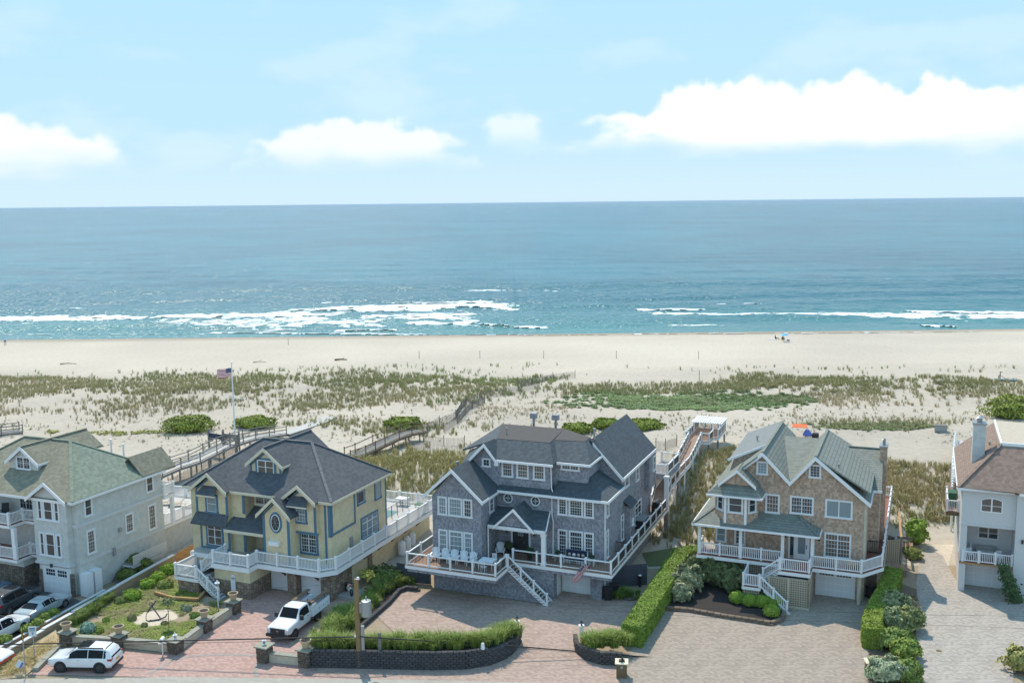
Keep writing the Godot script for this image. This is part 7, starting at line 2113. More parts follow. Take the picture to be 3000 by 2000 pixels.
		for k in 5: s.tube([Vector3(0, q[1] * (0.55 + 0.05 * k), 0), Vector3(cos(k * 2.4) * q[2] * 0.7, q[1] * (0.8 + 0.04 * k), sin(k * 2.4) * q[2] * 0.7)], 0.018, 5, 0.006)
		obj("trunk", s, "brown_wood", t)
		var pts := blob_points(Vector3(0, q[1] * 0.88, 0), Vector3(q[2], q[2] * 0.8, q[2]), 320, 0.5, q[0].x)
		for k in pts.size(): pts[k][0] = Vector3(0, q[1] * 0.88, 0).lerp(pts[k][0], rng.randf_range(0.45, 1.0))
		obj("crown", leaves(pts, 0.13, q[4], q[5]), "", t)
	var vine := thing("climbing_vine", "dark green vine climbing the white house's balcony corner", "vine", Vector3(41.21, 0, -79.04))
	var vs := []
	for k in 1500:
		var t := rng.randf()
		var c := Vector3(41.31, 0, -79.25).lerp(Vector3(41.31, 0, -79.25) + Vector3(-1.3, 3.0, -0.2), t) - Vector3(41.21, 0, -79.04)
		vs.append([c + Vector3(rng.randfn() * (0.32 - 0.12 * t), rng.randfn() * 0.2, rng.randfn() * 0.2), Vector3(0, 0.3, 1)])
	obj("foliage", leaves(vs, 0.13, green(0.031, 0.075, 0.027), green(0.093, 0.15, 0.0405)), "", vine)
	var st := Shape.new()
	st.tube([Vector3(0, 0, 0), Vector3(-0.6, 1.5, -0.1), Vector3(-1.3, 3.1, -0.2)], 0.05, 6, 0.02)
	obj("stem", st, "brown_wood", vine)


# ---------------------------------------------------------------- street things
func post_with(called: String, label: String, category: String, at: Vector3, ht: float, r := 0.035, m := "grey_metal") -> Node3D:
	var h := thing(called, label, category, at)
	var s := Shape.new()
	s.tube([Vector3.ZERO, Vector3(0, ht, 0)], r, 8)
	obj("post", s, m, h)
	return h

func make_street():
	var pb := Vector3(-11.23, 1.15, -68.82)
	var pole := thing("utility_pole", "brown wooden utility pole with a grey can transformer by the grass strip", "utility pole", pb)
	var s := Shape.new()
	s.tube([Vector3(0, -1.0, 0), Vector3(-0.02, 2.0, 0), Vector3(-0.04, 5.5, 0)], 0.2, 14, 0.16)
	obj("pole", s, "pole_wood", pole)
	var tr := Shape.new()
	tr.lathe(Vector3(0.62, 2.75, 0.05), [[0.0, 0.0], [0.34, 0.0], [0.37, 0.05], [0.37, 1.05], [0.34, 1.15], [0.1, 1.2], [0.0, 1.2]], 22)
	tr.tube([Vector3(0.62, 3.9, 0.05), Vector3(0.62, 4.2, 0.05)], 0.05, 8); tr.bb(Vector3(0.12, 3.0, -0.06), Vector3(0.32, 3.7, 0.06))
	obj("transformer", tr, "grey_metal", pole)
	var ins := Shape.new()
	ins.lathe(Vector3(0.1, 5.45, 0.05), [[0.05, 0.0], [0.13, 0.05], [0.06, 0.12], [0.1, 0.18], [0.0, 0.24]], 10); ins.ball(Vector3(-0.22, 1.25, 0.1), Vector3.ONE * 0.08, 8)
	obj("insulator", ins, "white_paint", pole)
	var cd := Shape.new()
	cd.bb(Vector3(0.2, -1.0, -0.08), Vector3(0.42, 2.0, 0.1))
	obj("conduit_cover", cd, "grey_metal", pole)
	var p2 := thing("wooden_post", "short weathered wooden post before the dark block wall", "post", Vector3(-9.73, 0, -69.18) + Vector3(0, 0, 0.2))
	var s2 := Shape.new()
	s2.tube([Vector3.ZERO, Vector3(-0.02, 2.55, 0)], 0.14, 12, 0.12)
	obj("post", s2, "grey_wood", p2)
	var wires := [
		[[Vector3(-45.66, 1, -71), Vector3(-38.09, 1.05, -71), Vector3(-11.21, 2.4, -68.69) + Vector3(0, 0, 0), Vector3(-0.24, 0.97, -70), Vector3(9.73, -0.01, -70), Vector3(37.25, -1.36, -70), Vector3(47.28, -1.76, -70)], 0.05, "thick black cable bundle sagging across the whole street front"],
		[[Vector3(-45.69, 0.76, -71), Vector3(-38.11, 0.81, -71), Vector3(-11.22, 2.2, -68.7), Vector3(-0.24, 0.68, -70.4), Vector3(9.78, -0.31, -70.4), Vector3(37.47, -1.63, -70.4), Vector3(47.56, -2.04, -70.4)], 0.014, "thin cable running just below the thick cable bundle"],
		[[Vector3(-45.43, 3.46, -71), Vector3(-25.33, 3.49, -71), pb + Vector3(0, 4.6, 0)], 0.008, "thin upper wire left of the utility pole"],
		[[pb + Vector3(0, 5.4, 0), Vector3(-5.21, 4.97, -71), Vector3(6.32, 3.61, -71), Vector3(29.97, 2.6, -71), Vector3(45.1, 2.17, -71)], 0.008, "thin upper wire right of the utility pole"],
		[[pb + Vector3(0, 5.1, 0), Vector3(-2.72, 3.97, -71), Vector3(14.88, 2.51, -71), Vector3(45.18, 1.11, -71)], 0.008, "second thin upper wire right of the utility pole"],
		[[Vector3(-45.35, 4.38, -71), Vector3(-30.29, 4.55, -71), pb + Vector3(0, 5.2, 0)], 0.007, "highest thin wire left of the utility pole"]]
	for w in wires:
		var ws := Shape.new()
		ws.tube(w[0], w[1], 5)
		tag(obj("cable", ws, "black_plastic"), w[2], "cable", "cables along the street")
	# signs
	var d := post_with("warning_sign", "yellow diamond pedestrian sign on a post at the street corner", "sign", Vector3(-34.83, 0, -67.92), 3.55)
	var dm := Shape.new()
	dm.solid([Vector3(0, -0.5, 0), Vector3(0.5, 0, 0), Vector3(0, 0.5, 0), Vector3(-0.5, 0, 0)], Vector3(0, 0, 0.02))
	var plate_o := obj("sign_plate", dm, "sign_yellow", d)
	plate_o.position = Vector3(0, 3.1, 0.04); plate_o.rotation_degrees.y = -62
	var fig := Shape.new()
	fig.ball(Vector3(0.0, 0.24, 0.03), Vector3(0.055, 0.055, 0.01), 8)
	for b in [[Vector3(0, 0.17, 0.03), Vector3(0.0, -0.05, 0.03)], [Vector3(0, -0.05, 0.03), Vector3(0.12, -0.3, 0.03)], [Vector3(0, -0.05, 0.03), Vector3(-0.1, -0.3, 0.03)], [Vector3(0, 0.14, 0.03), Vector3(0.13, 0.02, 0.03)], [Vector3(0, 0.14, 0.03), Vector3(-0.12, 0.0, 0.03)]]:
		fig.beam(b[0], b[1], 0.07, 0.012)
	var fo := obj("walking_figure", fig, "black_plastic", d)
	fo.position = plate_o.position; fo.rotation_degrees.y = -62
	var sb := Shape.new()
	sb.solid([Vector3(-0.52, -0.05, 0), Vector3(0.0, -0.55, 0), Vector3(0.52, -0.05, 0), Vector3(0.0, 0.55, 0)], Vector3(0, 0, 0.012))
	var bk := obj("sign_back", sb, "black_plastic", d)
	bk.position = plate_o.position + Vector3(0.03, 0.05, -0.06); bk.rotation_degrees.y = -62
	var w := post_with("parking_sign", "white rectangular sign with pale blue bands on a thin post", "sign", Vector3(-35.05, 0, -69.83), 2.95, 0.03)
	var pl := Shape.new()
	pl.bb(Vector3(-0.28, 2.2, 0.03), Vector3(0.28, 2.95, 0.05))
	obj("sign_plate", pl, "sign_white", w)
	var pr := Shape.new()
	pr.bb(Vector3(-0.2, 2.72, 0.05), Vector3(0.2, 2.84, 0.055)); pr.bb(Vector3(-0.2, 2.6, 0.05), Vector3(0.2, 2.66, 0.055)); pr.bb(Vector3(-0.08, 2.46, 0.05), Vector3(0.1, 2.5, 0.055)); pr.bb(Vector3(-0.02, 2.3, 0.05), Vector3(0.03, 2.46, 0.055))
	obj("print", pr, "blue_trim", w)
	var y := post_with("yard_sign", "tilted white and blue yard sign low beside the diamond sign's post", "sign", Vector3(-35.34, 0, -68.47) + Vector3(-0.1, 0, 0.1), 0.75, 0.02)
	var ys := Shape.new()
	ys.solid([Vector3(-0.34, 0.55, 0), Vector3(0.12, 0.42, 0), Vector3(0.38, 0.85, 0), Vector3(-0.06, 1.1, 0)], Vector3(0, 0, 0.02))
	obj("sign_plate", ys, "sign_white", y)
	var yb := Shape.new()
	yb.solid([Vector3(-0.05, 0.5, 0.021), Vector3(0.1, 0.47, 0.021), Vector3(0.33, 0.85, 0.021), Vector3(0.2, 0.92, 0.021)], Vector3(0, 0, 0.006))
	obj("print", yb, "sign_blue", y)
	var mb := post_with("mailbox", "white mailbox on a white post in front of the cream garden wall", "mailbox", Vector3(-26.23, 0, -71.27), 1.0, 0.05, "white_paint")
	var ms := Shape.new()
	ms.bb(Vector3(-0.14, 1.0, -0.25), Vector3(0.14, 1.2, 0.25)); ms.lathe(Vector3(0, 1.2, -0.25), [[0.14, 0.0], [0.14, 0.5], [0.0, 0.5]], 14, Vector3.BACK); ms.box(Vector3(-0.1, 0.85, 0), Vector3(0.4, 0.05, 0.1))
	obj("box", ms, "white_paint", mb)
	var lp := post_with("lamp_post", "white garden lamp post at the foot of the white steps", "lamp post", Vector3(-24.3, 0.28, -79.02), 1.85, 0.045, "white_paint")
	lamp_head(lp, 1.85, "white_paint", 1.1)
	for q in [[Vector3(0.15, 0, -74.62), "white post lantern at the left side of the middle driveway entrance"], [Vector3(5.09, 0, -73.68), "white post lantern at the right side of the middle driveway entrance"]]:
		var l := thing("entrance_lantern", q[1], "lamp post", q[0], 0.0, "post lanterns at the middle driveway entrance")
		var ps := Shape.new()
		ps.bb(Vector3(-0.17, 0, -0.17), Vector3(0.17, 0.85, 0.17)); ps.bb(Vector3(-0.21, 0.85, -0.21), Vector3(0.21, 0.9, 0.21))
		obj("post", ps, "white_paint", l)
		lamp_head(l, 0.9, "black_metal", 0.7)
	var ob := thing("marker_stone", "small white tapered marker on top of the dark block wall", "marker", Vector3(-2.33, 1.3, -68.82))
	var os := Shape.new()
	os.lathe(Vector3.ZERO, [[0.17, 0.0], [0.11, 0.42], [0.0, 0.52]], 4)
	obj("marker_body", os, "white_paint", ob)
	for q in [[Vector3(7.45, 0, -66.7), "dark shingled mailbox pillar with lantern at the hedge's road end"], [Vector3(24.85, 0, -66.35), "dark shingled mailbox pillar with lantern beside the right planted strip"]]:
		var m := thing("mailbox_pillar", q[1], "pillar", q[0] + Vector3(0, 0, -0.35), TURN * 0.3, "mailbox pillars of the tan house")
		for k in 5:
			var b := Shape.new()
			b.bb(Vector3(-0.37, k * 0.21, -0.37), Vector3(0.37, k * 0.21 + 0.2, 0.37))
			obj("course", b, "brown_wood", m)
		var cp := Shape.new()
		cp.bb(Vector3(-0.46, 1.05, -0.46), Vector3(0.46, 1.11, 0.46))
		obj("cap", cp, "cream_trim", m)
		var bx := Shape.new()
		bx.lathe(Vector3(0, 0.82, 0.37), [[0.1, 0.0], [0.1, 0.015], [0.0, 0.015]], 16, Vector3.BACK)
		obj("number_plaque", bx, "grey_metal", m)
		var lh := Shape.new()
		lh.bb(Vector3(-0.2, 1.11, -0.16), Vector3(0.2, 1.2, 0.16)); lh.beam(Vector3(0.1, 1.2, 0), Vector3(-0.1, 1.5, 0), 0.1, 0.1); lh.ball(Vector3(-0.1, 1.58, 0), Vector3(0.1, 0.12, 0.1), 8)
		obj("lantern", lh, "black_metal", m)
	# anchor on the pebbles
	var an := thing("anchor", "dark iron anchor propped on the circle of pale pebbles", "anchor", Vector3(-28.76, 0.31, -77.2))
	var a := Shape.new()
	a.tube([Vector3(0.45, 0.08, 0.25), Vector3(-0.45, 0.95, -0.35)], 0.05, 8)
	a.tube([Vector3(-0.35, 0.06, 0.55), Vector3(0.0, 0.04, 0.5), Vector3(0.42, 0.08, 0.3), Vector3(0.75, 0.14, 0.0), Vector3(0.85, 0.36, -0.12)], 0.075, 8, 0.05)
	obj("shank", a, "anchor_iron", an)
	var st := Shape.new()
	st.tube([Vector3(-0.62, 0.55, 0.1), Vector3(-0.4, 0.9, -0.3), Vector3(-0.2, 1.2, -0.7)], 0.045, 8)
	obj("stock", st, "anchor_iron", an)
	var rg := Shape.new()
	var ring := []
	for k in 13: ring.append(Vector3(-0.52, 1.08, -0.4) + Vector3(cos(TAU * k / 12) * 0.13, sin(TAU * k / 12) * 0.13, 0))
	rg.tube(ring, 0.03, 6)
	obj("ring", rg, "anchor_iron", an)
	var cn := Shape.new()
	cn.tube([Vector3(-0.5, 0.95, -0.3), Vector3(-0.75, 0.4, 0.1), Vector3(-0.7, 0.04, 0.35), Vector3(-0.3, 0.04, 0.7)], 0.03, 6)
	obj("chain", cn, "anchor_iron", an)
	# bins and tanks
	for q in [[Vector3(7.8, 0, -80.82), 0.0, "black wheeled trash bin at the blue house's corner downspout"], [Vector3(8.14, 0, -81) + Vector3(0.25, 0, -0.6), 8.0, "black trash bin partly behind the front one by the dark fence"], [Vector3(29.79, 0, -80.65), 20.0, "black bin in the shade under the tan house's side deck"], [Vector3(35.79, 0, -92.81), 30.0, "black bin behind the lattice fence panel"]]:
		var b := thing("trash_bin", q[2], "trash bin", q[0], q[1], "black trash bins")
		var bs := Shape.new()
		bs.rings([[Vector3(-0.28, 0.05, -0.26), Vector3(0.28, 0.05, -0.26), Vector3(0.28, 0.05, 0.26), Vector3(-0.28, 0.05, 0.26)], [Vector3(-0.34, 1.0, -0.34), Vector3(0.34, 1.0, -0.34), Vector3(0.34, 1.0, 0.34), Vector3(-0.34, 1.0, 0.34)]])
		obj("bin_body", bs, "black_plastic", b)
		var ld := Shape.new()
		ld.bb(Vector3(-0.37, 1.0, -0.4), Vector3(0.37, 1.07, 0.37)); ld.bb(Vector3(-0.3, 0.95, -0.46), Vector3(0.3, 1.02, -0.4))
		obj("lid", ld, "black_plastic", b)
		for sx in [-1.0, 1.0]:
			var wh := Shape.new()
			wh.lathe(Vector3(sx * 0.3, 0.12, -0.28), [[0.12, 0.0], [0.12, 0.06], [0.0, 0.06]], 12, Vector3.RIGHT)
			obj("wheel", wh, "rubber", b)
	var bl := post_with("bollard", "dark bollard with a pale cap before the dark board fence", "bollard", Vector3(10.84, 0, -83.63), 1.0, 0.14, "black_metal")
	var bc := Shape.new()
	bc.lathe(Vector3(0, 1.0, 0), [[0.15, 0.0], [0.15, 0.05], [0.0, 0.1]], 12)
	obj("cap", bc, "white_paint", bl)
	var tank: Node3D = null
	var tl := ["white propane tank nearest the road beside the yellow wall", "middle white propane tank beside the yellow wall", "white propane tank farthest from the road beside the yellow wall"]
	for k in 3:
		var at: Vector3 = [Vector3(-10.68, 0, -92.2), Vector3(-10.29, 0, -93.49), Vector3(-9.97, 0, -94.73)][k]
		if tank == null:
			tank = thing("propane_tank", tl[k], "gas tank", at, 0.0, "white propane tanks")
			var ts := Shape.new()
			ts.lathe(Vector3.ZERO, [[0.0, 0.05], [0.3, 0.05], [0.38, 0.18], [0.38, 1.15], [0.3, 1.32], [0.0, 1.38]], 18)
			obj("tank_body", ts, "white_paint", tank)
			var tc := Shape.new()
			tc.lathe(Vector3(0, 1.32, 0), [[0.16, 0.0], [0.16, 0.18], [0.12, 0.18]], 14); tc.lathe(Vector3(0, 0, 0), [[0.3, 0.0], [0.3, 0.1]], 16)
			obj("collar", tc, "white_paint", tank)
		else: again(tank, at, 0.0, tl[k])
	# wooden benches at the sand path
	for q in [[Vector3(34.23, 0, -86.27), "low wooden slatted daybed by the lattice fence"], [Vector3(37.04, 0, -92.16), "weathered wooden bench beside the bright leafy bush"]]:
		var b := thing("wooden_bench", q[1], "bench", q[0], TURN)
		for k in 5:
			var sl := Shape.new()
			sl.bb(Vector3(-0.7 + k * 0.29, 0.5, -0.9), Vector3(-0.44 + k * 0.29, 0.56, 0.9))
			obj("slat", sl, "deck_wood" if k != 3 else "new_wood", b)
		for sx in [-0.6, 0.6]:
			for sz in [-0.8, 0.8]:
				var lg := Shape.new()
				lg.bb(Vector3(sx - 0.06, 0, sz - 0.06), Vector3(sx + 0.06, 0.5, sz + 0.06))
				obj("leg", lg, "grey_wood", b)
		if q[0].z < -92:
			var bb2 := Shape.new()
			bb2.bb(Vector3(-0.7, 0.75, -0.9), Vector3(0.7, 1.0, -0.84)); bb2.bb(Vector3(-0.66, 0.5, -0.9), Vector3(-0.58, 1.0, -0.841)); bb2.bb(Vector3(0.58, 0.5, -0.9), Vector3(0.66, 1.0, -0.842))
			obj("backrest", bb2, "grey_wood", b)

# a thing placed with the blue house's own axes
func by_house(o: Vector3, l: Vector3) -> Vector3:
	return o + Vector3(l.x, l.y, l.z).rotated(Vector3.UP, deg_to_rad(TURN))

func flag_cloth(h: Node3D, at: Callable, stripes := 13):
	# at(u, v): a point of the cloth, u from the hoist to the fly, v from the top down
	for k in stripes:
		var s := Shape.new()
		for j in 8:
			var v0 := k / float(stripes); var v1 := (k + 1.0) / stripes
			s.poly([at.call(j / 8.0, v0), at.call((j + 1) / 8.0, v0), at.call((j + 1) / 8.0, v1), at.call(j / 8.0, v1)])
		obj("stripe", s, "flag_red" if k % 2 == 0 else "flag_white", h)
	var c := Shape.new()
	var stars := Shape.new()
	for sgn in [-1.0, 1.0]:
		for j in 4:
			for i in 4:
				var q := []
				for e in [[j, i], [j + 1, i], [j + 1, i + 1], [j, i + 1]]:
					q.append(at.call(e[0] * 0.1, e[1] * 0.134) + Vector3(0, 0, 0.008 * sgn))
				c.poly(q)
		for j in 6:
			for i in 5:
				var p: Vector3 = at.call(0.035 + j * 0.066, 0.055 + i * 0.107) + Vector3(0, 0, 0.013 * sgn)
				stars.box(p, Vector3(0.035, 0.035, 0.003))
	obj("canton", c, "flag_blue", h)
	obj("star", stars, "flag_white", h).set_meta("kind", "stuff")

func adirondack(label: String, at: Vector3, turn: float) -> Node3D:
	var h := thing("adirondack_chair", label, "chair", at, turn, "white slatted chairs on the blue house's deck")
	var seat := Shape.new()
	for k in 5: seat.beam(Vector3(-0.28, 0.36 - k * 0.035, 0.35 - k * 0.12), Vector3(0.28, 0.36 - k * 0.035, 0.35 - k * 0.12), 0.1, 0.03)
	obj("seat", seat, "white_wood", h)
	for k in 6:
		var b := Shape.new()
		var x := -0.25 + k * 0.1
		var top := 1.02 - 0.12 * pow(absf(x) / 0.25, 2.0)
		b.beam(Vector3(x * 0.75, 0.22, -0.15), Vector3(x * 1.25, top, -0.5), 0.088, 0.025)
		obj("back_slat", b, "white_wood", h)
	for sx in [-1.0, 1.0]:
		var a := Shape.new()
		a.beam(Vector3(sx * 0.36, 0.56, 0.42), Vector3(sx * 0.36, 0.56, -0.35), 0.13, 0.03)
		obj("armrest", a, "white_wood", h)
		var l := Shape.new()
		l.bb(Vector3(sx * 0.33 - 0.03, 0, 0.32), Vector3(sx * 0.33 + 0.03, 0.55, 0.42)); l.beam(Vector3(sx * 0.3, 0.34, 0.35), Vector3(sx * 0.3, 0.06, -0.55), 0.04, 0.1); l.bb(Vector3(sx * 0.33 - 0.025, 0.1, -0.35), Vector3(sx * 0.33 + 0.025, 0.55, -0.28))
		obj("leg", l, "white_wood", h)
	return h

func simple_table(called: String, label: String, category: String, at: Vector3, turn: float, w: float, d: float, ht: float, m: String, group := "") -> Node3D:
	var h := thing(called, label, category, at, turn, group)
	var t := Shape.new()
	t.bb(Vector3(-w / 2, ht - 0.04, -d / 2), Vector3(w / 2, ht, d / 2))
	obj("table_top", t, m, h)
	for sx in [-1.0, 1.0]:
		for sz in [-1.0, 1.0]:
			var l := Shape.new()
			l.bb(Vector3(sx * (w / 2 - 0.06) - 0.03, 0, sz * (d / 2 - 0.06) - 0.03), Vector3(sx * (w / 2 - 0.06) + 0.03, ht - 0.04, sz * (d / 2 - 0.06) + 0.03))
			obj("leg", l, m, h)
	return h

func deck_chair(label: String, at: Vector3, turn: float) -> Node3D:
	var h := simple_table("dining_chair", label, "chair", at, turn, 0.46, 0.46, 0.45, "white_wood", "white chairs round the deck table")
	for k in 4:
		var b := Shape.new()
		b.bb(Vector3(-0.2 + k * 0.11, 0.45, -0.23), Vector3(-0.13 + k * 0.11, 0.9, -0.2))
		obj("back_slat", b, "white_wood", h)
	var r := Shape.new()
	r.bb(Vector3(-0.23, 0.86, -0.235), Vector3(0.23, 0.94, -0.195))
	obj("top_rail", r, "white_wood", h)
	return h

func make_furniture():
	var B := Vector3(7.58, 0, -81.52)
	var names := ["white slatted deck chair nearest the deck's left end", "second white slatted deck chair from the deck's left end", "middle white slatted deck chair of the row of five", "fourth white slatted deck chair from the deck's left end", "white slatted deck chair nearest the white dining table"]
	var first: Node3D = null
	for k in 5:
		var at := by_house(B, Vector3(-13.75 + k * 0.86, 2.9, 4.25))
		if first == null: first = adirondack(names[k], at, TURN + 12)
		else: again(first, at, TURN + 12 - k * 2, names[k])
	again(first, by_house(B, Vector3(-9.05, 2.9, 1.1)), TURN + 20, "white slatted chair alone in the entrance corner left of the dark door")
	simple_table("dining_table", "white square table on the deck's front right corner", "table", by_house(B, Vector3(-8.75, 2.9, 4.5)), TURN, 1.3, 1.1, 0.74, "white_wood")
	for q in [[-8.75, 5.35, 180.0, "white chair at the railing side of the deck table"], [-8.6, 3.6, 0.0, "white chair at the house side of the deck table"], [-9.7, 4.5, 90.0, "white chair at the left side of the deck table"], [-7.85, 4.4, -90.0, "white chair at the stair side of the deck table"]]:
		deck_chair(q[3], by_house(B, Vector3(q[0], 2.9, q[1])), TURN + q[2])
	var be := thing("bench", "white bench with navy cushions and pale pillows under the front windows", "bench", by_house(B, Vector3(-2.3, 2.9, 0.75)), TURN)
	var bs := Shape.new()
	bs.bb(Vector3(-0.95, 0.3, -0.3), Vector3(0.95, 0.38, 0.4)); bs.bb(Vector3(-0.98, 0, 0.3), Vector3(-0.88, 0.65, 0.4)); bs.bb(Vector3(0.88, 0, 0.3), Vector3(0.98, 0.65, 0.4)); bs.bb(Vector3(-0.98, 0, -0.35), Vector3(-0.88, 0.95, -0.25)); bs.bb(Vector3(0.88, 0, -0.35), Vector3(0.98, 0.95, -0.25))
	for k in 12: bs.bb(Vector3(-0.9 + k * 0.15, 0.05, 0.36), Vector3(-0.84 + k * 0.15, 0.3, 0.39))
	obj("bench_frame", bs, "white_wood", be)
	var cu := Shape.new()
	cu.bb(Vector3(-0.9, 0.38, -0.28), Vector3(0.9, 0.5, 0.38)); cu.bb(Vector3(-0.92, 0.5, -0.34), Vector3(0.92, 1.02, -0.2))
	obj("cushion", cu, "navy_cloth", be)
	for k in 4:
		var p := Shape.new()
		p.ball(Vector3(-0.6 + k * 0.4, 0.66, -0.12), Vector3(0.16, 0.16, 0.08), 10)
		obj("pillow", p, "beige_cloth" if k != 1 else "flag_white", be)
	for q in [[-3.85, "small white side table with a dark plant left of the navy bench"], [-0.85, "small white side table with a dark plant right of the navy bench"]]:
		var t := simple_table("side_table", q[1], "table", by_house(B, Vector3(q[0], 2.9, 0.85)), TURN, 0.5, 0.5, 0.5, "white_wood", "side tables by the navy bench")
		obj("potted_plant", leaves(blob_points(Vector3(0, 0.72, 0), Vector3(0.2, 0.22, 0.2), 260, 0.3), 0.09, green(0.02, 0.04, 0.015), green(0.06, 0.08, 0.03)), "", t)
	for q in [[Vector3(-8.45, 2.9, 0.6), "dark potted shrub left of the dark front door"], [Vector3(-6.2, 2.9, 1.4), "dark leafy potted plant right of the dark front door"]]:
		var pt := thing("potted_plant", q[1], "plant", by_house(B, q[0]), TURN)
		var ps := Shape.new()
		ps.lathe(Vector3.ZERO, [[0.0, 0.0], [0.16, 0.0], [0.24, 0.4], [0.2, 0.4]], 14)
		obj("pot", ps, "black_plastic", pt)
		obj("foliage", leaves(blob_points(Vector3(0, 0.65, 0), Vector3(0.35, 0.38, 0.35), 420, 0.4), 0.13, green(0.02, 0.045, 0.015), green(0.06, 0.1, 0.03)), "", pt)
	var gr := thing("grill", "covered grill on the brown side deck beside the big white post", "grill", by_house(B, Vector3(0.6, 2.9, -15.4)), TURN)
	var gs := Shape.new()
	gs.bb(Vector3(-0.35, 0.0, -0.75), Vector3(0.35, 0.85, 0.75)); gs.lathe(Vector3(0, 0.85, -0.6), [[0.34, 0.0], [0.34, 1.2], [0.0, 1.2]], 16, Vector3.BACK)
	obj("grill_cover", gs, "black_plastic", gr)
	var db := thing("deck_box", "black storage box against the blue house's side wall", "box", by_house(B, Vector3(0.42, 2.9, -10.6)), TURN)
	var dbs := Shape.new()
	dbs.bb(Vector3(-0.4, 0, -0.95), Vector3(0.4, 0.8, 0.95)); 
	obj("box_body", dbs, "black_plastic", db)
	var dbl := Shape.new()
	dbl.bb(Vector3(-0.43, 0.8, -0.98), Vector3(0.43, 0.88, 0.98))
	obj("lid", dbl, "grey_metal", db)
	var bp := thing("deck_post", "big white square post at the side deck's rear corner", "post", by_house(B, Vector3(1.2, 0.0, -16.9)), TURN)
	var bps := Shape.new()
	bps.bb(Vector3(-0.2, 0, -0.2), Vector3(0.2, 2.6, 0.2)); 
	obj("lower_post", bps, "grey_wood", bp)
	var bp2 := Shape.new()
	bp2.bb(Vector3(-0.2, 2.6, -0.2), Vector3(0.2, 6.2, 0.2)); bp2.bb(Vector3(-0.26, 6.0, -0.26), Vector3(0.26, 6.15, 0.26))
	obj("upper_post", bp2, "white_wood", bp)
	var lt := thing("house_letters", "row of small pale letters above the blue house's garage door", "letters", by_house(B, Vector3(-1.95, 2.42, 2.25)), TURN)
	for k in 10:
		if k == 3: continue
		var s := Shape.new()
		s.bb(Vector3(-0.62 + k * 0.125, 0, 0), Vector3(-0.595 + k * 0.125, 0.16, 0.02)); s.bb(Vector3(-0.595 + k * 0.125, 0.06 if k % 2 else 0.13, 0), Vector3(-0.55 + k * 0.125, 0.09 if k % 2 else 0.16, 0.02))
		obj("letter", s, "flag_white", lt)
	# the small flag on the railing
	var fl := thing("railing_flag", "striped flag hanging from a slanted pole on the blue house's railing", "flag", by_house(B, Vector3(-0.9, 3.5, 2.3)), TURN)
	var fp := Shape.new()
	fp.tube([Vector3(0.25, -0.55, 0), Vector3(0.05, 0.15, 0.65), Vector3(-0.02, 0.35, 0.85)], 0.022, 6)
	obj("flag_pole", fp, "white_paint", fl)
	flag_cloth(fl, func(u, v):
		return Vector3(0.0 - 1.0 * u + 0.34 * v, 0.3 - 1.6 * u - 0.3 * v + 0.03 * sin(u * 9.0 + v * 4.0), 0.75 - 0.42 * v + 0.10 * sin(u * 7.0 + v * 11.0)))
	# loungers on the grey house's rear deck
	var A := Vector3(-38.01, 0, -82.8)
	var lg: Node3D = null
	var ll := ["beige lounger nearest the grey house on the rear deck", "middle beige lounger on the rear deck behind the grey house", "beige lounger half hidden by the yellow house's gable"]
	for k in 3:
		var at := by_house(A, Vector3(-4.2 + k * 1.55, 2.9, -16.6 - k * 0.1))
		if lg == null:
			lg = thing("sun_lounger", ll[k], "lounger", at, TURN - 55, "beige loungers on the rear deck")
			var b := Shape.new()
			b.slab([Vector3(-0.33, 0.36, 0.9), Vector3(0.33, 0.36, 0.9), Vector3(0.33, 0.36, -0.3), Vector3(-0.33, 0.36, -0.3)], 0.05)
			obj("bed", b, "beige_cloth", lg)
			var hd := Shape.new()
			hd.slab([Vector3(-0.33, 0.36, -0.3), Vector3(0.33, 0.36, -0.3), Vector3(0.33, 0.95, -0.85), Vector3(-0.33, 0.95, -0.85)], 0.05)
			obj("headrest", hd, "beige_cloth", lg)
			for sx in [-0.34, 0.34]:
				var fr := Shape.new()
				fr.tube([Vector3(sx, 0.0, 0.8), Vector3(sx, 0.33, 0.9), Vector3(sx, 0.33, -0.3), Vector3(sx, 0.0, -0.5)], 0.025, 6)
				obj("leg_frame", fr, "black_metal", lg)
		else: again(lg, at, TURN - 55, ll[k])
	var bc := thing("balcony_chair", "dark chair on the grey house's upper balcony", "chair", by_house(A, Vector3(-8.1, 5.9, -0.8)), TURN + 30)
	var cs := Shape.new()
	cs.bb(Vector3(-0.35, 0.2, -0.35), Vector3(0.35, 0.42, 0.35)); cs.solid([Vector3(-0.32, 0.4, -0.3), Vector3(0.32, 0.4, -0.3), Vector3(0.3, 1.15, -0.5), Vector3(-0.3, 1.15, -0.5)], Vector3(0, 0, -0.07)); cs.bb(Vector3(-0.42, 0.55, -0.3), Vector3(-0.34, 0.6, 0.4)); cs.bb(Vector3(0.34, 0.55, -0.3), Vector3(0.42, 0.6, 0.4))
	obj("chair_body", cs, "black_plastic", bc)
	# white house: things on its balconies
	var W := Vector3(37.66, 0, -82.1)
	var so := thing("outdoor_sofa", "grey sofa in the white house's recessed balcony", "sofa", by_house(W, Vector3(2.1, 2.6, -1.9)), TURN)
	var ss := Shape.new()
	ss.bb(Vector3(-0.8, 0, -0.35), Vector3(0.8, 0.4, 0.35)); ss.bb(Vector3(-0.8, 0.4, -0.38), Vector3(0.8, 0.85, -0.2))
	obj("sofa_body", ss, "grey_metal", so)
	var sc := Shape.new()
	sc.bb(Vector3(-0.72, 0.4, -0.2), Vector3(0.72, 0.5, 0.34))
	obj("cushion", sc, "grey_stucco", so)
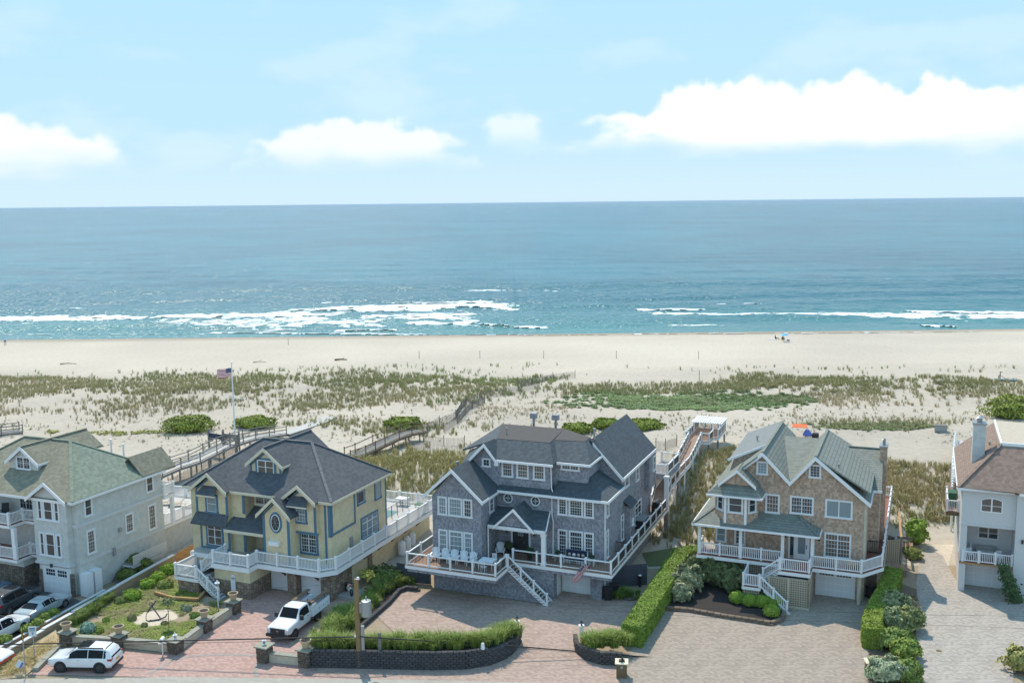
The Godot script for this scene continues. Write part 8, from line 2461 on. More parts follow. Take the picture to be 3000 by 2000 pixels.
	for q in [[0.9, "white chair at the left side of the recessed balcony"], [3.2, "white chair at the right side of the recessed balcony"]]:
		var c := simple_table("balcony_chair", q[1], "chair", by_house(W, Vector3(q[0], 2.6, -1.0)), TURN + 30, 0.55, 0.55, 0.4, "white_wood", "chairs in the recessed balcony")
		var bk := Shape.new()
		bk.bb(Vector3(-0.27, 0.4, -0.28), Vector3(0.27, 0.85, -0.24))
		obj("backrest", bk, "white_wood", c)
	var gb := thing("storage_bin", "green storage bin on the white house's narrow side balcony", "bin", by_house(W, Vector3(-0.55, 5.6, -6.6)), TURN)
	var gbs := Shape.new()
	gbs.bb(Vector3(-0.32, 0, -0.6), Vector3(0.32, 1.1, 0.6))
	obj("bin_body", gbs, "green_plastic", gb)
	var gbl := Shape.new()
	gbl.bb(Vector3(-0.35, 1.1, -0.63), Vector3(0.35, 1.18, 0.63))
	obj("lid", gbl, "green_plastic", gb)
	# rear deck table of the yellow house
	simple_table("dining_table", "white table at the back railing of the yellow house's pool deck", "table", by_house(Vector3(-16.16, 0, -81.81), Vector3(-1.9, 2.9, -17.6)), TURN, 1.2, 0.9, 0.74, "white_wood")
	var ki := thing("cabinet", "white cabinet with dark green top on the yellow house's pool deck", "cabinet", by_house(Vector3(-16.16, 0, -81.81), Vector3(1.0, 2.9, -15.9)), TURN)
	var ks := Shape.new()
	ks.bb(Vector3(-0.45, 0, -0.3), Vector3(0.45, 0.85, 0.3))
	obj("cabinet_body", ks, "white_wood", ki)
	var kt := Shape.new()
	kt.bb(Vector3(-0.5, 0.85, -0.35), Vector3(0.5, 0.9, 0.35))
	obj("worktop", kt, "green_plastic", ki)

# ---------------------------------------------------------------- dune walks, fences, beach
func walkway(label: String, p: Array, wide: float, m: String, rail_m: String, o := {}) -> Node3D:
	var h := thing("boardwalk", label, "boardwalk")
	var left := []; var right := []
	for i in p.size():
		var d: Vector3 = (p[mini(i + 1, p.size() - 1)] - p[maxi(i - 1, 0)])
		d.y = 0
		var n := d.normalized().cross(Vector3.UP)
		left.append(p[i] - n * wide / 2); right.append(p[i] + n * wide / 2)
	var under := Shape.new()
	var count := 0
	for i in p.size() - 1:
		var len: float = p[i].distance_to(p[i + 1])
		var n := maxi(2, roundi(len / 0.4))
		for k in n:
			var a := k / float(n); var b := (k + 0.95) / n
			var s := Shape.new()
			s.slab([left[i].lerp(left[i + 1], a), right[i].lerp(right[i + 1], a), right[i].lerp(right[i + 1], b), left[i].lerp(left[i + 1], b)], 0.05)
			obj("plank", s, m, h)
		for e in [left, right]:
			under.beam(e[i] - Vector3(0, 0.17, 0), e[i + 1] - Vector3(0, 0.17, 0), 0.09, 0.22)
		if o.get("legs", true):
			for k in maxi(1, int(len / 3.0)):
				for e in [left, right]:
					var q: Vector3 = e[i].lerp(e[i + 1], (k + 0.5) / maxi(1, int(len / 3.0)))
					var g := ground(q.x, q.z)
					if q.y - g > 0.35:
						under.bb(Vector3(q.x - 0.08, g - 0.3, q.z - 0.08), Vector3(q.x + 0.08, q.y - 0.06, q.z + 0.08))
	obj("joist", under, o.get("under", "grey_wood"), h)
	if o.get("rails", true):
		for e in [left, right]:
			var e2: Array = e
			railing(h, e2, 0.0, {"m": rail_m, "h": o.get("h", 1.0), "post": o.get("post", 0.11), "step": o.get("step", 2.2), "mid": o.get("mid", true), "balusters": o.get("sticks", false), "bm": o.get("bm", rail_m), "bw": 0.03, "gap": 0.2})
	return h

func sand_fence(label: String, p: Array):
	var h := thing("sand_fence", label, "fence", Vector3.ZERO, 0.0, "thin slatted sand fences")
	var s := Shape.new()
	var posts := []
	for i in p.size() - 1:
		var len: float = p[i].distance_to(p[i + 1])
		var n := int(len / 0.16)
		for k in n:
			var q: Vector3 = p[i].lerp(p[i + 1], k / float(n))
			q = on_land(q)
			var t := 1.05 + 0.12 * hash2(k, i)
			var lean := 0.05 * (hash2(k, i + 3) - 0.5)
			s.solid([q + Vector3(-0.02, 0.0, 0), q + Vector3(0.02, 0.0, 0), q + Vector3(0.02 + lean, t, 0), q + Vector3(-0.02 + lean, t, 0)], Vector3(0, 0, 0.012))
		for k in maxi(1, int(len / 3.2)) + 1:
			posts.append(on_land(p[i].lerp(p[i + 1], k / float(maxi(1, int(len / 3.2))))))
	obj("slat", s, "grey_wood", h).set_meta("kind", "stuff")
	for q in posts:
		var b := Shape.new()
		b.tube([q - Vector3(0, 0.2, 0), q + Vector3(0, 1.45, 0)], 0.05, 6)
		obj("post", b, "brown_wood", h)

func body_mesh(bones: Array, cell: float) -> Shape:
	# one skin over tapered limbs: surface nets over smoothly joined distances. bones: [a, b, radius at a, radius at b]
	var lo := Vector3.ONE * 1e9; var hi := -lo
	for b in bones:
		for e in [b[0], b[1]]:
			lo = lo.min(e - Vector3.ONE * (maxf(b[2], b[3]) + cell * 2)); hi = hi.max(e + Vector3.ONE * (maxf(b[2], b[3]) + cell * 2))
	var n := Vector3i(((hi - lo) / cell).ceil()) + Vector3i.ONE
	var f := PackedFloat32Array()
	f.resize(n.x * n.y * n.z)
	for z in n.z:
		for y in n.y:
			for x in n.x:
				var p := lo + Vector3(x, y, z) * cell
				var sum := 0.0
				for b in bones:
					var ab: Vector3 = b[1] - b[0]
					var t := clampf((p - b[0]).dot(ab) / maxf(ab.length_squared(), 1e-6), 0, 1)
					var d: float = (p - (b[0] + ab * t)).length() - lerpf(b[2], b[3], t)
					sum += exp(-d * 40.0)
				f[x + n.x * (y + n.y * z)] = -log(maxf(sum, 1e-30)) / 40.0
	var id := {}
	var verts := []
	var s := Shape.new()
	for z in n.z - 1:
		for y in n.y - 1:
			for x in n.x - 1:
				var c := Vector3.ZERO
				var k := 0
				for e in [[0,0,0,1,0,0],[0,1,0,1,1,0],[0,0,1,1,0,1],[0,1,1,1,1,1],[0,0,0,0,1,0],[1,0,0,1,1,0],[0,0,1,0,1,1],[1,0,1,1,1,1],[0,0,0,0,0,1],[1,0,0,1,0,1],[0,1,0,0,1,1],[1,1,0,1,1,1]]:
					var a := f[x + e[0] + n.x * (y + e[1] + n.y * (z + e[2]))]
					var b := f[x + e[3] + n.x * (y + e[4] + n.y * (z + e[5]))]
					if (a < 0) != (b < 0):
						var t := a / (a - b)
						c += Vector3(x, y, z) + Vector3(e[0], e[1], e[2]).lerp(Vector3(e[3], e[4], e[5]), t)
						k += 1
				if k:
					id[Vector3i(x, y, z)] = verts.size()
					verts.append(lo + c / k * cell)
	var nrm := []
	nrm.resize(verts.size()); nrm.fill(Vector3.ZERO)
	var quads := []
	for key in id:
		var q: Vector3i = key
		for ax in 3:
			var d := [Vector3i(1, 0, 0), Vector3i(0, 1, 0), Vector3i(0, 0, 1)]
			var a := f[q.x + n.x * (q.y + n.y * q.z)]
			var w: Vector3i = q + d[ax]
			if w.x >= n.x or w.y >= n.y or w.z >= n.z: continue
			var b := f[w.x + n.x * (w.y + n.y * w.z)]
			if (a < 0) == (b < 0): continue
			var u: Vector3i = d[(ax + 1) % 3]; var v: Vector3i = d[(ax + 2) % 3]
			var r := [q, q - u, q - u - v, q - v]
			if not (id.has(r[1]) and id.has(r[2]) and id.has(r[3])): continue
			var i4 := [id[r[0]], id[r[1]], id[r[2]], id[r[3]]]
			var nn: Vector3 = (verts[i4[1]] - verts[i4[0]]).cross(verts[i4[3]] - verts[i4[0]]).normalized()
			var outward := Vector3(d[ax]) * (1.0 if a < 0 else -1.0)
			if nn.dot(outward) < 0: nn = -nn
			for j in i4: nrm[j] += nn
			quads.append(i4)
	for i4 in quads:
		var a: Vector3 = nrm[i4[0]].normalized(); var b: Vector3 = nrm[i4[1]].normalized(); var c: Vector3 = nrm[i4[2]].normalized(); var d2: Vector3 = nrm[i4[3]].normalized()
		s.tri(verts[i4[0]], verts[i4[1]], verts[i4[2]], a, b, c, Vector2.ZERO, Vector2.ZERO, Vector2.ZERO)
		s.tri(verts[i4[0]], verts[i4[2]], verts[i4[3]], a, c, d2, Vector2.ZERO, Vector2.ZERO, Vector2.ZERO)
	return s

func make_people():
	# bending over at the water's edge of the frame
	var p := thing("person", "person in blue top and pale shorts bending over on the beach", "person", on_land(Vector3(-122.14, 0.39, -241.11)), 20.0)
	var v := Vector3(0, 0, 0)
	obj("body", body_mesh([[Vector3(-0.14, 0.06, 0.05), Vector3(-0.13, 0.48, 0.02), 0.05, 0.065], [Vector3(-0.13, 0.48, 0.02), Vector3(-0.1, 0.9, -0.05), 0.07, 0.1], [Vector3(0.16, 0.06, 0.08), Vector3(0.14, 0.48, 0.04), 0.05, 0.065], [Vector3(0.14, 0.48, 0.04), Vector3(0.1, 0.9, -0.05), 0.07, 0.1], [Vector3(-0.14, 0.04, 0.05), Vector3(-0.14, 0.04, 0.2), 0.045, 0.04], [Vector3(0.16, 0.04, 0.08), Vector3(0.17, 0.04, 0.23), 0.045, 0.04], [Vector3(0, 0.93, -0.06), Vector3(0.02, 1.08, 0.42), 0.15, 0.15], [Vector3(0.02, 1.08, 0.42), Vector3(0.03, 1.02, 0.6), 0.07, 0.06], [Vector3(0.03, 1.0, 0.68), Vector3(0.03, 0.94, 0.74), 0.1, 0.09], [Vector3(-0.17, 1.05, 0.4), Vector3(-0.22, 0.75, 0.45), 0.055, 0.045], [Vector3(-0.22, 0.75, 0.45), Vector3(-0.16, 0.48, 0.52), 0.042, 0.035], [Vector3(0.2, 1.05, 0.4), Vector3(0.26, 0.75, 0.45), 0.055, 0.045], [Vector3(0.26, 0.75, 0.45), Vector3(0.2, 0.48, 0.52), 0.042, 0.035]], 0.03), "skin", p)
	obj("shirt", body_mesh([[Vector3(0, 0.98, 0.02), Vector3(0.02, 1.09, 0.42), 0.165, 0.168], [Vector3(-0.17, 1.06, 0.4), Vector3(-0.21, 0.85, 0.44), 0.075, 0.07], [Vector3(0.2, 1.06, 0.4), Vector3(0.25, 0.85, 0.44), 0.075, 0.07]], 0.03), "sign_blue", p)
	obj("shorts", body_mesh([[Vector3(0, 0.92, -0.08), Vector3(0, 0.95, 0.0), 0.165, 0.165], [Vector3(-0.1, 0.88, -0.05), Vector3(-0.13, 0.55, 0.02), 0.115, 0.1], [Vector3(0.1, 0.88, -0.05), Vector3(0.14, 0.55, 0.04), 0.115, 0.1]], 0.03), "flag_white", p)
	obj("hair", body_mesh([[Vector3(0.03, 1.03, 0.68), Vector3(0.03, 0.98, 0.74), 0.108, 0.1]], 0.025), "brown_wood", p)
	# seated on a towel, leaning back
	var seated := [[Vector3(-0.1, 0.13, 0.0), Vector3(-0.16, 0.42, 0.42), 0.09, 0.065], [Vector3(-0.16, 0.42, 0.42), Vector3(-0.16, 0.06, 0.68), 0.06, 0.04], [Vector3(0.1, 0.13, 0.0), Vector3(0.16, 0.42, 0.42), 0.09, 0.065], [Vector3(0.16, 0.42, 0.42), Vector3(0.16, 0.06, 0.68), 0.06, 0.04], [Vector3(-0.16, 0.04, 0.68), Vector3(-0.16, 0.04, 0.84), 0.04, 0.035], [Vector3(0.16, 0.04, 0.68), Vector3(0.16, 0.04, 0.84), 0.04, 0.035], [Vector3(0, 0.15, 0.0), Vector3(0, 0.55, -0.14), 0.14, 0.15], [Vector3(0, 0.62, -0.14), Vector3(0, 0.74, -0.12), 0.06, 0.055], [Vector3(0, 0.82, -0.1), Vector3(0, 0.9, -0.1), 0.09, 0.085], [Vector3(-0.18, 0.58, -0.13), Vector3(-0.24, 0.32, 0.0), 0.05, 0.042], [Vector3(-0.24, 0.32, 0.0), Vector3(-0.16, 0.36, 0.26), 0.04, 0.033], [Vector3(0.18, 0.58, -0.13), Vector3(0.24, 0.32, 0.0), 0.05, 0.042], [Vector3(0.24, 0.32, 0.0), Vector3(0.16, 0.36, 0.26), 0.04, 0.033]]
	var spots := [[Vector3(61.93, 0.59, -234.62), 70.0, "seated person in dark clothes left of the blue umbrella", "dark_skin", "navy_cloth", 0.0], [Vector3(62.58, 0.7, -230.75), 10.0, "person in plum clothes sitting on a chair under the blue umbrella", "dark_skin", "plum_cloth", 0.32]]
	for q in spots:
		var h := thing("person", q[2], "person", on_land(q[0]) + Vector3(0, q[5], 0), q[1])
		obj("body", body_mesh(seated, 0.03), q[3], h)
		obj("shirt", body_mesh([[Vector3(0, 0.2, -0.02), Vector3(0, 0.55, -0.14), 0.155, 0.165], [Vector3(-0.18, 0.58, -0.13), Vector3(-0.21, 0.45, -0.07), 0.068, 0.06], [Vector3(0.18, 0.58, -0.13), Vector3(0.21, 0.45, -0.07), 0.068, 0.06]], 0.03), q[4], h)
		obj("shorts", body_mesh([[Vector3(-0.1, 0.14, 0.0), Vector3(-0.14, 0.33, 0.28), 0.105, 0.085], [Vector3(0.1, 0.14, 0.0), Vector3(0.14, 0.33, 0.28), 0.105, 0.085]], 0.03), q[4], h)
		obj("hair", body_mesh([[Vector3(0, 0.88, -0.13), Vector3(0, 0.93, -0.12), 0.1, 0.09]], 0.025), "black_plastic", h)
	var um := thing("beach_umbrella", "bright blue beach umbrella near the water's edge", "umbrella", on_land(Vector3(62.42, 0.75, -229.29)))
	var pl := Shape.new()
	pl.tube([Vector3(0, -0.3, 0), Vector3(0, 1.9, 0)], 0.025, 6)
	obj("pole", pl, "white_paint", um)
	for k in 8:
		var s := Shape.new()
		var a := TAU * k / 8; var b := TAU * (k + 1) / 8
		var rim := [Vector3(cos(a) * 0.95, 1.5, sin(a) * 0.95), Vector3(cos(b) * 0.95, 1.5, sin(b) * 0.95)]
		var mid := [Vector3(cos(a) * 0.55, 1.78, sin(a) * 0.55), Vector3(cos(b) * 0.55, 1.78, sin(b) * 0.55)]
		s.poly([rim[0], rim[1], mid[1], mid[0]]); s.poly([mid[0], mid[1], Vector3(0, 1.9, 0)])
		obj("panel", s, "umbrella_blue", um)
	var bc := thing("beach_chair", "low beach chair under the blue umbrella", "chair", on_land(Vector3(62.58, 0.7, -230.75)), 10.0)
	var cs := Shape.new()
	cs.bb(Vector3(-0.28, 0.28, -0.25), Vector3(0.28, 0.33, 0.3)); cs.solid([Vector3(-0.28, 0.33, -0.25), Vector3(0.28, 0.33, -0.25), Vector3(0.28, 0.85, -0.45), Vector3(-0.28, 0.85, -0.45)], Vector3(0, 0, -0.03))
	for sx in [-0.26, 0.26]: cs.tube([Vector3(sx, 0, 0.25), Vector3(sx, 0.3, -0.2), Vector3(sx, 0.0, -0.3)], 0.02, 5)
	obj("chair_body", cs, "sign_yellow", bc)
	var tw := thing("beach_towel", "pale blue towel spread left of the blue umbrella", "towel", on_land(Vector3(60.97, 0.6, -233.97)) + Vector3(0, 0.03, 0), 8.0)
	var ts := Shape.new()
	ts.bb(Vector3(-0.9, 0, -0.4), Vector3(0.9, 0.03, 0.4))
	obj("towel", ts, "sign_white", tw)
	var bg := thing("beach_bag", "grey bag on the sand right of the blue umbrella", "bag", on_land(Vector3(63.73, 0.71, -230.65)))
	var bs := Shape.new()
	bs.rings([[Vector3(-0.35, 0, -0.2), Vector3(0.35, 0, -0.2), Vector3(0.35, 0, 0.2), Vector3(-0.35, 0, 0.2)], [Vector3(-0.32, 0.3, -0.14), Vector3(0.3, 0.3, -0.14), Vector3(0.3, 0.3, 0.14), Vector3(-0.32, 0.3, 0.14)], [Vector3(-0.2, 0.42, -0.04), Vector3(0.2, 0.4, -0.04), Vector3(0.2, 0.4, 0.04), Vector3(-0.2, 0.42, 0.04)]])
	obj("bag_body", bs, "grey_metal", bg)

func make_beach():
	walkway("pale raised boardwalk with benches running from the grey house to the dunes", [Vector3(-40.64, 3.3, -108.55), Vector3(-39.61, 3.5, -109.24), Vector3(-38.4, 3.7, -111.8), Vector3(-36.81, 3.9, -113.6), Vector3(-35.83, 4.1, -116.44), Vector3(-35.05, 4.2, -119.29), Vector3(-34.14, 4.1, -121.88), Vector3(-33.35, 3.9, -124.78), Vector3(-32.31, 3.5, -127.75), Vector3(-30.87, 3, -131.18)], 1.9, "pale_deck", "grey_wood", {"under": "grey_wood", "step": 2.6})
	walkway("low plank path continuing from the pale boardwalk across the sand", [Vector3(-30.61, 2.85, -131.82), Vector3(-28.8, 2.8, -135.75), Vector3(-27.18, 2.8, -139.17), Vector3(-26.28, 2.8, -142.8)], 2.0, "pale_deck", "grey_wood", {"rails": false, "legs": false})
	walkway("dark weathered boardwalk with railings behind the yellow house", [Vector3(-20.05, 2.7, -119.05), Vector3(-18.59, 3, -119.94), Vector3(-16.74, 3.3, -123.09), Vector3(-15.27, 3.5, -125.7), Vector3(-13.88, 3.5, -128.39), Vector3(-12.05, 3.3, -130.76)], 1.9, "grey_wood", "brown_wood", {"under": "brown_wood", "step": 2.4, "mid": false})
	var B := Vector3(7.58, 0, -81.52)
	walkway("brown boardwalk with white railings climbing from the blue house to the dunes", [by_house(B, Vector3(0.3, 2.9, -17.4)), by_house(B, Vector3(0.0, 3.9, -20.5)), by_house(B, Vector3(-0.1, 4.0, -25)), by_house(B, Vector3(-0.1, 4.0, -30)), by_house(B, Vector3(-0.6, 4.05, -35.5)), by_house(B, Vector3(-1.15, 4.1, -41))], 1.5, "deck_wood", "white_paint", {"under": "white_wood", "post": 0.15, "mid": false, "sticks": true, "bm": "brown_wood"})
	var pf := thing("dune_platform", "raised white-railed platform with pergola at the boardwalk's seaward end", "platform", B, TURN)
	deck(pf, [[Vector2(-2.4, -41), Vector2(0.7, -41), Vector2(0.7, -43.5), Vector2(-2.4, -43.5)], [Vector2(-2.4, -43.501), Vector2(1.3, -43.501), Vector2(1.3, -48.5), Vector2(-2.4, -48.5)]], 4.1, 0.3, "deck_wood", "white_paint")
	railing(pf, [Vector3(-0.35, 0, -41.1), Vector3(0.6, 0, -41.1), Vector3(0.6, 0, -43.4)], 4.1, {"bm": "brown_wood"})
	railing(pf, [Vector3(-2.3, 0, -41.1), Vector3(-2.3, 0, -48.4), Vector3(1.2, 0, -48.4), Vector3(1.2, 0, -43.6)], 4.1, {"bm": "brown_wood", "step": 1.0})
	for q in [[-2.2, -41.2], [0.5, -41.2], [-2.2, -48.3], [1.1, -48.3], [1.1, -44]]:
		var s := Shape.new()
		s.bb(Vector3(q[0] - 0.09, 1.0, q[1] - 0.09), Vector3(q[0] + 0.09, 3.8, q[1] + 0.09))
		obj("pile", s, "grey_wood", pf)
	for x in [-2.2, 1.1]:
		for z in [-48.2, -45.6]:
			var s := Shape.new()
			s.bb(Vector3(x - 0.08, 4.1, z - 0.08), Vector3(x + 0.08, 5.4, z + 0.08))
			obj("pergola_post", s, "white_paint", pf)
	for z in [-48.2, -45.6]:
		var s := Shape.new()
		s.bb(Vector3(-2.5, 5.4, z - 0.06), Vector3(1.4, 5.55, z + 0.06))
		obj("pergola_beam", s, "white_paint", pf)
	for k in 13:
		var s := Shape.new()
		s.bb(Vector3(-2.4 + k * 0.3, 5.55, -48.8), Vector3(-2.2 + k * 0.3, 5.6, -44.8))
		obj("pergola_slat", s, "white_paint", pf)
	var W := Vector3(37.66, 0, -82.1)
	walkway("long white-railed boardwalk beside the white house's left wall", [by_house(W, Vector3(0.7, 5.0, -14.2)), by_house(W, Vector3(0.8, 4.6, -24)), by_house(W, Vector3(1.2, 4.0, -34)), by_house(W, Vector3(1.6, 3.2, -44))], 1.9, "pale_deck", "white_paint", {"under": "white_wood", "post": 0.16, "step": 1.9})
	var side_rail := thing("side_railing", "white post railing along the white house's left wall", "railing", W, TURN)
	railing(side_rail, [Vector3(-0.55, 0, -8.6), Vector3(-0.35, 0, -14.2)], 5.6, {"post": 0.16, "step": 1.0, "balusters": false, "mid": true})
	var sl := Shape.new()
	sl.bb(Vector3(-1.0, 5.3, -14.2), Vector3(-0.01, 5.6, -8.5))
	obj("ledge", sl, "brown_wood", side_rail)
	# benches on the pale boardwalk
	for q in [[Vector3(-36.43, 4.15, -121.78), 150.0, "navy_cloth", "navy high-backed bench on the pale boardwalk"], [Vector3(-34.68, 4.2, -120.67), -25.0, "grey_wood", "grey slatted bench beside the flagpole on the pale boardwalk"]]:
		var b := thing("bench", q[3], "bench", q[0], q[1])
		var s := Shape.new()
		s.bb(Vector3(-1.2, 0.42, -0.25), Vector3(1.2, 0.5, 0.25)); s.bb(Vector3(-1.15, 0, -0.2), Vector3(-1.0, 0.42, 0.2)); s.bb(Vector3(1.0, 0, -0.2), Vector3(1.15, 0.42, 0.2))
		obj("seat", s, "grey_wood", b)
		for k in 3:
			var sl2 := Shape.new()
			sl2.bb(Vector3(-1.2, 0.55 + k * 0.19, -0.32), Vector3(1.2, 0.72 + k * 0.19, -0.27))
			obj("back_slat", sl2, q[2], b)
		for sx in [-1.22, 1.22]:
			var ps := Shape.new()
			ps.bb(Vector3(sx - 0.09, -1.5, -0.4), Vector3(sx + 0.09, 1.6, -0.24))
			obj("post", ps, "grey_wood", b)
	# flagpole
	var fb := on_land(Vector3(-34.71, 2.49, -123.3))
	var fp := thing("flagpole", "tall white flagpole with yardarm flying a striped flag", "flagpole", fb)
	var top: float = 11.18
	var s := Shape.new()
	s.tube([Vector3(0, -0.5, 0), Vector3(0, top * 0.5, 0), Vector3(0, top, 0)], 0.13, 12, 0.06)
	s.ball(Vector3(0, top + 0.1, 0), Vector3.ONE * 0.13, 10)
	obj("pole", s, "white_wood", fp)
	var ya := Shape.new()
	ya.tube([Vector3(-1.25, top * 0.625, 0.1), Vector3(1.25, top * 0.605, 0.1)], 0.04, 6)
	obj("yardarm", ya, "white_wood", fp)
	flag_cloth(fp, func(u, v): return Vector3(-0.06 - u * 1.75, top - 0.55 - v * 1.1 - u * 0.22 + 0.05 * sin(u * 9.0), 0.10 * sin(u * 8.0 + v * 1.5)))
	# sand fences
	sand_fence("long sand fence along the near side of the sand path", [Vector3(-12.32, 2.49, -134.85), Vector3(-8.15, 2.49, -141.21), Vector3(-7.02, 2.5, -149.89), Vector3(-4.87, 2.49, -154.03), Vector3(1.4, 2.5, -160.44), Vector3(4.41, 2.5, -163.87)])
	sand_fence("sand fence along the far side of the sand path", [Vector3(-9.43, 2.5, -134.7), Vector3(-7.76, 2.5, -138.49), Vector3(-5.91, 2.49, -146.56), Vector3(-4.27, 2.5, -151.56)])
	sand_fence("sand fence at the seaward end of the sand path", [Vector3(0.76, 2.5, -164.08), Vector3(3.4, 2.49, -169.02), Vector3(7.11, 2.49, -174.52), Vector3(11.07, 2.49, -175.68)])
	sand_fence("upper of two sand fences left of the flat dark roof", [Vector3(-11.68, 2.49, -128.44), Vector3(-8.88, 2.5, -126.43), Vector3(-6.19, 2.49, -125.77)])
	sand_fence("lower of two sand fences left of the flat dark roof", [Vector3(-13.62, 2.5, -125.72), Vector3(-10.29, 2.49, -122.03), Vector3(-5.26, 2.49, -120.97)])
	sand_fence("sand fence right of the tall slate gable", [Vector3(17.83, 2.49, -123.04), Vector3(18.9, 2.5, -122.29), Vector3(20.58, 2.49, -124)])
	sand_fence("low fence line between the grey and yellow houses", [Vector3(-38.45, 1.84, -109.28), Vector3(-36.56, 2.42, -115.31), Vector3(-34.65, 2.5, -123.09)])
	# posts along the beach
	var pl := ["thin beach post above the middle of the yellow house", "thin beach post left of the sand path", "thin beach post above the flat dark roof", "thin beach post just left of the tall slate gable", "thin beach post with a small plate above the dark green dune patch", "thin beach post near the left shoreline", "thin beach post at the dune's edge above the dark green patch"]
	var first: Node3D = null
	var at := [Vector3(-19.12, 1.48, -205.27), Vector3(-6.6, 1.51, -204.16), Vector3(6.42, 1.55, -203.01), Vector3(21.07, 1.58, -201.75), Vector3(37.21, 1.66, -199.19), Vector3(-52.41, 0.6, -234.22), Vector3(32.41, 2.5, -172.55)]
	for k in at.size():
		if first == null: first = post_with("beach_post", pl[k], "post", on_land(at[k]), 1.6, 0.045, "brown_wood")
		else: again(first, on_land(at[k]), 0.0, pl[k])
		tag(get_child(get_child_count() - 1), "", "", "thin posts along the beach")
	var dw := thing("driftwood", "dark driftwood log on the beach above the yellow house", "log", on_land(Vector3(-34.94, 1.52, -203.81)), 5.0)
	var ds := Shape.new()
	ds.tube([Vector3(-1.3, 0.15, 0), Vector3(0, 0.25, 0.1), Vector3(1.2, 0.12, 0)], 0.2, 7, 0.1); ds.tube([Vector3(0.1, 0.25, 0.1), Vector3(0.7, 0.6, 0.2)], 0.07, 5, 0.03)
	obj("log", ds, "brown_wood", dw)
	var d2 := thing("driftwood", "bleached bare branch lying at the dune's edge near the flagpole", "branch", on_land(Vector3(-50.84, 1.61, -200.8)), -10.0)
	var d2s := Shape.new()
	d2s.tube([Vector3(-1.4, 0.1, 0), Vector3(0, 0.3, 0.1), Vector3(1.5, 0.15, 0)], 0.1, 6, 0.04); d2s.tube([Vector3(0, 0.3, 0.1), Vector3(0.5, 0.7, 0)], 0.05, 5, 0.02)
	obj("branch", d2s, "grey_wood", d2)
	var d3 := thing("driftwood", "dead branch on the beach at the far left dune edge", "branch", on_land(Vector3(-89.93, 1.58, -201.95)), 0.0)
	var d3s := Shape.new()
	d3s.tube([Vector3(-1.6, 0.1, 0), Vector3(0, 0.25, 0.1), Vector3(1.7, 0.1, 0)], 0.12, 6, 0.05)
	obj("branch", d3s, "brown_wood", d3)
	var bo := thing("kayak", "dark blue kayak lying in the beach grass at the frame's edge", "kayak", on_land(Vector3(81.86, 2.49, -164.88)), -25.0)
	var ks := Shape.new()
	var rr := []
	for e in [[-1.9, 0.03], [-1.4, 0.25], [-0.5, 0.38], [0.5, 0.38], [1.4, 0.25], [1.9, 0.03]]:
		var r := []
		for j in 10: r.append(Vector3(e[0], 0.35 + 0.1 * pow(absf(e[0]) / 1.9, 2.0) + sin(TAU * j / 10) * e[1] * 0.6, cos(TAU * j / 10) * e[1]))
		rr.append(r)
	ks.rings(rr)
	obj("hull", ks, "blue_trim", bo)
	var rk := thing("wooden_stand", "weathered wooden stand in the beach grass beside the blue kayak", "stand", on_land(Vector3(82.13, 2.49, -167.46)))
	var rs := Shape.new()
	rs.bb(Vector3(-0.06, 0, -0.06), Vector3(0.06, 1.5, 0.06)); rs.bb(Vector3(-0.4, 0, 0.2), Vector3(-0.28, 0.95, 0.32)); rs.bb(Vector3(-0.06, 1.42, -0.06), Vector3(0.4, 1.5, 0.061)); rs.beam(Vector3(0.0, 0.9, 0.0), Vector3(1.0, 0.2, 0.2), 0.08, 0.08)
	obj("frame", rs, "grey_wood", rk)
	var cr := thing("sun_canopy", "orange canopy on the sand behind the tan house's roof", "canopy", on_land(Vector3(37.49, 2.5, -129)), -15.0)
	var cs := Shape.new()
	cs.slab([Vector3(-0.95, 1.5, -0.7), Vector3(0.95, 1.5, -0.7), Vector3(0.95, 1.35, 0.7), Vector3(-0.95, 1.35, 0.7)], 0.05)
	obj("canopy_top", cs, "orange", cr)
	for sx in [-0.9, 0.9]:
		for sz in [-0.65, 0.65]:
			var l := Shape.new()
			l.tube([Vector3(sx, 0, sz), Vector3(sx, 1.4, sz)], 0.025, 5)
			obj("leg", l, "white_paint", cr)
	var ub := thing("folded_umbrella", "blue and white umbrella beside the orange canopy", "umbrella", on_land(Vector3(38.29, 2.5, -128.39)))
	var us := Shape.new()
	us.lathe(Vector3(0, 0.3, 0), [[0.55, 0.0], [0.6, 0.15], [0.3, 0.7], [0.0, 0.9]], 10); us.tube([Vector3(0, 0, 0), Vector3(0, 1.2, 0)], 0.03, 5)
	obj("umbrella_cloth", us, "sign_blue", ub)
	var br := thing("barrel", "dark barrel on the sand right of the blue umbrella behind the tan roof", "barrel", on_land(Vector3(39.28, 2.5, -128.14)))
	var bs2 := Shape.new()
	bs2.lathe(Vector3.ZERO, [[0.0, 0.0], [0.4, 0.0], [0.45, 0.4], [0.4, 0.75], [0.0, 0.75]], 14)
	obj("barrel_body", bs2, "black_plastic", br)
	var ub2 := thing("storage_box", "grey box standing on the sand beside the white boardwalk", "box", on_land(Vector3(56.11, 2.5, -129.5)), -20.0)
	var us2 := Shape.new()
	us2.bb(Vector3(-0.75, 0, -0.4), Vector3(0.75, 0.8, 0.4))
	obj("box_body", us2, "grey_metal", ub2)
	var us3 := Shape.new()
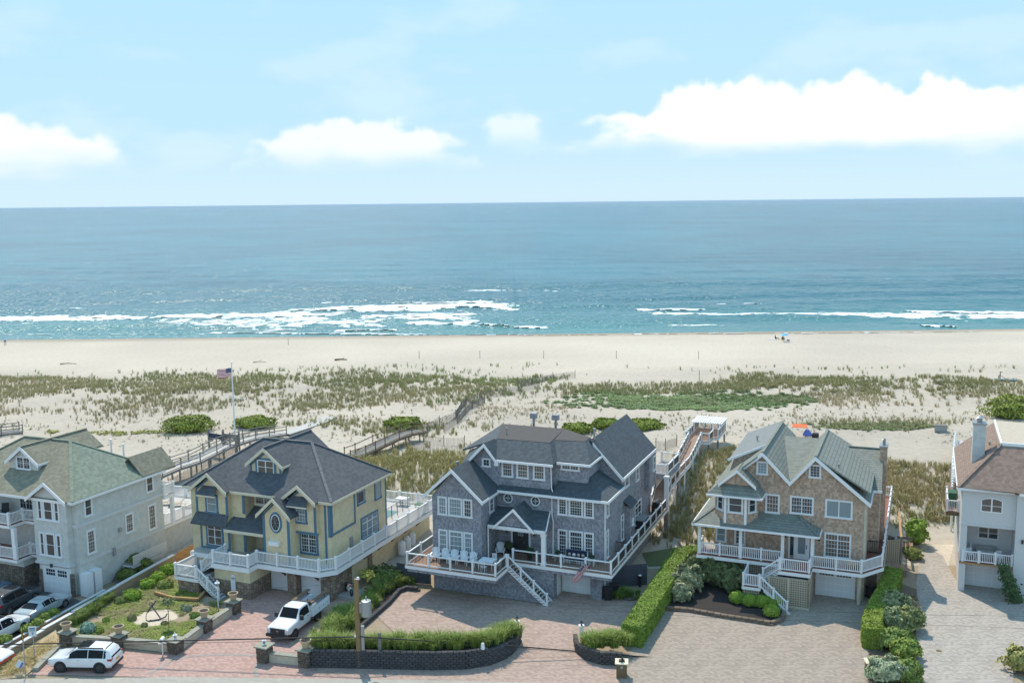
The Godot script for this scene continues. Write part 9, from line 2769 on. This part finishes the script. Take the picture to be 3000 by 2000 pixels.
	us3.bb(Vector3(-0.8, 0.8, -0.45), Vector3(0.8, 0.88, 0.45))
	obj("lid", us3, "grey_wood", ub2)
	walkway("grey boardwalk end with railing at the frame's left edge", [Vector3(-71.53, 3, -132.63), Vector3(-69.36, 2.9, -133.77), Vector3(-67.36, 2.8, -135.34)], 2.0, "grey_deck", "grey_wood", {"step": 2.0})

# ---------------------------------------------------------------- everything
func _ready():
	rng.seed = 17
	var cam := Camera3D.new()
	cam.name = "camera"
	add_child(cam)
	cam.fov = 37.34
	cam.near = 1.0
	cam.far = 90000.0
	cam.transform = Transform3D(Basis(Vector3(0.999941, -0.010720, 0.001472), Vector3(0.010821, 0.990642, -0.136053), Vector3(0.000000, 0.136061, 0.990700)), Vector3(0, 33, 0))
	cam.current = true
	var env := Environment.new()
	env.tonemap_mode = Environment.TONE_MAPPER_LINEAR
	env.tonemap_exposure = 1.25
	env.background_mode = Environment.BG_SKY
	var sky := Sky.new()
	var pano := PanoramaSkyMaterial.new()
	pano.panorama = make_sky()
	sky.sky_material = pano
	env.sky = sky
	env.background_energy_multiplier = 1.1
	env.fog_enabled = true
	env.fog_density = 0.00006
	env.fog_light_color = Color(0.80, 0.90, 0.97)
	env.sdfgi_enabled = true
	env.ssao_enabled = true
	env.ssil_enabled = true
	var we := WorldEnvironment.new()
	we.name = "world_environment"
	we.environment = env
	add_child(we)
	var sun := DirectionalLight3D.new()
	sun.name = "sun"
	add_child(sun)
	sun.light_energy = 1.1
	sun.light_color = Color(1.0, 0.955, 0.88)
	sun.light_angular_distance = 0.5
	sun.shadow_enabled = true
	var az := deg_to_rad(18.0)
	var el := deg_to_rad(55.0)
	sun.look_at_from_position(Vector3.ZERO, Vector3(sin(az) * cos(el), -sin(el), cos(az) * cos(el)), Vector3.UP)
	make_materials()
	make_land_and_sea()
	make_paving()
	pale_house()
	yellow_house()
	blue_house()
	tan_house()
	white_house()
	make_walls()
	make_vehicles()
	make_street()
	make_furniture()
	make_beach()
	make_people()
	make_dunes()
	make_gardens()
